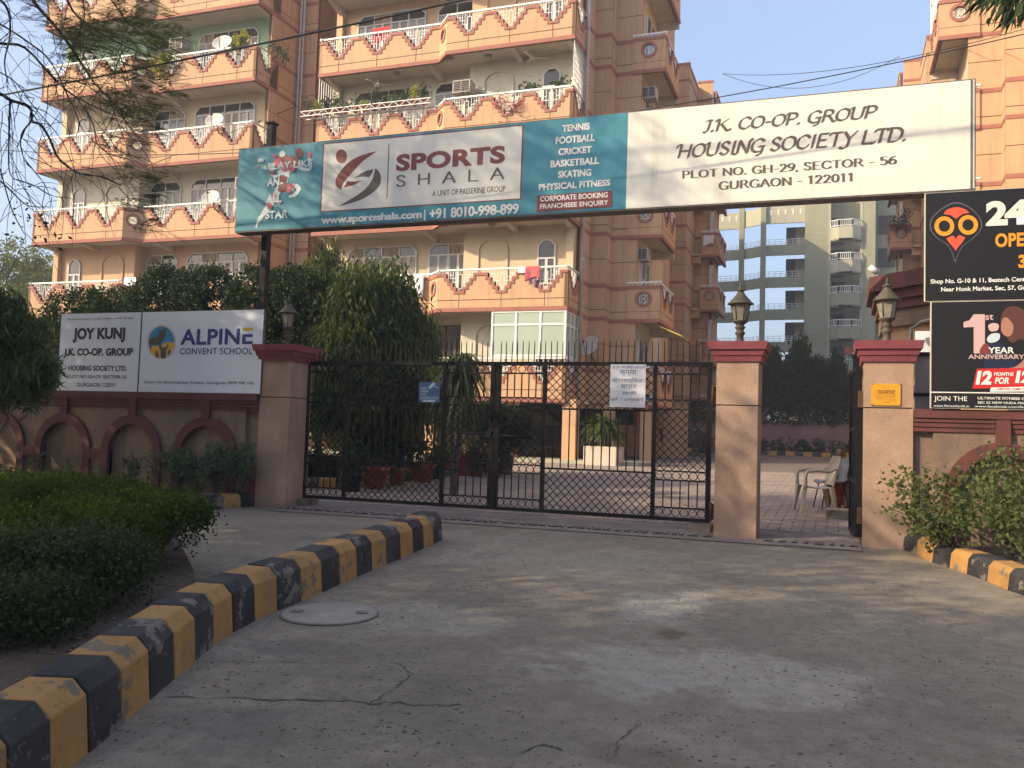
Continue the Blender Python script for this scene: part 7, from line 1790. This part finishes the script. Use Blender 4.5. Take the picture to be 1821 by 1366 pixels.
hd = MB(); hd.sphere((-.05, -.06, .90), .098, 20, 14, 0, (.80, .95, 1.22)); hd.sphere((-.05, -.075, .845), .06, 12, 8, 0, (.85, 1, .8))
hd.add([(-.065, -.145, .91), (-.035, -.145, .91), (-.05, -.178, .872), (-.068, -.15, .862), (-.032, -.15, .862)], [(0, 2, 1), (0, 3, 2), (1, 2, 4), (2, 3, 4)])
for s in (-1, 1): hd.sphere((-.05+s*.08, -.055, .885), .022, 8, 6, 0, (.4, .8, 1.3))
hd.obj('head', M['skin']).parent = w_
hh = MB(); hh.sphere((-.05, -.045, .925), .105, 20, 12, 0, (.84, .92, 1.05)); hh.v = [v if v[1] > -.115 or v[2] > .965 else (v[0], v[1]+.03, v[2]+.02) for v in hh.v]; hh.obj('hair', M['hair']).parent = w_
fe = MB()
for s in (-1, 1): fe.sphere((-.05+s*.032, -.145, .905), .011, 8, 6, 0, (1.3, .5, .7)); fe.box(-.05+s*.032-.018, -.05+s*.032+.018, -.152, -.146, .922, .928)
fe.box(-.072, -.028, -.150, -.142, .842, .849); fe.obj('face_features', M['hair']).parent = w_
cl = skin_chain('clothing', [((0, 0, .26), .15, .18), ((-.01, .0, .45), .15, .19), ((-.02, -.01, .63), .13, .17), ((-.12, -.02, .66), .065), ((-.20, -.09, .52), .055), ((.12, -.02, .66), .065), ((.20, -.09, .52), .055), ((-.10, -.05, .27), .105), ((-.17, -.34, .37), .085), ((.10, -.05, .27), .105), ((.12, -.34, .37), .085)], [(0,1),(1,2),(2,3),(3,4),(2,5),(5,6),(0,7),(7,8),(0,9),(9,10)], M['darkcloth'], w_)
oc = MB(); oc.lathe([(.11, .05), (.12, .20), (.11, .36), (.08, .42), (.0, .43)], (-.05, -.20, 0), 14); oc.obj('cloth', M['orangecloth']).parent = w_
for sx in (-.16, .12):
    for k in range(4): 
        f_ = MB(); f_.tube([(sx+.016*(k-1.5), -.28, .415), (sx+.018*(k-1.5), -.315, .405), (sx+.018*(k-1.5), -.33, .38)], [.008, .0075, .006], 6); f_.obj('finger', M['skin']).parent = w_
g = WG(1490, 890); pot('potted plant with bright leaves between the shell chair and the watchman', g.x-.02, 15.95, .10, .2, M['terracotta'], L_YEL, 450, ph=.75, n=80, L=.055)

# ---------------------------------------------------------------- vehicles in the stilt parking
M['carblack'] = mat('black_car_paint', (.012, .012, .014), .2, spec=.6); M['cargrey'] = mat('dark_grey_car_paint', (.05, .05, .055), .25, spec=.6); M['tyre'] = mat('tyre_rubber', (.015, .015, .015), .8); M['rim'] = mat('alloy_rim', (.45, .45, .46), .3, metal=.8)
M['tail'] = mat('red_tail_lamp', (.5, .01, .01), .2); M['bikeorange'] = mat('orange_bike_paint', (.50, .09, .02), .3); M['chrome'] = mat('chrome', (.5, .5, .5), .2, metal=1)
def car(lab, x, y, rz, paint, cat_='car'):
    z = gz(x, y)+.10; t = thing('parked_car', lab, cat_, (x, y, z), rz, 'cars parked under the flats')
    def add(mb, nm, m, bev=0):
        o = mb.obj(nm, m); o.parent = t
        if bev: b_ = o.modifiers.new('b', 'BEVEL'); b_.width = bev; b_.segments = 3; b_.limit_method = 'ANGLE'
        return o
    low = [(-1.85, .28), (-1.88, .62), (-1.78, .88), (-1.30, .95), (.55, .93), (1.45, .80), (1.80, .62), (1.84, .34), (1.75, .22)]
    for cx in (1.18, -1.15):
        arc = [(cx+.36*math.cos(R(a)), .30+.36*math.sin(R(a))) for a in range(-10, 191, 25)]; low += arc
        if cx > 0: low += [(cx-.42, .22)]
    low += [(-1.70, .22)]
    mb = MB(); mb.prism(low, -.80, .80, 'xz'); add(mb, 'body', paint, .05)
    cab = [(-1.62, .93), (-1.38, 1.38), (-1.0, 1.47), (.10, 1.45), (.85, .93)]; mb = MB(); n = len(cab)
    mb.add([(u, -.76 if v < 1 else -.60, v) for u, v in cab]+[(u, .76 if v < 1 else .60, v) for u, v in cab], [(i, (i+1) % n, n+(i+1) % n, n+i) for i in range(n)]+[tuple(range(n))[::-1], tuple(range(n, 2*n))]); add(mb, 'cabin', paint, .04)
    g_ = MB()
    for s in (-1, 1):
        for pts in ([(-1.40, .98), (-1.22, 1.34), (-.72, 1.38), (-.72, .98)], [(-.64, .98), (-.64, 1.38), (.05, 1.36), (.62, .98)]):
            q = [(u, s*(.772-.16*(v-.93)/.5), v) for u, v in pts]; g_.add(q, [(0, 1, 2, 3)])
    g_.add([(-1.635, -.6, 1.0), (-1.635, .6, 1.0), (-1.425, .52, 1.34), (-1.425, -.52, 1.34)], [(0, 1, 2, 3)]); add(g_, 'window', M['glass'])
    for cx in (1.18, -1.15):
        for s in (-1, 1):
            mb = MB(); mb.lathe([(.19, -.09), (.30, -.09), (.315, -.06), (.315, .06), (.30, .09), (.19, .09)], (0, 0, 0), 24); mb.xf(Matrix.Translation((cx, s*.74, .31)) @ Matrix.Rotation(R(90), 4, 'X')); wo = add(mb, 'wheel', M['tyre'])
            mb = MB(); mb.lathe([(.185, -.06), (.185, .06)], (0, 0, 0), 20); 
            for k in range(5): mb.bar((.0, .0, .075), (.17*math.cos(k*1.257), .17*math.sin(k*1.257), .075), .05, .02, side=(0, 0, 1))
            mb.xf(Matrix.Translation((cx, s*.745, .31)) @ Matrix.Rotation(R(90)*s, 4, 'X')); r_ = mb.obj('rim', M['rim']); r_.parent = wo
    for s in (-1, 1):
        mb = MB(); mb.box(-1.90, -1.80, s*.52-.14*0, s*.78, .66, .90); add(mb, 'tail_light', M['tail'], .02); mb = MB(); mb.box(1.70, 1.83, s*.50, s*.76, .52, .68); add(mb, 'headlight', M['lampglass'], .02)
    mb = MB(); mb.box(-1.90, -1.86, -.25, .25, .45, .56); add(mb, 'number_plate', M['white'])
    return t
car('black car parked in the shade behind the lit column, wheel showing', -9.15, 28.6, R(8), M['carblack'])
car('dark grey car with a glowing red tail lamp behind the sago palm', -5.9, 34.2, R(68), M['cargrey'])
def bike(lab, x, y, rz, paint, s=1.0):
    z = gz(x, y)+.01; t = thing('motorcycle', lab, 'motorcycle', (x, y, z), rz, 'motorcycles parked by the rear block')
    def add(mb, nm, m): o = mb.obj(nm, m); o.parent = t; return o
    for cx in (-.65, .66):
        mb = MB(); mb.ring((cx, 0, .30), .26, .08, .09, 26); wo = add(mb, 'wheel', M['tyre']); mb = MB(); mb.ring((cx, 0, .30), .20, .02, .05, 20)
        for k in range(6): mb.bar((cx, 0, .3), (cx+.2*math.cos(k*1.047), 0, .3+.2*math.sin(k*1.047)), .016, .016)
        mb.obj('rim', M['chrome']).parent = wo
    mb = MB(); mb.tube([(.66, -.06, .3), (.48, -.07, .80), (.42, -.07, .98)], .022, 8); mb.tube([(.66, .06, .3), (.48, .07, .80), (.42, .07, .98)], .022, 8); add(mb, 'fork', M['chrome'])
    mb = MB(); mb.tube([(.40, -.33, 1.02), (.45, -.12, .99), (.45, .12, .99), (.40, .33, 1.02)], .014, 8); add(mb, 'handlebar', M['iron'])
    mb = MB(); mb.sphere((.16, 0, .78), .2, 14, 10, 0, (1.35, .62, .72)); add(mb, 'fuel_tank', paint)
    mb = MB(); mb.prism([(.02, .72), (-.15, .76), (-.72, .86), (-.80, .80), (-.5, .66), (-.1, .62)], -.12, .12, 'xz'); add(mb, 'seat', M['greyplastic'])
    mb = MB(); mb.prism([(.30, .62), (.30, .28), (-.12, .24), (-.18, .55)], -.13, .13, 'xz'); add(mb, 'engine', M['iron'])
    mb = MB(); mb.tube([(.40, 0, .90), (.28, 0, .55), (-.1, 0, .26), (-.65, 0, .30)], .03, 8); mb.tube([(.4, 0, .88), (-.3, 0, .68), (-.7, 0, .78)], .025, 8); mb.tube([(-.3, .08, .66), (-.65, .08, .3)], .022, 8); add(mb, 'frame', M['iron'])
    mb = MB(); mb.tube([(.2, -.14, .3), (-.2, -.16, .26), (-.75, -.18, .36)], .04, 8); add(mb, 'exhaust', M['chrome'])
    mb = MB(); mb.sphere((.52, 0, .88), .09, 10, 8); add(mb, 'headlight', M['lampglass']); mb = MB(); mb.prism([(.42, .55), (.66, .62), (.9, .48), (.88, .45), (.66, .58), (.44, .51)], -.05, .05, 'xz'); add(mb, 'mudguard', paint)
    mb = MB(); mb.prism([(-.2, .64), (-.75, .76), (-.86, .72), (-.4, .52)], -.10, .10, 'xz'); add(mb, 'side_panel', paint)
g = WG(1252, 803); bike('orange motorcycle half hidden by the hinge side of the gate', -6.0, 41.0, R(215), M['bikeorange']); bike('dark motorcycle in the gloom of the rear block parking', -8.0, 42.4, R(190), M['tail'])

# ---------------------------------------------------------------- fittings on the flats
def dish(lab, px, py, Y, r, az=-25, wall_down=.5, m='white'):
    c = W(px, py, Y); t = thing('satellite_dish', lab, 'dish', tuple(c), group='satellite dishes on the flats'); N = 24
    mb = MB(); prof = [(r*math.sin(a), -.16*r*2*(1-math.cos(a))) for a in (0.001, .3, .6, .9, 1.2, 1.5)]
    q = Matrix.Rotation(R(az), 4, 'Z') @ Matrix.Rotation(R(62), 4, 'X'); mb.lathe([(x*1.0, .18*r*(x/r)**2*1.6) for x, _ in prof], (0, 0, 0), N); mb.f = [f for f in mb.f if len(f) == 4]; mb.m = mb.m[:len(mb.f)]; mb.sm = mb.sm[:len(mb.f)]
    mb.xf(Matrix.Translation(c) @ q); o = mb.obj('reflector', M['dishw'], t); s_ = o.modifiers.new('s', 'SOLIDIFY'); s_.thickness = .012
    f = Matrix.Translation(c) @ q @ Vector((0, -.05, r*1.1)); b0 = Matrix.Translation(c) @ q @ Vector((0, -r*.9, .1)); mb = MB(); mb.tube([tuple(b0), tuple(f)], .012, 6); mb.tube([tuple(f), tuple(f+Vector((0, .05, .03)))], .035, 8); mb.obj('feed_arm', M['iron'], t)
    mb = MB(); mb.tube([tuple(c+Vector((0, .05, 0))), tuple(c+Vector((.05, .12, -wall_down*.6))), tuple(c+Vector((.18, .30, -wall_down)))], .018, 6); mb.tube([tuple(c+Vector((.05, .12, -wall_down*.6))), tuple(c+Vector((-.12, .35, -wall_down*.7)))], .012, 6); mb.obj('bracket', M['iron'], t)
M["dishw"] = mat("chalky_dish_paint", (.68, .64, .55), .6, c2=(.52, .48, .42), s=4)
dish('grey-white satellite dish on the highest balcony rail of the far wing', 397, 79, 25.85, .36, 12); dish('cream satellite dish on the fourth floor rail of the far wing', 383, 217, 25.85, .34, 12); dish('cream satellite dish on the third floor rail, just clear of the sign', 376, 354, 25.85, .33, 12); dish('white satellite dish beside the drooping tree on the middle wing', 617, 486, 26.0, .28, -10); dish('pale satellite dish on the flank wall above the gate spikes', 1048, 618, 28.0, .38, -15)
def ac(lab, px, py, Y, w=.62, h=.42, d=.5, split=False):
    c = W(px, py, Y); t = thing('air_conditioner', lab, 'air conditioner', tuple(c), group='air conditioners on the flats')
    mb = MB(); mb.box(c.x-w/2, c.x+w/2, Y, Y+d, c.z-h/2, c.z+h/2); mb.obj('case', M['pipe'], t)
    mb = MB(); mb.box(c.x-w/2+.04, c.x+w/2-.04, Y-.006, Y+.002, c.z-h/2+.04, c.z+h/2-.04); mb.obj('grille', M['interior'], t); mb = MB()
    for k in range(5): mb.box(c.x-w/2+.05, c.x+w/2-.05, Y-.012, Y-.007, c.z-h/2+.06+k*(h-.12)/5, c.z-h/2+.068+k*(h-.12)/5)
    mb.box(c.x-.01, c.x+.01, Y-.014, Y-.0125, c.z-h/2+.04, c.z+h/2-.04); mb.obj('louvre', M['pipe'], t)
    return t
ac('boxy air conditioner over the planted balcony', 820, 153, 26.5); ac('boxy air conditioner in the corner balcony above the sign', 1153, 164, 29.5, .5, .4); ac('boxy air conditioner in the second floor corner balcony', 1141, 452, 29.5, .42, .42); ac('air conditioner beside the window on the green balcony', 312, 77, 26.3, .6, .42, .6); ac('air conditioner next to the sprinter end of the sign', 425, 325, 26.2, .35, .42, .4); ac('air conditioner high under the topmost balcony of the middle wing', 795, 62, 26.8, .45, .35, .3)
def cloth(name, lab, cat_, a, b_, drop, Y, m, seed, group=None, ripples=9):
    """cloth hung over a rail from a to b"""
    P, Q = W(*a, Y), W(*b_, Y); mb = MB(); random.seed(seed); nx, nz = 28, 8; vs = []; ph = random.random()*6
    for j in range(nz+1):
        for i in range(nx+1):
            u, v = i/nx, j/nz; e = 1+.15*math.sin(u*5+ph); vs.append((P.x+(Q.x-P.x)*u, Y-.03-.035*v-.02*math.sin(u*ripples*2+ph)*(v**.5), P.z+(Q.z-P.z)*u-drop*v*e))
    mb.add(vs, [(j*(nx+1)+i, (j+1)*(nx+1)+i, (j+1)*(nx+1)+i+1, j*(nx+1)+i+1) for j in range(nz) for i in range(nx)], 0, True)
    c = ((P.x+Q.x)/2, Y, min(P.z, Q.z)-drop); o = mb.obj(name, m, base=c); s_ = o.modifiers.new('s', 'SOLIDIFY'); s_.thickness = .012; tag(o, lab, cat_, group); return o
M['sheet'] = mat('white_bed_sheet', (.72, .70, .68), .9); M['redcloth'] = mat('faded_red_cloth', (.55, .12, .10), .9, c2=(.40, .08, .12), s=6); M['redc2'] = mat('bright_red_cloth', (.55, .03, .03), .9); M['violet'] = mat('violet_cloth', (.22, .12, .20), .9)
G_ = 'washing hung over the balcony rails'
cloth('bed_sheet', 'large white bed sheet hung over the first floor rail beside the drooping tree', 'sheet', (636, 492), (755, 489), .82, 26.42, M['sheet'], 1, G_); cloth('towel', 'white towel over the rail beside the red washing', 'towel', (922, 476), (944, 475), .17, 25.98, M['sheet'], 2, G_, 3)
cloth('washing', 'faded red washing draped over the rail above the zigzag parapet', 'cloth', (935, 474), (962, 473), .42, 25.97, M['redcloth'], 3, G_, 4); cloth('washing', 'bright red washing hanging inside the top visible rail', 'cloth', (664, 52), (695, 47), .55, 26.66, M['redc2'], 4, G_, 4); cloth('washing', 'violet washing beside the red cloth on the first floor rail', 'cloth', (946, 480), (956, 479), .5, 25.99, M['violet'], 5, G_, 3)
cloth('towel', 'striped pale cloth over the lowest rail of the far wing', 'towel', (222, 494), (244, 493), .30, 25.55, M['sheet'], 6, G_, 4); cloth('towel', 'dark cloth next to the striped one on the lowest far rail', 'towel', (246, 495), (264, 496), .28, 25.6, M['violet'], 7, G_, 3)
cloth('washing', 'white cloth on the rail of the rear block', 'cloth', (1251, 419), (1270, 418), .5, 46.1, M['sheet'], 8, G_, 3); cloth('washing', 'orange cloth on the tower railing', 'cloth', (1503, 618), (1513, 618), .6, 79.1, M['orangecloth'], 9, G_, 2); cloth('washing', 'dark cloth on the tower railing beside the orange one', 'cloth', (1489, 618), (1501, 618), .8, 79.1, M['darkcloth'], 10, G_, 2)
# fans and lamps under the slabs
def fan(lab, px, py, Y, zc):
    c = W(px, py, Y); t = thing('ceiling_fan', lab, 'fan', (c.x, Y, zc), group='ceiling fans on the balconies'); mb = MB(); mb.tube([(c.x, Y, zc), (c.x, Y, c.z)], .015, 6); mb.lathe([(.07, -.06), (.10, -.02), (.10, .03), (.04, .06)], (c.x, Y, c.z), 14); mb.obj('motor', M['offwhite'], t)
    for k in range(3):
        a = k*2.094+.3; mb = MB(); mb.bar((c.x+.1*math.cos(a), Y+.1*math.sin(a), c.z), (c.x+.58*math.cos(a), Y+.58*math.sin(a), c.z-.01), .11, .008, side=(0, 0, 1)); mb.obj('blade', M['offwhite'], t)
fan('pale ceiling fan over the balcony with red flowers', 948, 103, 26.75, level(5)+.1); fan('pale ceiling fan over the long planted balcony', 672, 151, 26.9, level(5)+.1)
for i, (px, py, k, Y_, lab) in enumerate(((868, 99, 5, 26.5, 'round ceiling lamp between the fan and the conditioner'), (706, 129, 5, 26.9, 'round ceiling lamp over the long planted balcony'), (1174, 174, 5, 30.2, 'round ceiling lamp in the corner balcony above the sign'), (1167, 445, 3, 30.3, 'round ceiling lamp in the second floor corner balcony'), (875, 398, 3, 26.6, 'small ceiling lamp over the yellow balcony'))):
    z_ = level(k)+.1; r_ = ray(px, py); q = EYE+r_*((z_-EYE.z)/r_.z); t = thing('ceiling_lamp', lab, 'lamp', (q.x, q.y, z_), group='ceiling lamps on the balconies'); mb = MB(); mb.lathe([(.15, -.012), (.15, 0), (.0, .001)], (q.x, q.y, z_-.002), 18); mb.obj('plate', M['pipe'], t); mb = MB(); mb.lathe([(.04, -.09), (.10, -.07), (.13, -.015)], (q.x, q.y, z_), 18); mb.obj('globe', M['lampglass'], t)
# planted balcony: steel trough with pots
zr = level(4)+1.36; t = thing('plant_rack', 'white steel trough rack along the fourth floor rail, full of pots', 'rack', (-15, 26.4, zr)); mb = MB()
x0, x1, yf = -17.75, -12.75, 26.18
for z_ in (zr, zr+.17): mb.box(x0, x1, yf-.012, yf+.012, z_-.012, z_+.012); mb.box(x0, x1, yf+.32, yf+.344, z_-.012, z_+.012)
n = 22
for i in range(n):
    a = x0+(x1-x0)*i/n; b_ = x0+(x1-x0)*(i+1)/n
    mb.bar((a, yf, zr if i % 2 else zr+.17), (b_, yf, zr+.17 if i % 2 else zr), .014, .014); mb.box(a-.008, a+.008, yf, yf+.34, zr-.012, zr+.008)
mb.obj('truss', M['white'], t)
rg = np.random.default_rng(9); ORD = 'first second third fourth fifth sixth seventh eighth ninth tenth eleventh twelfth thirteenth'.split()
for i in range(13):
    x = -17.55+i*.375; pl_ = [L_SHRUB, L_YEL, L_DARK, L_SHRUB, L_BG][i % 5]; pot('pot with %s, %s from the outer end of the white steel rack' % (['dull plant', 'yellow-green plant', 'dark plant', 'dusty plant', 'pale green plant'][i % 5], ORD[i]), x, yf+.17, .12, .17, M['terracotta'], pl_, 500+i, z=zr+.012, group='pots on the white steel rack', ph=rg.uniform(.18, .55), n=int(rg.uniform(60, 190)), L=.085)
def trailing(lab, pts, Y, m, n, L, seed, sp=.1, cat_='plant'):
    rg = np.random.default_rng(seed); P = [np.array(W(x, y, Y)) for x, y in pts]; C = np.concatenate([p+rg.normal(size=(n, 3))*np.array((sp, .06, sp)) for p in P]); t = thing('balcony_plant', lab, cat_, tuple(P[0]), group='plants trailing over the balconies')
    tb = MB()
    for p in P: limbs(tb, rg, tuple(P[0]), tuple(p+.01), .006, .003, .1, 4)
    tb.obj('stem', M['twig'], t); foliage('leaves', leaves(rg, C, L, .34, .2), m, t)
trailing('red-flowered creeper spilling over the zigzag parapet above the sign', [(884, 182), (897, 186), (910, 190), (920, 185), (893, 176)], 25.95, L_RED, 70, .06, 600, .12); trailing('thin grey creeper hanging down the parapet above the sign', [(900, 196), (897, 212), (925, 200), (940, 212)], 25.93, L_SHRUB, 14, .06, 601, .12)
trailing('green plants behind the rail above the club name', [(830, 172), (838, 180), (850, 178)], 26.2, L_SHRUB, 60, .08, 602, .14); trailing('spiky plants standing behind the rail near the fan', [(935, 158), (948, 155), (925, 163), (990, 148), (1005, 146)], 26.3, L_SHRUB, 45, .11, 603, .10)
trailing('yellow-green creeper hanging from the green balcony of the far wing', [(278, 108), (290, 112), (296, 104), (285, 122), (272, 118)], 25.8, L_YEL, 55, .14, 604, .14); trailing('spiky yellow-green plant on the green balcony rail', [(425, 74), (430, 70), (420, 78)], 26.0, L_YEL, 60, .20, 605, .13); trailing('leafy plants in the corner basket of the green balcony', [(485, 82), (495, 88), (503, 96), (508, 105)], 26.9, L_SHRUB, 60, .09, 606, .12)
trailing('cactus-like plants and pots on the little balcony of the far block', [(1592, 398), (1600, 392), (1610, 380), (1608, 395)], 45.9, L_SHRUB, 60, .13, 607, .16)
for i in range(5): q = W(1586+i*7.5, 404, 46.0); pot('terracotta pot on the little balcony of the far block, %s from the tower side' % ORD[i], q.x, 46.02, .13, .22, M['terracotta'], None, 0, z=q.z-.1, group='pots on the far little balcony')
# cables
def cable(lab, a, b_, Ya, Yb, sag, r):
    P, Q = W(*a, Ya), W(*b_, Yb); pts = []
    for i in range(25): t_ = i/24; p = P.lerp(Q, t_); p.z -= sag*4*t_*(1-t_); pts.append(tuple(p))
    c = Vector(pts[12]); mb = MB(); mb.tube(pts, r, 6); o = mb.obj('cable', M['wire'], base=tuple(c)); tag(o, lab, 'cable', 'overhead cables'); return o
cable('thick black cable climbing across the balconies of both wings', (-300, 222), (1400, -133), 9.5, 9.5, .12, .013); cable('thin cable crossing the flank wall and the sky above the ivory sign', (-100, 258), (2000, 18), 14, 14, .9, .008)
cable('thin cable from the far wing pipe to the balcony rail', (196, 322), (530, 188), 25.3, 27.8, .0, .014); cable('thin drooping cable against the sky above the sign', (1285, 131), (1821, 52), 44, 27, .5, .012); cable('second thin drooping cable against the sky above the sign', (1285, 131), (1600, 100), 44, 44, 1.1, .012)
for (x0_, z0_, lab) in ((-9, 10.05, 'power line above the road, upper of the pair, throwing a shadow line on the sign'), (-9, 9.25, 'power line above the road, lower of the pair, throwing a shadow line on the sign')):
    mb = MB(); mb.tube([(-30, 6.3, z0_+.35), (-10, 6.05, z0_), (4, 5.9, z0_-.1), (20, 5.8, z0_+.1)], .022, 6); o = mb.obj('power_line', M['wire'], base=(-5, 6, z0_)); tag(o, lab, 'cable', 'overhead cables')
